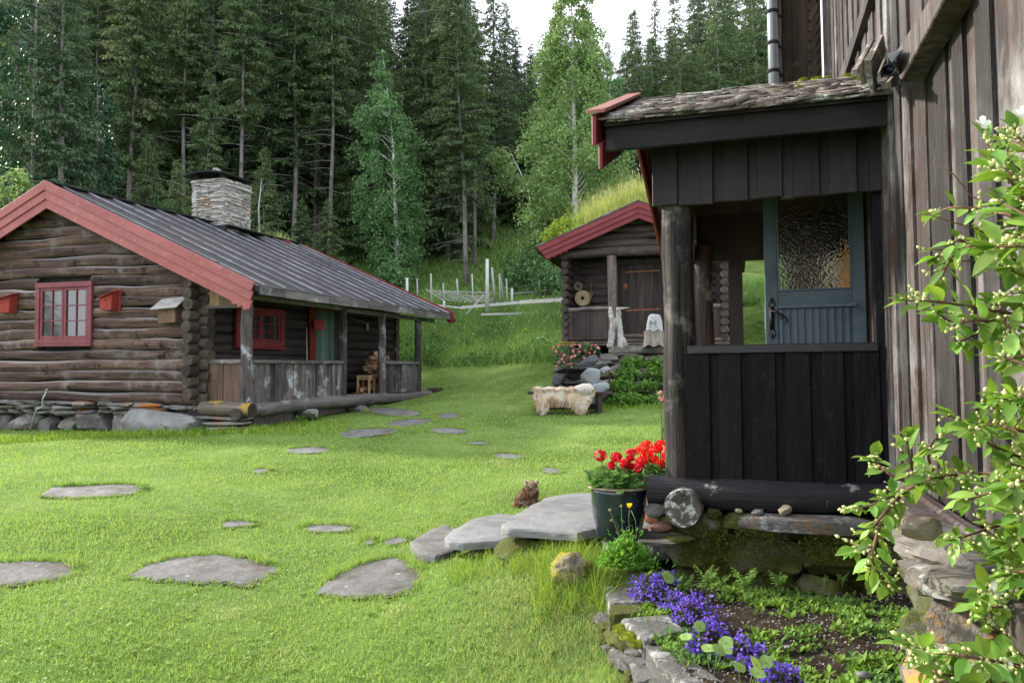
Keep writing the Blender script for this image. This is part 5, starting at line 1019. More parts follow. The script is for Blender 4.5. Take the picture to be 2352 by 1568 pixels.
# bench, sheepskin, slate pile, white rocks
bench = empty('bench', at(1308, 948, 18.3), label='long low dark plank bench on the lawn under the shaggy sheepskin', cat='bench'); B0 = bench.location.copy()
bw = mat('dark_bench_wood', (.028,.02,.02), (.075,.055,.055), scale=9, stretch=(.15,1,1), bump=.3)
def bq(u, v, Y=18.3): q = at(u, v, Y)-B0; return q
a = bq(1212, 899); b = bq(1405, 899); m = MB(); m.bb(a.x, b.x, -.19, .19, a.z-.06, a.z+.0); m.build('seat', bw, bench, bevel=.01); ztb = a.z-.06; seat_z = a.z
for u in (1241, 1376):
    xx = bq(u, 930).x; m = MB(); m.bb(xx-.05, xx+.05, -.17, .17, -.08, ztb); m.build('leg', bw, bench, bevel=.008)
m = MB(); zz = bq(1300, 932).z; m.bb(bq(1246, 930).x, bq(1371, 930).x, -.02, .02, zz-.08, zz+.05); m.build('stretcher', bw, bench)
# sheepskin: draped sheet + wool
fleece_m = mat('cream_wool', (.48,.34,.22), (.74,.64,.50), scale=3, bump=0, va=.42, trans=.15, rough=.9, spec=.05, c3=(.36,.21,.10), c3s=3.5, c3t=(.5,.66), c4=(.74,.69,.60), c4s=2.5, c4t=(.5,.6))
white_wool = mat('white_wool', (.66,.63,.57), (.82,.79,.73), scale=3, bump=0, va=.12, trans=.15, rough=.9, spec=.05)
sk = empty('sheepskin', B0+Vector((0, -.22, seat_z)), label='shaggy cream and tan sheepskin hanging over the dark bench', cat='sheepskin')
def S(u, v): q = at(u, v, 18.1)-(B0+Vector((0, -.22, seat_z))); return (q.x, q.z)
xl_, xr_ = S(1229, 900)[0], S(1362, 900)[0]; nn = 44
lowu = [1229, 1236, 1246, 1256, 1262, 1275, 1290, 1305, 1315, 1322, 1330, 1342, 1350, 1356, 1362]; lowv = [915, 942, 948, 935, 926, 925, 925, 926, 930, 940, 944, 942, 925, 908, 895]
rows_ = []; vs = []
for i in range(nn+1):
    x = xl_+(xr_-xl_)*i/nn; u = 1229+133*i/nn; zl__ = S(u, np.interp(u, lowu, lowv))[1]
    topz = .05+.015*math.sin(i*.7)
    for j in range(13):
        t = j/12
        if t < .4: y = .36-.40*t/.4*1.0; z = topz+.02*math.sin(t*8)
        else: tt = (t-.4)/.6; y = -.04-.05*math.sin(tt*2.2); z = topz*(1-tt)+zl__*tt
        edge = .04*math.cos(j*1.3)
        vs.append((x+(edge if i in (0, nn) else 0), y, z))
m = MB(); m.add(vs, [(i*13+j, (i+1)*13+j, (i+1)*13+j+1, i*13+j+1) for i in range(nn) for j in range(12)], .5)
o = m.build('hide', fleece_m, sk, True); s_ = o.modifiers.new('s', 'SOLIDIFY'); s_.thickness = .03
o = remeshed('neck_roll', [((S(1325,893)[0], .02, .05), (S(1345,893)[0], .0, .07), .085, .10), ((S(1345,893)[0], 0, .08), (S(1352,885)[0], -.02, S(1352,888)[1]), .10, .085), ((S(1335,885)[0], .0, .1), (S(1330,885)[0], 0, .1), .07, .06), ((S(1352,895)[0], -.03, .02), (S(1350,910)[0], -.05, -.1), .085, .05)], .02, mat('neck_fleece', (.62,.58,.50), (.78,.74,.66), scale=6, bump=.6, bdist=.02, rough=1), sk)
strand_v = [(-.5,0,0),(.5,0,0),(.42,-.02,-.35),(-.42,.02,-.35),(.25,.03,-.7),(-.25,-.03,-.7),(0,0,-1.0)]; strand_t = [(0,1,2),(0,2,3),(3,2,4),(3,4,5),(5,4,6)]
V_ = np.array(vs).reshape(nn+1, 13, 3); n = 15000; ai = rng.uniform(0, nn-.001, n); bj = rng.uniform(0, 11.999, n); i0 = ai.astype(int); j0 = bj.astype(int); fi = (ai-i0)[:, None]; fj = (bj-j0)[:, None]
P = (V_[i0, j0]*(1-fi)+V_[i0+1, j0]*fi)*(1-fj)+(V_[i0, j0+1]*(1-fi)+V_[i0+1, j0+1]*fi)*fj; P[:, 1] -= .012
topm = bj < 5; Ls = rng.uniform(.06, .13, n); pitch = np.where(topm, rng.normal(-1.0, .35, n), rng.normal(-.22, .12, n)); P[:, 2] += np.where(topm, .012, 0)
np_obj('wool', [scatter(strand_v, strand_t, P, rots(rng.normal(0, .5, n), pitch, rng.normal(0, .22, n)), np.c_[rng.uniform(.010, .02, n), Ls, Ls], np.clip(rng.normal(.5, .25, n), 0, 1))], fleece_m, sk, True)
n = 3600; th = rng.uniform(0, 6.28, n); ph = rng.uniform(-1.2, 1.5, n); c0 = np.array([S(1343,891)[0], -.03, S(1342,891)[1]]); P = c0+np.c_[.135*np.cos(th)*np.cos(ph)*1.2, .12*np.sin(th)*np.cos(ph), .10*np.sin(ph)]
Ls = rng.uniform(.04, .09, n); np_obj('neck_wool', [scatter(strand_v, strand_t, P, rots(rng.normal(0, .7, n), rng.normal(-.45, .3, n), rng.normal(0, .35, n)), np.c_[rng.uniform(.012, .022, n), Ls, Ls], rng.random(n))], white_wool, sk, True)
slate = mat('dark_slate', (.02,.021,.024), (.075,.078,.085), scale=5, stretch=(1,1,3), detail=9, bump=.7, bdist=.02, va=.4, rough=.6); bluewhite = mat('pale_blue_stone', (.20,.235,.245), (.34,.38,.39), scale=3, detail=9, bump=.7, bdist=.02, va=.1, c3=(.2,.22,.22), c3s=2, c3t=(.6,.7))
SLP = [(1270,1400,842,854,19.0,.5,.45,slate,'long top slab of the dark slate pile behind the bench',3),(1270,1300,860,885,19.0,.5,.9,slate,'thick dark stone block at the left of the slate pile',0),(1288,1345,872,888,19.05,.5,.4,slate,'flat dark slate in the middle of the pile',0),(1260,1370,886,896,19.0,.55,.4,slate,'long lower slab of the dark slate pile',0),
       (1300,1350,852,872,19.3,.3,.6,slate,'dark slate wedge deep inside the pile',0),(1335,1378,846,880,18.75,.25,.8,bluewhite,'upright pale blue block leaning on the slate pile',-6),(1352,1398,880,905,18.7,.35,.7,bluewhite,'pale blue angular stone lying behind the bench end',10),(1262,1292,888,905,18.75,.35,.8,bluewhite,'pale stone low at the left behind the sheepskin',5),
       (1222,1246,905,928,18.75,.35,.8,bluewhite,'grey layered block under the left end of the bench',0),(1342,1364,908,926,18.85,.3,.8,bluewhite,'white stone under the right half of the bench',0),(1372,1402,842,858,18.9,.3,.5,pale_stone,'grey chunk on top of the right end of the slate pile',12),(1330,1372,818,848,19.7,.25,.8,slate,'brownish slab leaning upright above the slate pile',35)]
for (u0, u1, v0, v1, Y, dp, th_, mm, lab, ang) in SLP:
    a = at(u0, v0, Y); b = at(u1, v1, Y); c = (a+b)/2; m = MB(); hh_ = a.z-b.z; ww = b.x-a.x
    if ang == 35: ww, hh_ = .50, .22
    m.rock((0, 0, 0), (ww*1.1, dp, hh_*1.12), Matrix.Rotation(R(-ang), 3, 'Y'), rough=.06, clip=8, sub=3, sq=.5); o = m.build('loose_stone', mm, None, 'auto'); o.location = c+Vector((0, dp*.3, 0)); setp(o, lab, 'stone')
m = MB(); m.rock((0, 0, 0), (1.1, .7, .5), rough=.08, sub=3, sq=.6); o = m.build('loose_stone', slate, None, 'auto'); o.location = (at(1318, 915, 19.3)); setp(o, 'dark base stone of the slate pile seen under the bench', 'stone')
# ------------------------------------------------------------------ farmhouse wall and black entrance porch
farm = empty('farmhouse', M=F3.M, label='tall weathered plank farmhouse with a black boarded entrance porch on the right', cat='farmhouse')
G3 = lambda u, v, y: F3.hit(u, v, 1, y)
K3 = lambda u, v, x: F3.hit(u, v, 0, x)
tar_z = wood('tarred_board', (.002,.002,.003), (.009,.008,.010), 'z', scale=8, rough=.45, spec=.12, bump=.8, bdist=.010, c3=(.022,.023,.028), c3s=16, c3t=(.58,.70), c4=(.20,.20,.21), c4s=42, c4t=(.68,.71), va=.4, stretch=(1,1,.22))
tar_x = wood('tarred_beam', (.003,.003,.004), (.012,.011,.014), 'x', scale=7, rough=.45, spec=.5, bump=.6, va=.25, c3=(.06,.055,.06), c3s=4, c3t=(.60,.75))
brownblack = wood('brown_black_board', (.008,.006,.0065), (.030,.022,.021), 'z', scale=9, rough=.6, spec=.4, bump=.4, c3=(.012,.01,.01), c3s=4, c3t=(.58,.68), c4=(.12,.11,.11), c4s=38, c4t=(.70,.72), va=.3)
bb_x = wood('brown_black_fascia', (.008,.007,.008), (.026,.021,.023), 'x', scale=9, rough=.6, spec=.25, bump=.5, c3=(.08,.07,.07), c3s=3, c3t=(.60,.74), va=.1)
wallw = wood('silvered_plank', (.013,.0105,.010), (.118,.095,.09), 'z', scale=18, lo=.36, hi=.68, rough=.55, spec=.4, bump=1.0, bdist=.015, c3=(.235,.222,.225), c3s=1.5, c3t=(.50,.70), c4=(.035,.018,.014), c4s=2.0, c4t=(.50,.64), va=.72, stretch=(1,1,.07))
wallw.node_tree.nodes['Principled BSDF']
post_m = wood('hewn_post', (.007,.006,.006), (.085,.072,.065), 'z', scale=14, lo=.4, hi=.68, bump=1.0, bdist=.03, c3=(.26,.24,.22), c3s=2.6, c3t=(.54,.68), va=.1, stretch=(1,1,.06))
yc = F3.hit(1916, 100, 0, 0).y; print('farm yc', yc)
zw0 = K3(2110, 1160, 0).z
def planks(parent, x, y0, y1, z0, z1, name, m_, out=-1, wr=(.12, .24)):
    m = MB(); y = y0; i = 0
    while y < y1:
        wd = random.uniform(*wr); o = random.uniform(.012, .02) if i % 2 else 0; e = .006 if i % 2 else 0; v = random.random(); k = 5; zs = np.linspace(z0-random.uniform(0, .03), z1, k+1)
        # slightly crooked edges
        ja = [random.uniform(-.004, .004) for _ in zs]; jb = [random.uniform(-.004, .004) for _ in zs]; vs = []
        for q_, z in enumerate(zs):
            a, b = y-e+ja[q_], min(y+wd, y1)+e-.004+jb[q_]
            for yy, xx in ((a, 0), (b, 0), (b, .026), (a, .026)): vs.append((x+out*(xx+o), yy, z))
        fs = []
        for q_ in range(k):
            b0 = q_*4
            for r in range(4): fs.append((b0+r, b0+(r+1) % 4, b0+4+(r+1) % 4, b0+4+r))
        fs += [(0,1,2,3), (4*k+3,4*k+2,4*k+1,4*k)]
        m.add(vs, fs, v); y += wd; i += 1
    return m.build(name, m_, parent, bevel=.004)
planks(farm, 0, -4.3, yc, zw0, 6.4, 'plank_wall', wallw)
m = MB(); m.bb(.04, 6, -4.3, yc, -.9, 6.4); m.slab([(-.7, -4.6, 6.25), (3, -4.6, 8.4), (3, yc+1.6, 8.4), (-.7, yc+1.6, 6.25)], (0, 0, .15)); m.slab([(6.7, -4.6, 6.25), (3, -4.6, 8.4), (3, yc+1.6, 8.4), (6.7, yc+1.6, 6.25)], (0, 0, .15)); m.build('wall_core_and_roof', black_m, farm)
# corner board, upper gallery beyond, downpipe
m = MB(); m.bb(-.10, .02, yc-.0, yc+.16, .4, 6.3, .9); m.build('corner_board', wallw, farm, bevel=.006)
xa = G3(1788, 100, yc+.35).x; m = MB(); n = 7
gal = wood('dark_gallery_boards', (.022,.016,.012), (.085,.058,.04), 'z', scale=7, c3=(.15,.12,.06), c3s=1.6, c3t=(.55,.68), va=.4)
for i in range(3): a = -.1+(xa+.1)*i/3; b = -.1+(xa+.1)*(i+1)/3; m.bb(b, a+(-.004), yc+.35, yc+.38, 1.0, 6.3)
m.bb(xa, -.1, yc+.38, yc+2.2, 1.0, 6.3)
for i in range(40): z = 1.3+i*.115; m.beam((xa+.33, yc+.335, z), (-.14, yc+.335, z+.18), .02, .055)
m.build('upper_gallery', gal, farm)
m = MB(); m.bb(xa-.04, xa+.035, yc+.24, yc+.36, 1.0, 6.3, .95); m.build('gallery_post', wallw, farm)
xp = G3(1775, 100, yc+.1).x; zp = G3(1775, 205, yc+.1).z; m = MB(); m.tube([(xp, yc+.1, zp-1.2), (xp, yc+.1, 6.2)], .055, 14)
dp = m.build('downpipe', mat('grey_downpipe', (.16,.18,.19), (.22,.24,.25), bump=0, rough=.35, metal=.3), farm, True)
for v in (28, 100, 165): z = G3(1775, v, yc+.1).z; m = MB(); m.tube([(xp, yc+.1, z-.018), (xp, yc+.1, z+.018)], .066, 14); m.beam((xp, yc+.12, z), (xp+.1, yc+.25, z), .02, .02); m.build('pipe_clip', black_m, dp, True)
# diagonal planks above the porch roof
q_ = [K3(*p, -.14) for p in ((2058,118),(2139,-8),(2172,-8),(2066,192))]; m = MB(); m.slab([tuple(p) for p in q_], (.10, 0, 0), .95); m.build('diagonal_plank', wallw, farm, bevel=.005)
q_ = [K3(*p, -.08) for p in ((1925,178),(1986,-5),(1996,-5),(1938,178))]; m = MB(); m.slab([tuple(p) for p in q_], (.05, 0, 0), .3); m.build('diagonal_batten', wallw, farm)
# base timber
b0 = K3(2085, 1128, -.10); b1 = K3(2352, 1318, -.10)
m = MB(); dv = (b1-b0); m.beam(b0-Vector((.02, 0, .03)), b1+dv*.8-Vector((.02, 0, .03)), .07, .15, jit=.01, var=.9); m.build('base_timber', wallw, farm, bevel=.012)
b0 = K3(2075, 1170, -.2); b1 = K3(2352, 1400, -.2); m = MB(); m.beam(b0, b1+(b1-b0)*.5, .11, .10, jit=.01, var=.7); m.build('sill_timber', wallw, farm, bevel=.015)
# ---- porch
XP = G3(1557, 800, .02).x; ZRL = G3(1800, 793, -.0).z; ZT = G3(1790, 456, -.05).z; ZB = G3(1800, 1108, -.03).z; print('porch', XP, ZRL, ZT, ZB)
ZT = (G3(1560, 470, -.05).z+G3(2040, 440, -.05).z)/2
YR, YFAR = .95, 2.35
def hewn_post(x, y, r, z0, z1, name='porch_post'):
    m = MB(); n = 14; k = 14; vs = []; fs = []
    for i in range(n+1):
        z = z0+(z1-z0)*i/n
        for j in range(k):
            a = 2*math.pi*j/k; rr = r*(1+.05*math.sin(3*a+i*.2)+random.uniform(-.025, .025)); vs.append((x+rr*math.cos(a)+.006*math.sin(i), y+rr*math.sin(a), z))
    for i in range(n):
        for j in range(k): a = i*k+j; b = i*k+(j+1) % k; fs.append((a, b, b+k, a+k))
    m.add(vs, fs, .5); return m.build(name, post_m, farm, 'auto')
hewn_post(XP, .03, .098, ZB-.03, ZT+.15)
hewn_post(XP+.0, YFAR, .085, ZB-.03, ZT+.15)
ur = G3(2010, 800, 0).x; m = MB(); m.bb(ur, ur+.06, -.045, .06, ZB+.03, ZT+.1); m.bb(ur+.064, -.01, -.03, .06, ZB+.03, ZT+.1, .2); m.build('wall_post', tar_z, farm, bevel=.005)
xl3 = XP+.07
boards(xl3, ur+.0, ZB-.01, ZRL-.045, tar_z, 11, par=farm, axis='x', x=-.02, nm='lower_boarding', thick=.03, wvar=.12, drop=.02, nar=.85)
m = MB(); m.bb(xl3-.0, ur+.01, -.085, .07, ZRL-.05, ZRL+.005); m.build('porch_railing', tar_x, farm, bevel=.005)
XU = G3(1505, 420, -.12).x; boards(XU, G3(2056, 420, -.1).x, ZT, ZT+.62, brownblack, 13, par=farm, axis='x', x=-.08, nm='upper_boarding', thick=.025, wvar=.1, drop=.02, nar=.8)
m = MB(); m.bb(XU+.0, XU+.03, -.10, YFAR+.1, ZT, ZT+.6); m.bb(XU+.06, -.02, YFAR-.0, YFAR+.05, ZT, ZT+1.0); m.bb(XU+.05, -.02, -.05, YFAR, ZT+.62, ZT+.66, .2); m.build('porch_lining', brownblack, farm)
m = MB(); m.bb(XP+.05, -.02, YFAR+.02, YFAR+.05, ZB, ZRL-.05); m.build('rear_boarding', tar_z, farm); m = MB(); m.bb(XP, -.0, YFAR-.04, YFAR+.08, ZRL-.06, ZRL-.01); m.build('rear_railing', tar_x, farm)
for u0, u1 in ((1675, 1706),): a, b = G3(u0, 690, YFAR).x, G3(u1, 690, YFAR).x; m = MB(); m.bb(a, b, YFAR-.05, YFAR+.05, ZRL-.01, ZT); m.build('rear_post', brownblack, farm)
a = G3(1619, 690, YFAR-.0).x; m = MB(); m.bb(a-.32, a, YFAR-.03, YFAR+.04, ZB, ZT); m.build('rear_side_board', tar_z, farm)
m = MB(); m.bb(XP, 0, .0, YFAR, ZB-.06, ZB-.0); m.build('porch_floor', grey_x, farm)
# sill logs
sz = G3(1800, 1140, -.06).z; m = MB(); m.log((G3(1492, 1130, -.0).x, -.04, sz+.01), (.02, -.04, sz-.005), .098, 16, .6, .006, 12); m.build('sill_log', wood('tarred_sill', (.007,.007,.009), (.032,.029,.033), 'x', scale=7, rough=.55, spec=.25, bump=1, bdist=.02, c3=(.26,.27,.25), c3s=7, c3t=(.60,.66), va=.1), farm, 'auto')
ex = G3(1567, 1168, -.24); m = MB(); k = 26; vs = [(0, 0, 0)]; 
m.tube([(ex.x, -.24, ex.z), (ex.x, -.2, ex.z), (ex.x+.005, .1, ex.z+.01), (ex.x, 1.2, ex.z)], [.114, .118, .12, .12], 26, jit=.012)
m.build('log_end', mat('lichen_end_grain', (.035,.030,.026), (.12,.105,.09), scale=9, detail=9, c3=(.42,.44,.41), c3s=17, c3t=(.51,.57), c4=(.03,.025,.02), c4s=6, c4t=(.58,.66), bump=.8, bdist=.012, va=0), farm, 'auto')
# roof
fas = [G3(1392, 290, -.40), G3(2067, 236, -.40)]; fz1 = fas[0].z; fz0 = G3(1392, 349, -.40).z; FXL = fas[0].x; FXR = G3(2067, 260, -.40).x
fzr1 = fas[1].z; fzr0 = G3(2067, 290, -.40).z; fz1 = (fz1+fzr1)/2; fz0 = (fz0+fzr0)/2; print('fascia', FXL, FXR, fz0, fz1, fas)
m = MB(); m.bb(FXL, FXR, -.43, -.39, fz0, fz1); m.build('fascia', bb_x, farm, bevel=.004)
tz_ = (G3(1400, 272, -.44).z+G3(2048, 226, -.44).z)/2
m = MB(); m.bb(FXL+.02, FXR-.03, -.46, -.42, fz1-.005+.003, tz_-.02); m.bb(FXL+.02, FXR-.03, -.48, -.455, fz1+.05, tz_); m.build('upper_fascia', bb_x, farm, bevel=.004)
rzd = G3(1700, 212, YR).z; slp = (rzd-tz_)/(YR+.47); YE2 = YR+(YR+.47)+.35
def roofz(y): return tz_+(y+.47)*slp if y < YR else rzd-(y-YR)*slp
m = MB(); m.slab([(FXL, -.47, tz_+.0), (.0, -.47, tz_), (.0, YR, rzd), (FXL, YR, rzd)], (0, 0, -.035)); m.slab([(FXL, YR, rzd), (.0, YR, rzd), (.0, YE2, roofz(YE2)), (FXL, YE2, roofz(YE2))], (0, 0, -.035)); proof = m.build('porch_roof', brownblack, farm)
# flaky old shingles
N_ = 2000; plate_v = [(-.5,-.5,0),(.0,-.58,.02),(.5,-.45,0),(.55,.1,.03),(.45,.5,0),(-.05,.55,.02),(-.5,.45,.0),(-.56,0,.015),(0,0,.015)]
plate_t = [(0,1,8),(1,2,8),(2,3,8),(3,4,8),(4,5,8),(5,6,8),(6,7,8),(7,0,8)]
pv = plate_v+[(x, y, z-.10) for x, y, z in plate_v[:8]]; pt_ = plate_t+[(a, a+9, (a+1) % 8+9) for a in range(8)]+[(a, (a+1) % 8+9, (a+1) % 8) for a in range(8)]
ys_ = np.concatenate([rng.uniform(-.50, YR+.03, N_), rng.uniform(-.51, -.42, 420)]); n = len(ys_); X = rng.uniform(FXL+.03, -.02, n); Z = np.array([roofz(y) for y in ys_])+rng.uniform(.0, .035, n); sc = np.r_[rng.uniform(.035, .13, N_), rng.uniform(.02, .06, 420)]
RR = rots(rng.normal(0, .25, n), np.zeros(n), np.zeros(n)); ti = rots(np.zeros(n), math.atan(slp)+rng.normal(-.05, .07, n), rng.normal(0, .05, n))
sh_m = mat('mossy_flaky_shingle', (.09,.072,.06), (.27,.235,.205), scale=9, detail=9, c3=(.42,.46,.41), c3s=6, c3t=(.54,.62), c4=(.22,.23,.05), c4s=3, c4t=(.64,.70), bump=1, bdist=.02, va=.35, rough=.95)
np_obj('shingles', [scatter(pv, pt_, np.c_[X, ys_, Z], ti @ RR, np.c_[sc*rng.uniform(1.0, 2.6, n), sc*.9, np.full(n, .10)], rng.random(n))], sh_m, proof)
moss_g = mat('bright_moss', (.16,.20,.02), (.36,.38,.05), scale=30, bump=1, bdist=.01, va=.3, rough=1, spec=.05)
moss_v = [(-.5,0,0),(.5,0,0),(0,.1,1)]; moss_t = [(0,1,2)]
def moss_patch(name, mbase, centers, m_, parent, dens=500, th=.012):
    """cushions: low mounds with a pile of tiny blades"""
    m = MB(); P = []
    for (x, y, z, r) in centers:
        m.rock((x, y, z), (r*2, r*1.7, r*.9), sub=2, clip=0, rough=.25); k = int(dens*(r/.05)**1.5); d = rng.normal(0, 1, (k, 3)); d /= np.linalg.norm(d, axis=1)[:, None]; d[:, 2] = abs(d[:, 2]); P.append(d*np.array([r, r*.85, r*.45])+np.array([x, y, z]))
    o = m.build(name, m_, parent, True); P = np.concatenate(P); k = len(P)
    np_obj(name+'_pile', [scatter(moss_v, moss_t, P, rots(rng.uniform(0, 6.3, k), rng.normal(0, .6, k), rng.normal(0, .6, k)), np.c_[np.full(k, th*.35), np.full(k, th), np.full(k, th*1.2)], rng.random(k))], m_, o); return o
cs = []
for u, v, r in ((1835,213,.06),(1830,205,.03),(1845,192,.05),(1875,190,.055),(1900,188,.05),(1920,184,.055),(1945,183,.05),(1960,190,.06),(1975,195,.05),(1990,192,.04),(1785,222,.035),(1800,219,.02),(1505,278,.02),(1540,270,.016),(1880,200,.03),(1865,205,.025),(1700,240,.018),(1600,262,.015)):
    # point on the near slope
    o_ = F3.I @ CAM; d_ = F3.I.to_3x3() @ ray(u, v); t_ = (tz_+.47*slp-(o_.z-o_.y*slp))/(d_.z-d_.y*slp); p = o_+d_*t_
    if -.6 < p.y < 1.2: cs.append((p.x, p.y, p.z+.02, r*.7))
setp(moss_patch('roof_moss', None, cs, moss_g, proof), kind='stuff')
# verge boards at the free end: red
def slopepts(y0, y1, x, off, hgt): return [(x, y0, roofz(y0)+off), (x, y1, roofz(y1)+off), (x, y1, roofz(y1)+off-hgt), (x, y0, roofz(y0)+off-hgt)]
for nm, (y0, y1) in (('bargeboard', (-.56, YR)), ('bargeboard', (YR, YE2+.05))):
    m = MB(); m.slab(slopepts(y0, y1, FXL-.03, .05, .19), (-.03, 0, 0)); m.slab(slopepts(y0+(.05 if y0 < 0 else 0), y1, FXL-.002, -.13, .17), (-.026, 0, 0)); bbd = m.build(nm, red_deep, farm, bevel=.005)
    m = MB(); m.slab([(FXL-.09, y0-.02, roofz(y0)+.055), (FXL-.09, y1, roofz(y1)+.055), (FXL+.03, y1, roofz(y1)+.055), (FXL+.03, y0-.02, roofz(y0)+.055)], (0, 0, .025)); m.build('verge_cap', mat('salmon_cap', (.20,.07,.06), (.32,.15,.13), scale=8, bump=.3, c3=(.3,.3,.25), c3s=6, c3t=(.6,.7)), bbd, bevel=.003)
# loose shingles and crumpled flashing against the wall
m = MB()
for (u0, v0, u1, v1, w_) in ((1978,172,2003,112,.11),(1998,178,2030,118,.17),(2020,180,2040,130,.05),(1965,168,1985,125,.04),(2030,195,2052,165,.03),(2040,197,2060,172,.025)):
    a = K3(u0, v0, -.22); b = K3(u1, v1, -.1); m.beam(a, b, w_, .022, up=(1, 0, .2), jit=.006)
m.build('loose_shingles', sh_m, proof)
m = MB(); g0 = [(2018,190),(2042,122),(2062,118),(2072,140),(2068,175),(2050,205),(2010,208)]; vs = []; c = K3(2045, 165, -.16)
ring = [K3(u, v, -.16+.03*math.sin(i*2.1)) for i, (u, v) in enumerate(g0)]
for t in (1, .75, .5, .25):
    for i, p in enumerate(ring): q_ = c.lerp(p, t); q_.x += .022*math.sin(i*2.7+t*9)+.015*math.sin(t*20+i); vs.append(q_)
nr = len(ring); fs = [(r*nr+i, r*nr+(i+1) % nr, (r+1)*nr+(i+1) % nr, (r+1)*nr+i) for r in range(3) for i in range(nr)]+[tuple(range(3*nr, 4*nr))]
m.add(vs, fs, .5); o = m.build('crumpled_flashing', mat('dark_flashing', (.04,.045,.055), (.12,.13,.15), bump=.2, rough=.3, metal=.6), proof); s_ = o.modifiers.new('s', 'SOLIDIFY'); s_.thickness = .006
# ---- blue door, opened at right angles to the wall
YD = .80; blue_z = wood('blue_door_paint', (.052,.085,.102), (.11,.155,.18), 'z', scale=4, rough=.5, spec=.4, bump=.15, c3=(.03,.06,.08), c3s=2.5, c3t=(.55,.72), va=.12)
D3 = lambda u, v: G3(u, v, YD)
dxl, dxr = D3(1757, 700).x, D3(1990, 700).x; gl, gr, gb = D3(1786, 660).x, D3(1957, 660).x, (D3(1786, 662).z+D3(1957, 671).z)/2
dz0, dz1_ = ZB+.0, ZT+.25; mz = (D3(1870, 697)).z
m = MB(); t0, t1 = YD, YD+.04; m.bb(dxl, gl, t0, t1, dz0, dz1_); m.bb(gr, dxr, t0, t1, dz0, dz1_); m.bb(gl, gr, t0+.001, t1, mz-.02, gb); m.bb(gl, gr, t0, t1, dz0, dz0+.12); m.bb(gl-.0, gr+.03, t0-.02, t0, mz-.03, mz-.002)
m.bb(gl, gr, t0+.018, t1-.006, dz0+.1, mz-.02, .3)
door = m.build('open_door', blue_z, farm, bevel=.004)
m = MB(); k = 10
for i in range(k): a = gl+(gr-gl)*(i+.12)/k; b = gl+(gr-gl)*(i+.62)/k; m.bb(a, b, t0+.002, t0+.02, dz0+.12, mz-.034)
m.build('ribbed_panel', blue_z, door, bevel=.003)
m = MB(); bw_ = .012; m.bb(gl, gl+bw_, t0-.006, t0+.01, gb, dz1_); m.bb(gr-bw_, gr, t0-.006, t0+.01, gb, dz1_); m.bb(gl+bw_, gr-bw_, t0-.006, t0+.01, gb, gb+bw_); m.build('glazing_bead', blue_z, door)
pg = bpy.data.materials.new('pebbled_glass'); pg.use_nodes = True; N = pg.node_tree.nodes; lk = pg.node_tree.links.new; b = N['Principled BSDF']
tc_ = N.new('ShaderNodeTexCoord'); vo = N.new('ShaderNodeTexVoronoi'); vo.feature = 'SMOOTH_F1'; vo.inputs['Scale'].default_value = 62; vo.inputs['Randomness'].default_value = 1; lk(tc_.outputs['Object'], vo.inputs['Vector'])
bp_ = N.new('ShaderNodeBump'); bp_.inputs['Strength'].default_value = .9; bp_.inputs['Distance'].default_value = .006; lk(vo.outputs['Distance'], bp_.inputs['Height']); lk(bp_.outputs[0], b.inputs['Normal'])
b.inputs['Base Color'].default_value = (.82, .80, .66, 1); b.inputs['Transmission Weight'].default_value = 1.0; b.inputs['Roughness'].default_value = .06; b.inputs['IOR'].default_value = 1.3
m = MB(); m.bb(gl+.002, gr-.002, t0+.012, t0+.018, gb+.002, dz1_-.01); m.build('pebbled_pane', pg, door)
m = MB(); m.bb(gl-.05, dxr+.02, YD+.16, YD+.19, ZB, ZT+.3)
iron = mat('wrought_iron', (.012,.010,.010), (.03,.025,.024), bump=.3, rough=.5, metal=.4, scale=20)
hx = D3(1773, 735); m = MB(); yh = t0-.008
m.bb(hx.x-.016, hx.x+.016, yh-.004, t0-.001, D3(1773, 757).z, D3(1773, 705).z)
for s_, vv in ((1, 697), (-1, 765)):
    c_ = D3(1773, vv); 
    for sx in (-1, 1): m.tube([(hx.x+sx*(.003+.020*math.sin(a)), yh-.003, c_.z+s_*.028*math.cos(a)) for a in np.linspace(0, 3.1, 9)], .004, 5)
    m.tube([(hx.x, yh-.003, c_.z), (hx.x, yh-.003, c_.z+s_*.045)], [.008, .002], 6); m.tube([(hx.x-.012, yh-.003, c_.z+s_*.036), (hx.x+.012, yh-.003, c_.z+s_*.036)], .004, 5)
lz = D3(1790, 716).z; m.tube([(hx.x, yh, lz), (hx.x, yh-.05, lz), (hx.x+.02, yh-.06, lz)], .010, 8); m.tube([(hx.x+.01, yh-.06, lz), (hx.x+.04, yh-.062, lz-.012), (hx.x+.075, yh-.06, lz-.035), (hx.x+.10, yh-.06, lz-.055), (hx.x+.105, yh-.06, lz-.075), (hx.x+.09, yh-.06, lz-.085), (hx.x+.078, yh-.06, lz-.073)], [.009, .008, .008, .007, .006, .005, .004], 7); m.tube([(hx.x+.05, yh-.06, lz-.03), (hx.x+.06, yh-.06, lz-.055), (hx.x+.08, yh-.06, lz-.06)], .004, 5)
m.build('door_handle', iron, door, True)
m = MB(); m.bb(dxl-.004, dxl-.0005, t0+.008, t1-.008, lz-.12, lz+.03); m.build('lock_plate', steel, door)
# doorway in the wall: frame, and orange panels added for the pane's amber glow
amber_glow_m = wood('amber_glow_orange', (.62,.22,.05), (.80,.36,.10), 'z', scale=8, rough=.4)  # saturated orange stands in for warm light seen through the pane
m = MB(); m.bb(-.075, -.028, YD+.05, YD+.16, ZB, ZT+.3); m.bb(dxr-.02, -.076, YD+.06, YD+.10, ZB, ZT+.3); m.build('door_frame', mat('brown_red_frame', (.04,.014,.010), (.08,.03,.02), bump=.1), farm, bevel=.005)

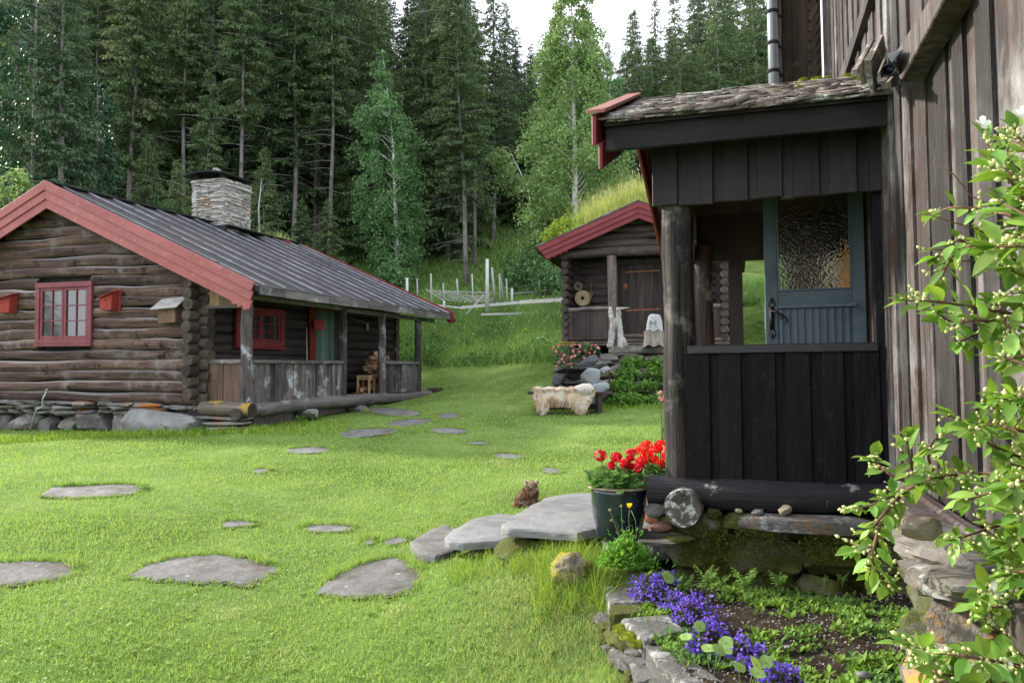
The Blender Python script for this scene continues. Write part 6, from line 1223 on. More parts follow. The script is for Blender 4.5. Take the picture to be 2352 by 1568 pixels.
m = MB()
for i in range(8): m.bb(-.11, -.10, YD+.12+i*.16, YD+.27+i*.16, ZB+.25, ZT-.05)
m.build('amber_glow_panels', amber_glow_m, farm)
# ------------------------------------------------------------------ stone steps, foundation, planting bed
step_m = mat('doorstep_slate', (.14,.143,.143), (.25,.253,.25), scale=3, stretch=(1,1,4), detail=10, c3=(.30,.31,.30), c3s=6, c3t=(.62,.70), c4=(.06,.06,.062), c4s=1.6, c4t=(.58,.72), bump=.8, bdist=.02, va=.06, rough=.7)
mossstone = mat('mossy_stone', (.07,.065,.055), (.18,.17,.15), scale=4, detail=10, c3=(.075,.085,.018), c3s=2.2, c3t=(.40,.52), c4=(.40,.41,.38), c4s=8, c4t=(.66,.72), bump=1, bdist=.03, va=.3, rough=1)
lichenstone = mat('lichen_white_stone', (.065,.063,.06), (.18,.175,.165), scale=4, stretch=(1,1,2.2), detail=10, c3=(.40,.41,.39), c3s=6, c3t=(.54,.62), c4=(.25,.13,.035), c4s=1.6, c4t=(.62,.72), bump=1, bdist=.03, va=.25, rough=.95)
orangestone = mat('orange_lichen_stone', (.10,.088,.075), (.24,.215,.19), scale=4, detail=10, c3=(.40,.20,.045), c3s=2.6, c3t=(.52,.62), c4=(.42,.42,.40), c4s=7, c4t=(.56,.63), bump=1, bdist=.03, va=.2, rough=.95)
_unused = 0
def topslab(name, pix, mm, label, thick, cat='stone step', grp=None):
    pts = [at(u, v, Y) for u, v, Y in pix]; z = sum(p.z for p in pts)/len(pts); c = sum(pts, Vector())/len(pts)
    A = np.c_[[p.x for p in pts], [p.y for p in pts], np.ones(len(pts))]; co = np.linalg.lstsq(A, np.array([p.z for p in pts]), rcond=None)[0]
    m = MB(); out_ = refine([(p.x, p.y) for p in pts], 3, .012); out_ = refine(smoothp(out_) if cat == 'edging stone' else out_, 2, .004); plane_top_mesh(m, [(p[0]-c.x, p[1]-c.y) for p in out_], lambda x, y: co[0]*(x+c.x)+co[1]*(y+c.y)+co[2]-c.z, thick, .5)
    o = m.build(name, mm, None, 'auto'); o.location = c; setp(o, label, cat, grp); return o, [(p.x, p.y) for p in pts], c
def zslab(u, v, z): d = ray(u, v); return (z-EYE)/d.z*d.y     # depth where the pixel ray meets height z
def topz(pix, z): return [(u, v, zslab(u, v, z)) for u, v in pix]
topslab('stone_step', topz([(1149,1207),(1165,1195),(1200,1168),(1250,1142),(1300,1131),(1380,1128),(1560,1130),(1580,1212),(1440,1214),(1370,1213),(1330,1222),(1250,1217),(1170,1212)], .585), step_m, 'largest smooth slate doorstep beside the blue flower pot', .06)
topslab('stone_step', topz([(1020,1232),(1045,1210),(1095,1186),(1150,1178),(1200,1182),(1250,1190),(1255,1240),(1200,1236),(1150,1240),(1062,1246),(1028,1243)], .44), step_m, 'second slate step, one level below the largest doorstep', .055)
topslab('stone_step', topz([(940,1245),(965,1228),(1000,1210),(1030,1202),(1050,1222),(1045,1245),(1052,1262),(1000,1275),(958,1268)], .31), mat('rough_step_slate', (.10,.098,.092), (.21,.205,.195), scale=5, detail=9, bump=1, bdist=.02, c3=(.32,.32,.30), c3s=7, c3t=(.62,.7), c4=(.12,.09,.05), c4s=2, c4t=(.55,.68)), 'rough lowest step stone at the left end of the steps', .06)
SUP = [(1200,1245,5.65,.42,.22,'grey stone propping the front of the largest doorstep'),(1275,1258,5.6,.5,.24,'mossy stone under the middle of the largest doorstep'),(1345,1250,5.6,.35,.2,'mossy stone under the largest doorstep beside the pot'),(1215,1272,5.5,.5,.12,'flat stone lying low below the largest doorstep'),(1130,1262,5.9,.55,.1,'stone under the second step')]
for i, (u, v, Y, w_, hh_, lab) in enumerate(SUP):
    m = MB(); m.rock((0, 0, 0), (w_*.85, .4, hh_*.75), sub=4, sq=.5, clip=8, rough=.2); o = m.build('supporting_stone', mossstone, None, 'auto'); o.location = at(u, v, Y)+Vector((0, .24, -.075)); setp(o, lab, 'stone')
m = MB(); m.rock((0, 0, -.02), (.25, .24, .20), sub=4, clip=6, rough=.25); mb_ = at(1312, 1300, 5.15); o = m.build('boulder', mat('golden_moss_rock', (.09,.07,.055), (.24,.20,.17), scale=5, c3=(.24,.21,.02), c3s=3.2, c3t=(.44,.52), bump=1, bdist=.02), None, 'auto'); o.location = mb_; setp(o, 'small moss capped boulder in the grass below the largest doorstep', 'boulder')
# ledge under the pot
topslab('ledge_stone', topz([(1378,1238),(1400,1226),(1470,1222),(1560,1226),(1640,1230),(1620,1248),(1530,1252),(1440,1262),(1390,1258)], .52), lichenstone, 'pale lichen covered ledge stone the blue flower pot stands on', .09, 'stone')
# foundation of the porch: mossy blocks
base = empty('porch_foundation', M=F3.M, label='dark moss covered stone foundation under the black porch', cat='foundation'); m = MB()
zt3 = G3(1750, 1182, -.1).z; z = zt3
for row, (n_, hh_) in enumerate(((3, .17), (4, .19), (3, .22), (3, .26))):
    x = XP-.12+row*.03
    while x < .15:
        w_ = random.uniform(.3, .55); m.rock((x+w_/2, .06-.02*row+random.uniform(-.02, .02), z-hh_/2), (w_*1.08, .42, hh_*1.12), sub=4, rough=.13, clip=5, sq=.6); x += w_
    z -= hh_
m.bb(XP, .1, .15, 2.3, z, ZB-.08)
m.build('foundation_blocks', mossstone, base, 'auto')
topm = MB(); a = G3(1740, 1190, -.12); b_ = G3(2030, 1200, -.12); topm.rock(((a.x+b_.x)/2, -.02, zt3-.045), (b_.x-a.x+.25, .4, .11), sub=4, rough=.06, sq=.4, clip=4); topm.build('cap_stone', lichenstone, base, 'auto')
# moss pile on the foundation
n = 26000; dmoss = mat('dark_moss', (.06,.075,.014), (.17,.18,.035), scale=5, bump=0, va=.5, rough=1, spec=.02, c3=(.14,.10,.02), c3s=4, c3t=(.6,.7))
X = rng.uniform(XP-.05, .02, n); Z = rng.uniform(-.62, 0, n)+zt3-.01; nzv = np.array([mnoise.noise(Vector((x*3.3, 0, z*4.5)))+.4*mnoise.noise(Vector((x*9, 3, z*9))) for x, z in zip(X, Z)])
k = nzv > (-.12+(Z > zt3-.09)*.25+(Z < zt3-.5)*.2); X = X[k]; Z = Z[k]; nz2 = nzv[k]; n = len(X); Yv = -.165-.05*np.clip(nz2, 0, .5)-rng.uniform(0, .02, n)
np_obj('moss', [scatter(moss_v, moss_t, np.c_[X, Yv, Z], rots(rng.normal(0, .7, n), rng.normal(1.1, .5, n), rng.normal(0, .9, n)), np.c_[np.full(n, .006), np.full(n, .02), rng.uniform(.012, .028, n)], rng.random(n))], dmoss, base)
# loose stones by the log ends
for i, (u, v, y, w_, hh_, mm, lab) in enumerate(((1505,1172,-.1,.14,.09,lichenstone,'grey stone wedged left of the lichen covered log end'),(1520,1212,-.2,.17,.08,mat('rusty_brown_stone', (.10,.045,.03), (.22,.12,.09), scale=6, bump=.8),'reddish brown stone below the lichen covered log end'),
    (1803,1171,-.16,.085,.065,mat('tan_pebble', (.30,.24,.17), (.45,.38,.29), bump=.3),'tan angular stone on the foundation cap under the sill'),(1741,1176,-.15,.08,.04,pale_stone,'smooth grey pebble left of the tan angular stone'),(1697,1172,-.15,.045,.025,mat('tan_pebble', (.30,.24,.17), (.45,.38,.29)),'tiny brown pebble on the foundation cap'),(1640,1178,-.12,.09,.06,mossstone,'dark round stone right of the log end'),(1560,1238,-.22,.2,.05,mossstone,'flat mossy chip under the log end'))):
    p = F3.w(G3(u, v, y)); m = MB(); m.rock((0, 0, 0), (w_, w_*.8, hh_), sub=3, sq=.75); o = m.build('loose_stone', mm, None, 'auto'); o.location = p; setp(o, lab, 'stone')
# bed soil
SZ = .36
soil = mat('garden_soil', (.022,.016,.012), (.075,.058,.045), scale=12, detail=10, c3=(.12,.105,.09), c3s=14, c3t=(.60,.68), bump=1, bdist=.03, rough=1, spec=.05, va=0)
def soilz(x, y): return SZ-.02+.02*math.sin(x*5+y*3)+.015*mnoise.noise(Vector((x*6, y*6, 0)))+.006*mnoise.noise(Vector((x*25, y*25, 0)))-.10*max(0, (3.5-y))*.35
bo = [at(u, v, Y) for u, v, Y in ((1405,1345,5.0),(1440,1405,4.55),(1500,1480,4.0),(1600,1570,3.45),(1690,1640,3.1),(2352,1640,3.1),(2352,1350,3.8),(2080,1335,4.9),(1800,1330,5.1),(1500,1330,5.3))]
bp2 = [(p.x, p.y) for p in bo]; xs0 = np.arange(.3, 2.7, .025); ys0 = np.arange(2.5, 5.6, .025); XX, YY = np.meshgrid(xs0, ys0); ZZ = np.array([soilz(a, b) for a, b in zip(XX.ravel(), YY.ravel())])+rng.uniform(-.004, .004, XX.size)
ins = inpoly(XX.ravel(), YY.ravel(), bp2).reshape(XX.shape); ii, jj = np.where(ins[:-1, :-1] & ins[1:, :-1] & ins[:-1, 1:] & ins[1:, 1:]); W_ = len(xs0); q_ = ii*W_+jj
me = np_mesh('soil_bed', [(np.c_[XX.ravel(), YY.ravel(), ZZ], np.c_[q_, q_+1, q_+1+W_, q_+W_], np.full(XX.size, .5))], True); o = link_mesh('soil_bed', me, soil); setp(o, kind='structure')
inbed = lambda n, pad=0: None
def bedpts(n):
    out = np.zeros((0, 2))
    while len(out) < n:
        c = np.c_[rng.uniform(.35, 2.6, n*3), rng.uniform(2.9, 5.45, n*3)]; c = c[inpoly(c[:, 0], c[:, 1], bp2)]; out = np.r_[out, c]
    return out[:n]
P = bedpts(2600); n = len(P); gz_ = np.array([soilz(a, b) for a, b in P]); V, Fc = ico(1); Fc = np.array(Fc)
np_objs = np_obj('garden_gravel', [scatter(V, Fc, np.c_[P, gz_], rots(rng.uniform(0, 6, n), rng.normal(0, .5, n), rng.normal(0, .5, n)), np.c_[rng.uniform(.003, .011, n), rng.uniform(.003, .010, n), rng.uniform(.002, .006, n)], rng.random(n))], mat('bed_gravel', (.10,.085,.075), (.30,.28,.26), scale=8, va=.5, bump=.3)); setp(np_objs, 'small gravel and crumbs scattered on the garden bed soil', 'gravel', kind='stuff')
for i, (u, v, s_, lab) in enumerate(((1985,1550,.05,'triangular grey stone near the bottom edge of the garden bed'),(2050,1495,.035,'small grey stone in the right part of the bed'),(1975,1440,.035,'flat grey stone in the middle of the garden bed'),(1560,1318,.035,'pinkish round stone by the ferns'),(1935,1462,.02,'small pinkish pebble in the bed'),(1810,1485,.03,'small stone half hidden in the weeds'))):
    p = at(u, v, zslab(u, v, SZ)); m = MB(); m.rock((0, 0, 0), (s_*1.3, s_, s_*.7), sub=2, clip=6); o = m.build('garden_stone', pale_stone, None, 'auto'); o.location = p; setp(o, lab, 'stone')
# weeds (stuff)
weed_v = [(0,0,0),(.22,.5,.12),(0,1,.1),(-.22,.5,.12)]
P = bedpts(9000); dd = np.array([mnoise.noise(Vector((a*2.2, b*2.2, 4)))+.5*mnoise.noise(Vector((a*6, b*6, 4))) for a, b in P]); k = (dd+rng.normal(0, .12, len(P))) > -.02; P = P[k]; n0 = len(P)
gz_ = np.array([soilz(a, b) for a, b in P]); s0 = rng.uniform(.012, .034, n0)*np.where(rng.random(n0) < .12, 1.7, 1); pl = []
for j in range(6):
    pl.append(scatter(weed_v, [(0,1,2),(0,2,3)], np.c_[P, gz_+.002*j+.004], rots(j*1.05+rng.uniform(0, 1, n0), rng.uniform(.2, 1.0, n0), rng.normal(0, .2, n0)), s0*rng.uniform(.7, 1.2, n0), rng.random(n0)))
o = np_obj('garden_weeds', pl, mat('weed_leaves', (.10,.20,.03), (.22,.36,.06), scale=3, bump=0, va=.35, trans=.3, c3=(.08,.17,.05), c3s=2, c3t=(.5,.6))); setp(o, 'small bright green seedlings and weeds covering the garden bed', 'weeds', kind='stuff')
# edging stones of the bed
EDG = [((1383,1345,5.05),(1475,1345,5.05),(1480,1382,4.75),(1400,1385,4.75),.36,.22,'flat edging stone with a moss patch at the upper corner of the garden bed',lichenstone),
 ((1400,1385,4.75),(1470,1382,4.75),(1475,1405,4.6),(1405,1412,4.6),.35,.2,'second edging stone, narrow and mossy, at the garden bed corner',mossstone),
 ((1425,1418,4.5),(1530,1410,4.6),(1575,1445,4.3),(1478,1470,4.15),.37,.22,'third edging stone, smooth and greyish pink, left of the purple flowers',lichenstone),
 ((1475,1478,4.1),(1545,1485,4.1),(1690,1580,3.5),(1580,1600,3.4),.36,.3,'long white lichened edging stone at the bottom of the garden bed',lichenstone)]
for a, b, c, d, z, th_, lab, mm in EDG:
    o, _, cc = topslab('edging_stone', topz([(p[0], p[1]) for p in (a, b, c, d)], z), mm, lab, th_, 'edging stone')
topslab('edging_stone', topz([(1560,1545),(1640,1550),(1740,1610),(1700,1660),(1600,1640)], .345), lichenstone, 'white lichened edging stone cut by the bottom picture edge', .3, 'edging stone')
P = []; 
for u, v, r in ((1420,1372,.03),(1450,1400,.03),(1430,1445,.05),(1445,1462,.05),(1465,1480,.04),(1500,1580,.03),(1680,1560,.03),(1440,1350,.02),(1560,1560,.04)):
    p = at(u, v, zslab(u, v, .33)); P.append((p.x, p.y, p.z, r))
o = moss_patch('moss_cushions', None, P, moss_g, None, 300); setp(o, 'olive moss cushions on the edging stones of the garden bed', 'moss', kind='stuff')
rw2 = [at(u, v, Y) for u, v, Y in ((1378,1350,5.08),(1398,1420,4.62),(1440,1470,4.3),(1475,1530,3.9),(1550,1620,3.4))]
for lay in range(2):
    for i in range(len(rw2)-1):
        for t_ in (.15, .5, .85):
            p = rw2[i].lerp(rw2[i+1], t_+lay*.1); d_ = rw2[i+1]-rw2[i]; m = MB(); w_ = random.uniform(.16, .28); m.rock((0, 0, 0), (w_, .16, random.uniform(.07, .10)), Matrix.Rotation(math.atan2(d_.y, d_.x)+random.uniform(-.2, .2), 3, 'Z'), sub=3, rough=.2, clip=8, sq=.5)
            o = m.build('wall_stone', random.choice((mossstone, lichenstone, lichenstone)), None, 'auto'); o.location = (p.x+.015, p.y+.01, .245-lay*.085); setp(o, 'small stone in the low outer face of the garden bed edging', 'stone', 'small stones in the outer face of the bed edging')
# right-hand rubble wall below the farmhouse wall
beige = mat('beige_rubble', (.095,.085,.073), (.235,.215,.19), scale=4, stretch=(1,1,2.2), detail=10, c3=(.36,.36,.345), c3s=6, c3t=(.55,.62), c4=(.27,.14,.04), c4s=1.6, c4t=(.56,.68), bump=.8, bdist=.02, va=.2, rough=.95)
rw = empty('rubble_wall', M=F3.M, label='lichen covered rubble stone wall under the farmhouse base timber', cat='stone wall')
def wallrock(u0, u1, v0, v1, xx, dep, mm, sq=.6, rough=.12):
    a = K3(u0, (v0+v1)/2, xx); b = K3(u1, (v0+v1)/2, xx); c = K3((u0+u1)/2, (v0+v1)/2, xx); zt_, zb_ = K3((u0+u1)/2, v0, xx).z, K3((u0+u1)/2, v1, xx).z
    m = MB(); m.rock((xx+dep/2, (a.y+b.y)/2, (zt_+zb_)/2), (dep, abs(a.y-b.y)*1.08, (zt_-zb_)*1.15), sub=4, rough=rough, clip=6, sq=sq); m.build('rubble_stone', mm, rw, 'auto')
zt4 = K3(2048, 1197, -.33).z; z = zt4; y00 = K3(2044, 1225, -.33).y; print('rubble', zt4, y00)
for row, (hh_, xo) in enumerate(((.055, 0), (.075, .0), (.12, -.02), (.15, -.03), (.16, -.04), (.2, -.05))):
    y = y00-random.uniform(-.04, .04)
    while y > -3.0:
        w_ = random.uniform(.22, .48)*(1.25 if row < 2 else 1); m = MB(); mm = beige if row < 2 or random.random() < .4 else orangestone
        if y > y00-.3 and row > 1: mm = mossstone
        m.rock((-.17+xo+random.uniform(-.025, .02), y-w_/2, z-hh_/2), (.36, w_*1.06, hh_*1.12), sub=4, rough=.16, clip=9, sq=.45); m.build('rubble_stone', mm, rw, 'auto'); y -= w_
    z -= hh_
p = K3(2115, 1212, -.36); m = MB(); m.rock(p, (.1, .09, .06), sub=3, sq=.7); o = m.build('loose_stone', mat('brown_round_stone', (.17,.13,.10), (.30,.25,.2), bump=.4)); o.matrix_world = F3.M; setp(o, 'round brown stone lying on the corner of the rubble wall', 'stone')
# ------------------------------------------------------------------ potted geraniums
def pot(name, x, y, z, R_, H_, mm, rimm, profile, label, nblo, red, seed, fol=None):
    e = empty(name, (x, y, z), label=label, cat='potted geranium'); m = MB(); m.lathe([(r*R_, q*H_) for r, q in profile], n=48); m.build('pot', mm, e, True)
    m = MB(); m.tube([(R_*1.02*math.cos(a), R_*1.02*math.sin(a), H_) for a in np.linspace(0, 2*math.pi, 49)], R_*.075, 8, squash=.6, cap=False); m.build('rim', rimm, e, True)
    m = MB(); m.prism([(R_*.95*math.cos(a), R_*.95*math.sin(a)) for a in np.linspace(0, 6.28, 25)[:-1]], H_*.84, H_*.88); m.build('potting_soil', soil, e)
    r = np.random.default_rng(seed); n = 260; th = r.uniform(0, 6.28, n); q_ = r.random(n)**.5; hz_ = r.uniform(0, 1, n)*(1-.5*q_)
    lv = [(0,0,0)]+[(.5*(1+.12*math.cos(5*a))*math.sin(a), .5+.5*(1+.12*math.cos(5*a))*-math.cos(a), .10+.03*math.cos(7*a)) for a in np.linspace(.45, 2*math.pi-.45, 13)]+[(0, .5, .0)]
    lt = [(14, i, i+1) for i in range(1, 13)]+[(14, 0, 1), (14, 13, 0)]
    P = np.c_[q_*np.cos(th)*R_*1.02, q_*np.sin(th)*R_*1.02, H_*1.0+hz_*R_*.75]; np_obj('leaves', [scatter(lv, lt, P, rots(th-np.pi/2+r.normal(0, .5, n), r.normal(.35, .4, n), r.normal(0, .3, n)), R_*r.uniform(.22, .36, n), r.random(n))], mat('geranium_leaves', (.09,.20,.05), (.20,.36,.11), scale=20, bump=.2, bdist=.003, va=.35, trans=.25, c3=(.05,.11,.04), c3s=14, c3t=(.55,.62)), e, True)
    stems = MB(); PP = []; 
    for (bx, by, bz, br) in nblo:
        stems.tube([(bx*.4, by*.4, H_), (bx*.85, by, H_+(bz-H_)*.6), (bx, by, bz)], .004, 5); k = 22
        d = r.normal(0, 1, (k, 3)); d /= np.linalg.norm(d, axis=1)[:, None]; d[:, 2] = d[:, 2]*.8+.15
        for dv_ in d: PP.append((np.array([bx, by, bz])+dv_*br, dv_))
    stems.build('flower_stems', stem_m, e, True)
    petal = [(0,0,0),(.35,.35,.10),(.42,.75,.06),(.15,1,-.02),(-.15,1,.02),(-.42,.75,.08),(-.35,.35,.10),(0,.6,.16)]; pt2 = [(7,0,1),(7,1,2),(7,2,3),(7,3,4),(7,4,5),(7,5,6),(7,6,0)]
    C = []; RO = []
    for c_, d_ in PP:
        yaw0 = math.atan2(d_[0], -d_[1])*-1; 
        nrm = Vector(d_).normalized(); qq = nrm.to_track_quat('Z', 'Y').to_matrix()
        for j in range(5): C.append(c_); RO.append(np.array(qq @ Matrix.Rotation(j*1.2566+random.uniform(-.2, .2), 3, 'Z') @ Matrix.Rotation(random.uniform(.1, .5), 3, 'X')))
    C = np.array(C); n = len(C); np_obj('blossoms', [scatter(petal, pt2, C, np.array(RO), rng.uniform(.016, .023, n), rng.random(n))], red, e, True); return e
red1 = mat('scarlet_petals', (.55,.004,.010), (.78,.012,.018), scale=25, bump=0, va=.25, trans=.2, rough=.5); red2 = mat('vermilion_petals', (.80,.03,.008), (.92,.075,.02), scale=25, bump=0, va=.2, trans=.25, rough=.5)
pc = at(1421, 1222, 5.52); zb_ = .545; Rr = 66/FPX*5.45; Hh = at(1421, 1117, 5.5).z-zb_
blo = []
for u, v, r_ in ((1379,1047,.034),(1416,1052,.030),(1450,1045,.034),(1432,1060,.022),(1440,1072,.032),(1452,1066,.034),(1462,1072,.03),(1402,1066,.014)):
    q_ = at(u, v, 5.5); blo.append((q_.x-pc.x, random.uniform(-.07, .05), q_.z-zb_, r_))
blue_glaze = mat('dark_blue_glaze', (.006,.010,.020), (.012,.020,.038), scale=3, bump=.05, rough=.18, spec=.6, c3=(.10,.11,.12), c3s=5, c3t=(.66,.72), va=0, coat=.5)
pot('potted_geranium', pc.x, 5.5, zb_, Rr, Hh, blue_glaze, mat('bare_clay_rim', (.32,.24,.17), (.42,.33,.25), bump=.1), [(0,.02),(.60,.0),(.66,.02),(.78,.2),(.90,.45),(.95,.7),(.96,.9),(.99,1.0),(.92,1.0),(.90,.9)], 'large dark blue glazed pot of red geraniums standing before the porch post', blo, red1, 3)
blo = []
for u, v, r_ in ((1480,1022,.034),(1508,1030,.032),(1468,1035,.028),(1488,1045,.032),(1520,1025,.034),(1500,1055,.03),(1478,1060,.034),(1525,1045,.03),(1525,1075,.03),(1512,1062,.022),(1466,1058,.03),(1535,1035,.03)):
    q_ = at(u, v, 5.95); blo.append((q_.x-at(1510,1100,5.95).x, random.uniform(-.1, .05), q_.z-.60, r_))
p2_ = at(1510, 1100, 5.95); clay = mat('terracotta', (.36,.13,.07), (.48,.20,.12), bump=.15, va=.05)
pot('potted_geranium', p2_.x, 5.95, .60, .155, .30, clay, clay, [(0,0),(.66,0),(.74,.2),(.85,.6),(.93,.85),(1,.9),(1,1),(.92,1),(.9,.9)], 'terracotta pot of orange red geraniums half hidden behind the porch post', blo, red2, 4)
# ------------------------------------------------------------------ cat
cx, cyy = at(1208, 1160, 8.3).x, 8.3; cz = h(cx, cyy)
cat = empty('cat', (cx, cyy, cz), label='fluffy brown tabby cat sitting on the lawn behind the doorstep, seen from behind', cat='cat')
def C(u, v, dy=0): q_ = at(u, v, cyy); return (q_.x-cx, dy, q_.z-cz)
cat_m = mat('tabby_fur', (.06,.03,.02), (.28,.155,.10), scale=9, stretch=(1,1,1.8), lo=.42, hi=.58, bump=.4, rough=.9, spec=.1, c3=(.50,.37,.26), c3s=8, c3t=(.54,.64), va=.6)
remeshed('body', [(C(1199,1168,.02), C(1203,1156,.03), .085, .095), (C(1214,1166,.02), C(1214,1154,.03), .085, .095), (C(1206,1158,.03), C(1214,1138,.09), .105, .085), (C(1214,1138,.09), C(1219,1130,.11), .085, .075), (C(1218,1128,.11), C(1220,1122,.13), .062, .060), (C(1220,1121,.135), C(1221,1118,.15), .056, .050),
    (C(1222,1121,.19), C(1222,1122,.20), .028, .022), (C(1207,1170,-.05), C(1192,1172,-.10), .028, .022), (C(1192,1172,-.1), C(1186,1174,.02), .022, .02), (C(1209,1160,.16), C(1209,1178,.18), .03, .025), (C(1221,1160,.16), C(1221,1178,.18), .03, .025),
    (C(1211,1116,.14), C(1209,1109,.14), .018, .006), (C(1230,1116,.14), C(1232,1109,.14), .018, .006)], .011, cat_m, cat)
n = 5200; blobs = [((1200,1162,.02),.095,.10),((1214,1161,.02),.095,.1),((1209,1148,.05),.11,.1),((1214,1138,.09),.092,.085),((1219,1130,.11),.078,.07),((1221,1119,.14),.058,.052)]
PP = []; RO = []
for (c_, r_, rz__) in blobs:
    k = int(n*r_/.55); d = rng.normal(0, 1, (k, 3)); d /= np.linalg.norm(d, axis=1)[:, None]; b = np.array(C(c_[0], c_[1], c_[2])); PP.append(b+d*np.array([r_, r_, rz__])*.98); RO.append(rots(np.arctan2(d[:, 1], d[:, 0])+np.pi/2+rng.normal(0, .3, k), -.45+rng.normal(0, .2, k), rng.normal(0, .3, k)))
PP = np.concatenate(PP); k = len(PP); Ls = rng.uniform(.022, .045, k); stripe = .5+.5*np.sin(PP[:, 2]*75+PP[:, 0]*30+2*np.sin(PP[:, 0]*40))
np_obj('fur', [scatter(strand_v, strand_t, PP, np.concatenate(RO), np.c_[rng.uniform(.003, .006, k), Ls, Ls], np.clip(stripe*.8+rng.normal(.1, .12, k), 0, 1))], cat_m, cat)
for (ua, ub, uc) in ((1203, 1205, 1216), (1225, 1235, 1239)):
    m = MB(); a, b, c_ = C(ua, 1117, .14), C(ub, 1101.5, .14), C(uc, 1117, .145); m.add([a, b, c_, ((a[0]+c_[0])/2, .115, a[2]+.005)], [(0, 1, 2), (0, 3, 1), (3, 2, 1)], .8); m.build('ear', mat('pale_ear_fur', (.14,.08,.05), (.5,.42,.34), scale=30, bump=0), cat)
# ------------------------------------------------------------------ purple lobelia, nasturtium, ferns, poppy
lob_p = mat('violet_petals', (.13,.06,.46), (.30,.17,.82), scale=30, bump=0, va=.35, trans=.25, rough=.6); lob_l = mat('lobelia_leaves', (.03,.055,.02), (.08,.12,.035), bump=0, va=.4, trans=.15, c3=(.07,.025,.03), c3s=8, c3t=(.5,.6))
tri3 = [(0,0,0),(.35,.35,.06),(.30,.85,0),(0,1,0),(-.30,.85,0),(-.35,.35,.06)]
CL = [([(1491,1359,42,30),(1528,1334,28,18)], 'purple lobelia clump nearest the yellow poppy, at the upper end of the bed'), ([(1552,1386,30,22),(1595,1408,48,32)], 'large purple lobelia clump second from the top of the bed edge'), ([(1628,1453,36,26),(1604,1482,24,18)], 'purple lobelia clump in the middle of the row, with round leaves below it'),
      ([(1707,1494,42,26),(1719,1526,22,16)], 'purple lobelia clump fourth along the stone edging'), ([(1798,1556,40,24)], 'purple lobelia clump cut by the bottom edge of the photo')]
for bl, lab in CL:
    u0, v0 = bl[0][:2]; zz0 = .40; p0 = at(u0, v0, zslab(u0, v0, zz0)); p0.z = .36; e = empty('lobelia_clump', p0, label=lab, cat='flowers'); FP = []; LP = []
    for u, v, ru, rv in bl:
        Yq = zslab(u, v, zz0); c_ = at(u, v, Yq)-p0; rx = ru/FPX*Yq; rzz = rv/FPX*Yq
        k = int(420*(ru/40)**2); d = rng.normal(0, 1, (k, 3)); d /= np.linalg.norm(d, axis=1)[:, None]; d[:, 2] = np.abs(d[:, 2])*1.2-.35; d = d[np.array([mnoise.noise(Vector(q)*2.2+Vector((u, 0, 0))) for q in d]) > -.12]; k = len(d); rr_ = np.clip(rng.normal(1.05, .24, k), .5, 1.7)[:, None]; FP.append(np.array(c_)+d*rr_*np.array([rx, rx*.9, rzz*1.25]))
        k = int(800*(ru/40)**2); d = rng.normal(0, 1, (k, 3)); d /= np.linalg.norm(d, axis=1)[:, None]; d *= (rng.random(k)**.5)[:, None]; LP.append(np.array(c_)+d*np.array([rx*.95, rx*.85, rzz*1.0]))
    FP = np.concatenate(FP); k = len(FP); parts_ = []
    pz = rng.normal(.75, .5, k); yw = rng.normal(0, .7, k)
    for j, (aa, sc_) in enumerate(((-.9, .8), (0, 1), (.9, .8), (2.6, .5), (3.6, .5))):
        Rb = rots(yw, pz, np.zeros(k)); Rj = rots(np.full(k, aa+np.pi), np.zeros(k), np.zeros(k)); parts_.append(scatter(tri3, [(0,1,2),(0,2,3),(0,3,4),(0,4,5)], FP, Rb @ Rj, sc_*rng.uniform(.008, .0115, k), rng.random(k)))
    np_obj('blossoms', parts_, lob_p, e); LP = np.concatenate(LP); k = len(LP); np_obj('leaves', [scatter(leaf_q, leaf_t, LP, rots(rng.uniform(0, 6.3, k), rng.normal(.6, .6, k), rng.normal(0, .5, k)), rng.uniform(.008, .018, k), rng.random(k))], lob_l, e)
nas = mat('nasturtium_leaves', (.20,.34,.09), (.30,.44,.14), scale=30, bump=.1, bdist=.002, va=.15, trans=.3)
nl_v = [(0,0,-.04)]+[(.5*math.cos(a)*(1+.05*math.sin(5*a)), .5*math.sin(a)*(1+.05*math.sin(5*a)), .03*math.sin(3*a)) for a in np.linspace(0, 2*math.pi, 15)[:-1]]; nl_t = [(0, i, i % 14+1) for i in range(1, 15)]
for grp_, lab in ((((1528,1317,9),(1536,1327,13)), 'pair of round nasturtium leaves on a stalk above the upper lobelia'), (((1607,1437,13),(1575,1461,13)), 'two round nasturtium leaves beside the middle lobelia'), (((1626,1487,15),(1652,1491,17),(1667,1475,16),(1673,1495,9)), 'cluster of round nasturtium leaves left of the fourth lobelia'), (((1699,1531,14),(1737,1524,18),(1740,1544,18),(1759,1519,15)), 'cluster of round nasturtium leaves right of the fourth lobelia')):
    u, v, r_ = grp_[0]; p0 = at(u, v, zslab(u, v, .45)); e = empty('nasturtium', Vector((p0.x, p0.y, .36)), label=lab, cat='plant'); m = MB(); o0 = e.location.copy(); PQ = []; SQ = []
    for u, v, r_ in grp_: Yq = zslab(u, v, .46); q_ = at(u, v, Yq)-o0; PQ.append(q_[:]); SQ.append(2.1*r_/FPX*Yq); m.tube([(q_.x*.3+.01, q_.y*.3, -.02), (q_.x*.8, q_.y*.8+.01, q_.z*.6), tuple(q_)], .0018, 5)
    m.build('stalks', stem_m, e); k = len(PQ); np_obj('leaves', [scatter(nl_v, nl_t, np.array(PQ), rots(rng.normal(0, .4, k), rng.normal(.55, .25, k), rng.normal(0, .3, k)), np.array(SQ), rng.random(k))], nas, e, True)
fern_m = mat('fern_fronds', (.13,.25,.04), (.26,.42,.09), bump=0, va=.3, trans=.35)
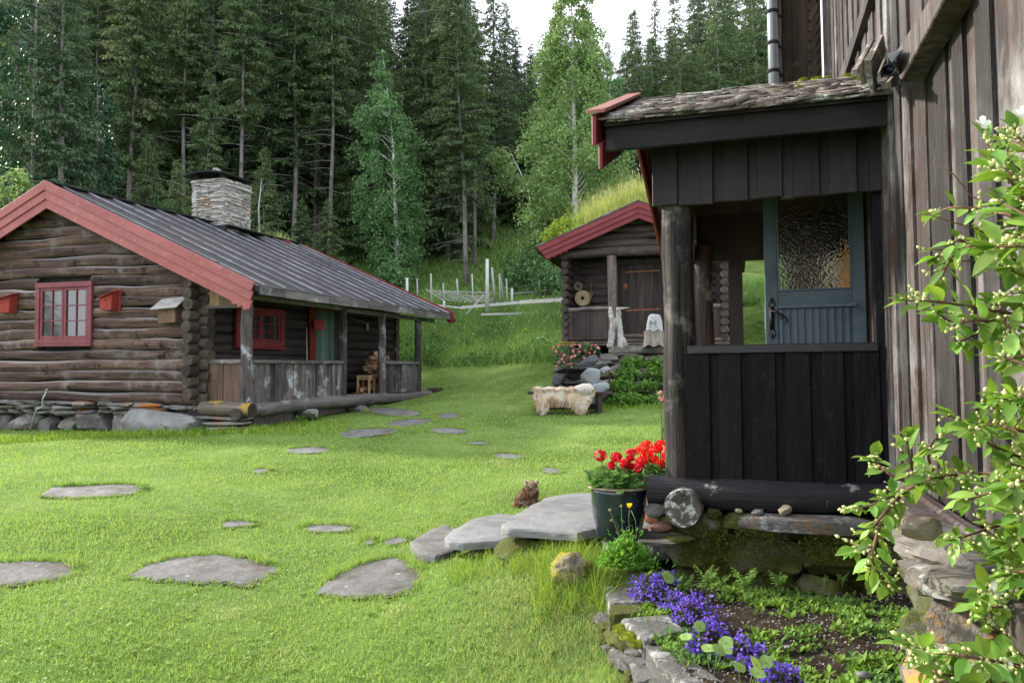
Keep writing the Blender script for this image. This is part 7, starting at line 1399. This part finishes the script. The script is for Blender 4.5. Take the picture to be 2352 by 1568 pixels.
for i, (u, v, hgt, nf, lab) in enumerate(((1622,1345,60,4,'taller fern with narrow fronds at the left of the fern row'),(1655,1350,45,4,'small fern between the two tall ferns'),(1710,1352,66,6,'leafiest fern in the middle against the mossy foundation'),(1788,1350,50,6,'bushy fern right of the middle of the mossy foundation'),(1893,1338,26,2,'tiny pale fern at the right of the row'),(1935,1338,34,3,'small fern under the hanging shrub'),(1580,1345,34,4,'dark low plant left of the ferns by the round stone'))):
    p0 = at(u, v, 4.82); p0.z = max(p0.z, .3); e = empty('fern', p0, label=lab, cat='fern'); PO = []; RO = []; SC = []; st = MB()
    for f_ in range(nf):
        az = random.uniform(-2.6, -.5) if f_ % 3 else random.uniform(.3, 2.8); Lf = hgt/FPX*4.82*random.uniform(.85, 1.15); pr = []
        for s_ in np.linspace(.15, 1, 13):
            q_ = Vector((math.cos(az)*Lf*.55*s_, math.sin(az)*Lf*.4*s_, Lf*(1.05*s_-.35*s_*s_))); pr.append(q_)
            for sd in (-1, 1): PO.append(q_[:]); RO.append(np.array(Matrix.Rotation(az-math.pi/2+sd*-1.2, 3, 'Z') @ Matrix.Rotation(random.uniform(-.2, .35), 3, 'X'))); SC.append(Lf*.34*(1.08-s_)**.7*random.uniform(.85, 1.1))
        st.tube([(0, 0, -.02)]+pr, .0015, 4)
    st.build('stalks', stem_m, e); np_obj('fronds', [scatter([(0,0,0),(.16,.3,.02),(.13,.7,0),(0,1,-.03),(-.13,.7,0),(-.16,.3,.02)], [(0,1,2),(0,2,3),(0,3,4),(0,4,5)], np.array(PO), np.array(RO), np.array(SC), rng.random(len(PO)))], fern_m, e)
# yellow poppy with its tuft
p0 = at(1438, 1300, 4.98); e = empty('yellow_poppy', p0, label='yellow poppy with thin stalks rising from a bright green tuft before the blue pot', cat='flower')
def Q(u, v, dy=0): return at(u, v, 4.98+dy)-p0
m = MB(); m.tube([Q(1440,1275), Q(1446,1220), Q(1444,1190), Q(1446,1170)], .0022, 5)
for pts in (((1432,1270),(1430,1215),(1428,1185),(1427,1163)), ((1425,1275),(1420,1225),(1408,1190),(1401,1172)), ((1450,1270),(1462,1230),(1460,1195),(1450,1172)), ((1437,1270),(1440,1210),(1452,1205),(1456,1225)), ((1428,1270),(1424,1230),(1418,1200),(1405,1195))): m.tube([Q(a, b, random.uniform(-.05, .05)) for a, b in pts], .0018, 5)
m.build('stalks', stem_m, e, True); m = MB()
for u, v in ((1427,1162),(1401,1171),(1405,1195)): m.rock(Q(u, v), (.022, .02, .02), sub=2, rough=.3)
m.build('seed_heads', mat('seed_head', (.16,.15,.05), (.3,.27,.1)), e)
yp = mat('yellow_petals', (.85,.62,.01), (.92,.74,.02), bump=0, va=.1, trans=.4); c_ = Q(1446, 1167); np_obj('blossom', [scatter([(0,0,0),(.5,.5,.25),(.4,1,.3),(-.4,1,.3),(-.5,.5,.25)], [(0,1,2),(0,2,3),(0,3,4)], np.repeat(np.array([c_[:]]), 5, 0), rots(np.arange(5)*1.256, np.full(5, .9), np.zeros(5)), np.full(5, .03), rng.random(5))], yp, e)
k = 2600; th = rng.uniform(0, 6.3, k); q_ = rng.random(k)**.6; PO = np.c_[rng.normal(0, .062, k), rng.normal(0, .045, k), np.abs(rng.normal(0, .07, k))]; PO[:, 2] *= 1.1-np.clip(np.abs(PO[:, 0])*4, 0, .7)
np_obj('leaves', [scatter(sprig_v, sprig_t, PO, rots(th-np.pi/2+rng.normal(0, .8, k), rng.uniform(.1, 1.3, k), rng.normal(0, .4, k)), rng.uniform(.02, .045, k), rng.random(k))], mat('poppy_leaves', (.09,.24,.03), (.18,.38,.06), bump=0, va=.35, trans=.35), e)
# long arching grass around ledge and steps
def tuft(n, uv, Yr, hr, mm, name, lab, w=.0032, zoff=0):
    u = rng.uniform(uv[0], uv[1], n); Y = rng.uniform(*Yr, n); X = (u-1176)/FPX*Y; k = ~inpoly(X, Y, BED); X = X[k]; Y = Y[k]; n = len(X); hg = rng.uniform(*hr, n)
    lb = [(-.5,0,0),(.5,0,0),(.42,.10,.4),(-.42,.10,.4),(.3,.32,.72),(-.3,.32,.72),(0,.72,.95)]; lt_ = [(0,1,2),(0,2,3),(3,2,4),(3,4,5),(5,4,6)]
    return scatter(lb, lt_, np.c_[X, Y, H(X, Y)-.01+zoff], rots(rng.uniform(0, 6.3, n), rng.normal(0, .35, n), rng.normal(0, .3, n)), np.c_[rng.uniform(.6, 1.4, n)*w, hg, hg], rng.random(n))
tp_ = [tuft(2600, (1230,1520), (4.85,5.45), (.08,.24), None, '', ''), tuft(1500, (1170,1400), (5.35,5.6), (.05,.16), None, '', ''), tuft(1300, (1040,1240), (5.5,5.95), (.04,.12), None, '', ''), tuft(900, (1370,1500), (4.75,5.0), (.10,.26), None, '', ''), tuft(900, (1385,1480), (4.85,5.1), (.05,.18), None, '', '', zoff=.1)]
o = np_obj('long_grass', tp_, long_mat); setp(o, 'long uncut grass growing around the steps and the ledge stone', 'grass', kind='stuff')
o = np_obj('cabin_edge_grass', [tuft(5200, (-20,620), (15.0,15.9), (.06,.16), None, '', '', .012), tuft(1500, (560,800), (14.7,17), (.05,.14), None, '', '', .012), tuft(1600, (1220,1560), (18.4,19.4), (.04,.16), None, '', '', .014)], long_mat); setp(o, 'unmown grass fringe along the cabin foundation and the terrace', 'grass', kind='stuff')
for i, (u, v, Y, rx, lab) in enumerate(((150, 988, 15.75, .22, 'small leafy weed with yellow flowers against the cabin foundation'),(465,992,15.5,.16,'small weed by the big pale boulder'),(690,958,16.9,.2,'low green weed under the porch sill'),(720,950,17.6,.25,'second low weed under the porch sill'),(745,930,19,.2,'weed tuft at the porch entrance'),(330,985,15.7,.12,'tiny weed in the cabin foundation'))):
    p = at(u, v, Y); p.z = h(p.x, p.y); o = leafball('weed', None, [(0, 0, .06, rx*.8, .1)], 260, .05, straw_leaf, seed=70+i); o.location = p; setp(o, lab, 'plant')
# ------------------------------------------------------------------ mock orange shrub, close by on the right
mo_leaf = mat('mock_orange_leaves', (.105,.22,.035), (.24,.40,.075), scale=9, detail=3, bump=.15, bdist=.002, va=.42, trans=.35, rough=.5, spec=.3, hue=.018)
twig_m = mat('reddish_twigs', (.09,.045,.03), (.19,.11,.065), scale=20, bump=.2, va=.2); bud_m = mat('cream_buds', (.50,.56,.20), (.74,.74,.42), scale=60, bump=0, va=.15, trans=.2, rough=.45); flo_m = mat('white_petals', (.80,.80,.76), (.88,.88,.84), bump=0, va=.04, trans=.3)
BR = [([(2440,520),(2340,440),(2290,380),(2262,318)],1.9),([(2440,420),(2370,360),(2330,300)],1.85),([(2440,560),(2340,500),(2260,480),(2190,475),(2145,488)],1.9),([(2440,470),(2350,400),(2300,350)],1.8),([(2440,640),(2340,600),(2260,570),(2200,548),(2150,590)],1.95),([(2300,560),(2240,560),(2190,580),(2160,640)],1.9),
 ([(2440,720),(2330,722),(2240,705),(2150,692),(2085,690)],1.85),([(2440,780),(2330,745),(2260,760),(2205,785)],1.9),([(2300,740),(2240,735),(2180,740),(2150,715)],1.85),([(2440,840),(2360,800),(2320,760),(2290,700)],1.9),([(2440,680),(2370,640),(2320,620)],1.8),([(2440,600),(2380,560),(2330,540)],1.75),([(2440,530),(2390,480),(2340,450)],1.8),
 ([(2440,960),(2360,930),(2310,935),(2262,925)],1.9),([(2440,1000),(2340,990),(2280,970),(2230,985)],1.85),([(2440,1060),(2340,1050),(2270,1020),(2220,975),(2185,955)],2.0),([(2440,1110),(2330,1090),(2230,1085),(2150,1095),(2100,1110),(2090,1060),(2083,1005)],2.1),
 ([(2200,1090),(2120,1105),(2060,1135),(2000,1160),(1962,1168)],2.15),([(2100,1110),(2050,1095),(2010,1060),(2003,1052)],2.15),([(2080,1125),(2020,1190),(1985,1240),(1965,1262)],2.15),([(2050,1150),(2015,1220),(2000,1285),(2035,1345)],2.2),([(2020,1230),(1990,1280),(2010,1330)],2.2),([(2150,1095),(2130,1050),(2140,1015),(2160,1000)],2.1),
 ([(2440,1160),(2340,1140),(2270,1130),(2220,1150)],1.9),([(2440,1210),(2350,1190),(2280,1210),(2215,1232),(2180,1238)],1.8),([(2440,1280),(2350,1260),(2300,1240),(2260,1250)],1.85),([(2440,1330),(2340,1310),(2285,1330),(2250,1365)],1.8),([(2440,1400),(2350,1385),(2290,1395),(2240,1390)],1.75),([(2440,1460),(2350,1440),(2290,1450),(2262,1420)],1.8),
 ([(2440,1540),(2320,1525),(2220,1505),(2140,1498),(2085,1482)],1.6),([(2440,1600),(2330,1570),(2230,1560),(2150,1545),(2120,1520)],1.6),([(2440,1640),(2350,1600),(2280,1590),(2200,1590)],1.55),([(2440,1500),(2380,1480),(2330,1500)],1.65)]
for i in range(46): y = random.choice((random.uniform(330, 860), random.uniform(900, 1560), random.uniform(980, 1560))); BR.append(([(2460, y+40), (2390, y+random.uniform(-20, 20)), (2330+random.uniform(-45, 20), y+random.uniform(-50, 30))], random.uniform(1.6, 2.1)))
shx = at(2620, 1500, 2.0); shx.z = .0; shr = empty('mock_orange_shrub', shx, label='mock orange shrub with bright leaves and cream buds at the right edge of the photo', cat='shrub')
tw = MB(); LPp = []; LR = []; LS = []; BP = []; BRt = []; BS = []; FPp = []
lf_v = []; rowsL = [(0, .02), (.10, .12), (.28, .215), (.48, .235), (.68, .175), (.85, .085), (1.0, .0)]
for y, wv in rowsL: c_ = -.16*(y-.35)**2; lf_v += [(-wv, y, c_+wv*.30), (0, y, c_), (wv, y, c_+wv*.30)]
lf_t = []
for i in range(6):
    a = i*3
    for j in (0, 1): lf_t += [(a+j, a+j+1, a+j+4), (a+j, a+j+4, a+j+3)]
bud_v, bud_f = ico(1); bud_f = np.array(bud_f); bud_v = bud_v*np.array([.42, .42, .5])+np.array([0, 0, .45]); bud_v[:, 2] += np.clip(bud_v[:, 2]-.75, 0, 1)*1.2
def orient(d, up=(0, 0, 1), rollj=.3):   # matrix whose Y axis is d
    d = Vector(d).normalized(); upv = Vector(up)+Vector((random.uniform(-.3, .3),)*3); x = d.cross(upv).normalized(); z = x.cross(d); mt = Matrix((x, d, z)).transposed(); return np.array(mt @ Matrix.Rotation(random.uniform(-rollj, rollj), 3, 'Y'))
for pts, Yb in BR:
    n = len(pts); P3 = []
    for i, (u, v) in enumerate(pts): P3.append(at(u, v, Yb+.10*math.sin(i*1.3+u)+random.uniform(-.04, .04))-shx)
    # smooth
    path = []
    for i in range(n-1):
        for s_ in (0, .25, .5, .75): path.append(P3[i].lerp(P3[i+1], s_))
    path.append(P3[-1]); path = [path[0]]+[(path[i-1]+path[i]*2+path[i+1])/4 for i in range(1, len(path)-1)]+[path[-1]]
    k = len(path); tw.tube(path, [.0042*(1-.75*i/k)+.0008 for i in range(k)], 6, cap=False)
    ln = sum((path[i+1]-path[i]).length for i in range(k-1)); acc = 0; nxt = .02; flip = 0
    for i in range(k-1):
        seg = path[i+1]-path[i]; L_ = seg.length
        while nxt < acc+L_:
            t_ = (nxt-acc)/L_; p = path[i].lerp(path[i+1], t_); d = seg.normalized(); sidev = d.cross(Vector((0, -.5, 1))).normalized() if flip % 2 == 0 else d.cross(Vector((0, -1, .1))).normalized()
            for sg in (-1, 1):
                if random.random() < .12: continue
                dd_ = (d*random.uniform(.5, 1.0)+sidev*sg*random.uniform(.6, 1)+Vector((random.uniform(-.3, .3), random.uniform(-.4, .2), random.uniform(-.45, .05)))).normalized(); sz = random.choice((random.uniform(.028, .055), random.uniform(.034, .068)))*(1.15 if Yb < 1.7 else 1)
                LPp.append((p+dd_*.008)[:]); LR.append(orient(dd_, (0, -.35, 1), .5)); LS.append(sz)
            if random.random() < .62:    # side spray of buds
                dd_ = (sidev*random.choice((-1, 1))+d*.6+Vector((0, -.3, random.uniform(-.1, .7)))).normalized(); e_ = p+dd_*random.uniform(.02, .05); tw.tube([p, e_], [.0014, .001], 4, cap=False)
                for b in range(random.randint(2, 5)): bd = (dd_+Vector((random.uniform(-.8, .8), random.uniform(-.8, .3), random.uniform(-.6, .8)))).normalized(); BP.append((e_-dd_*.012*b+bd*.004)[:]); BRt.append(np.array(Vector((0,0,1)).rotation_difference(bd).to_matrix())); BS.append(random.uniform(.006, .0135))
            nxt += random.uniform(.022, .036); flip += 1
        acc += L_
    d = (path[-1]-path[-2]).normalized(); p = path[-1]
    for a in (-.5, .5, .1): dd_ = (d+Vector((a, -.2, random.uniform(-.3, .2)))).normalized(); LPp.append(p[:]); LR.append(orient(dd_)); LS.append(random.uniform(.04, .07))
    for b in range(random.randint(3, 7)):
        bd = (d+Vector((random.uniform(-.8, .8), random.uniform(-.8, .2), random.uniform(-.5, .9)))).normalized(); BP.append((p-d*.006*b+bd*.006)[:]); BRt.append(np.array(Vector((0,0,1)).rotation_difference(bd).to_matrix())); BS.append(random.uniform(.008, .0145))
for (u, v, Y) in ((2255,286,1.85),(2345,262,1.85),(2226,1000,2.05),(2285,1355,1.75),(2350,1010,1.9),(2300,1525,1.6)):
    c_ = at(u, v, Y)-shx
    for j in range(4): FPp.append((c_[:], np.array(Matrix.Rotation(random.uniform(-.5, .5), 3, 'X') @ Matrix.Rotation(1.2, 3, 'X') @ Matrix.Rotation(j*1.57, 3, 'Z') @ Matrix.Rotation(.5, 3, 'X'))))
for (pts, Y) in (([(2145,375),(2190,400),(2230,450),(2290,480)],1.95),([(2125,490),(2180,508),(2240,525),(2310,560)],1.95),([(2150,610),(2180,600),(2240,600)],1.9),([(2210,770),(2250,790),(2330,770)],1.9)): tw.tube([at(u, v, Y)-shx for u, v in pts], .0016, 5)
# main canes from the ground
for i in range(9):
    v = 450+i*130; tw.tube([(random.uniform(-.15, .15), random.uniform(-.1, .1), .0), ((at(2500, 1300-i*60, 1.9)-shx)*.8), at(2450, v, 1.85)-shx], [.012, .009, .005], 7)
tw.build('branches', twig_m, shr, True)
np_obj('leaves', [scatter(lf_v, lf_t, np.array(LPp), np.array(LR), np.array(LS), rng.random(len(LPp)))], mo_leaf, shr, True)
np_obj('buds', [scatter(bud_v, bud_f, np.array(BP), np.array(BRt), np.array(BS), rng.random(len(BP)))], bud_m, shr, True)
k = len(FPp); np_obj('blossoms', [scatter([(0,0,0),(.35,.4,.05),(.38,.8,.02),(0,1,0),(-.38,.8,.02),(-.35,.4,.05)], [(0,1,2),(0,2,3),(0,3,4),(0,4,5)], np.array([f[0] for f in FPp]), np.array([f[1] for f in FPp]), np.full(k, .02), rng.random(k))], flo_m, shr)
print('shrub leaves', len(LPp), 'buds', len(BP))
bpy.context.view_layer.update()
print('OBJECTS', len(bpy.data.objects))
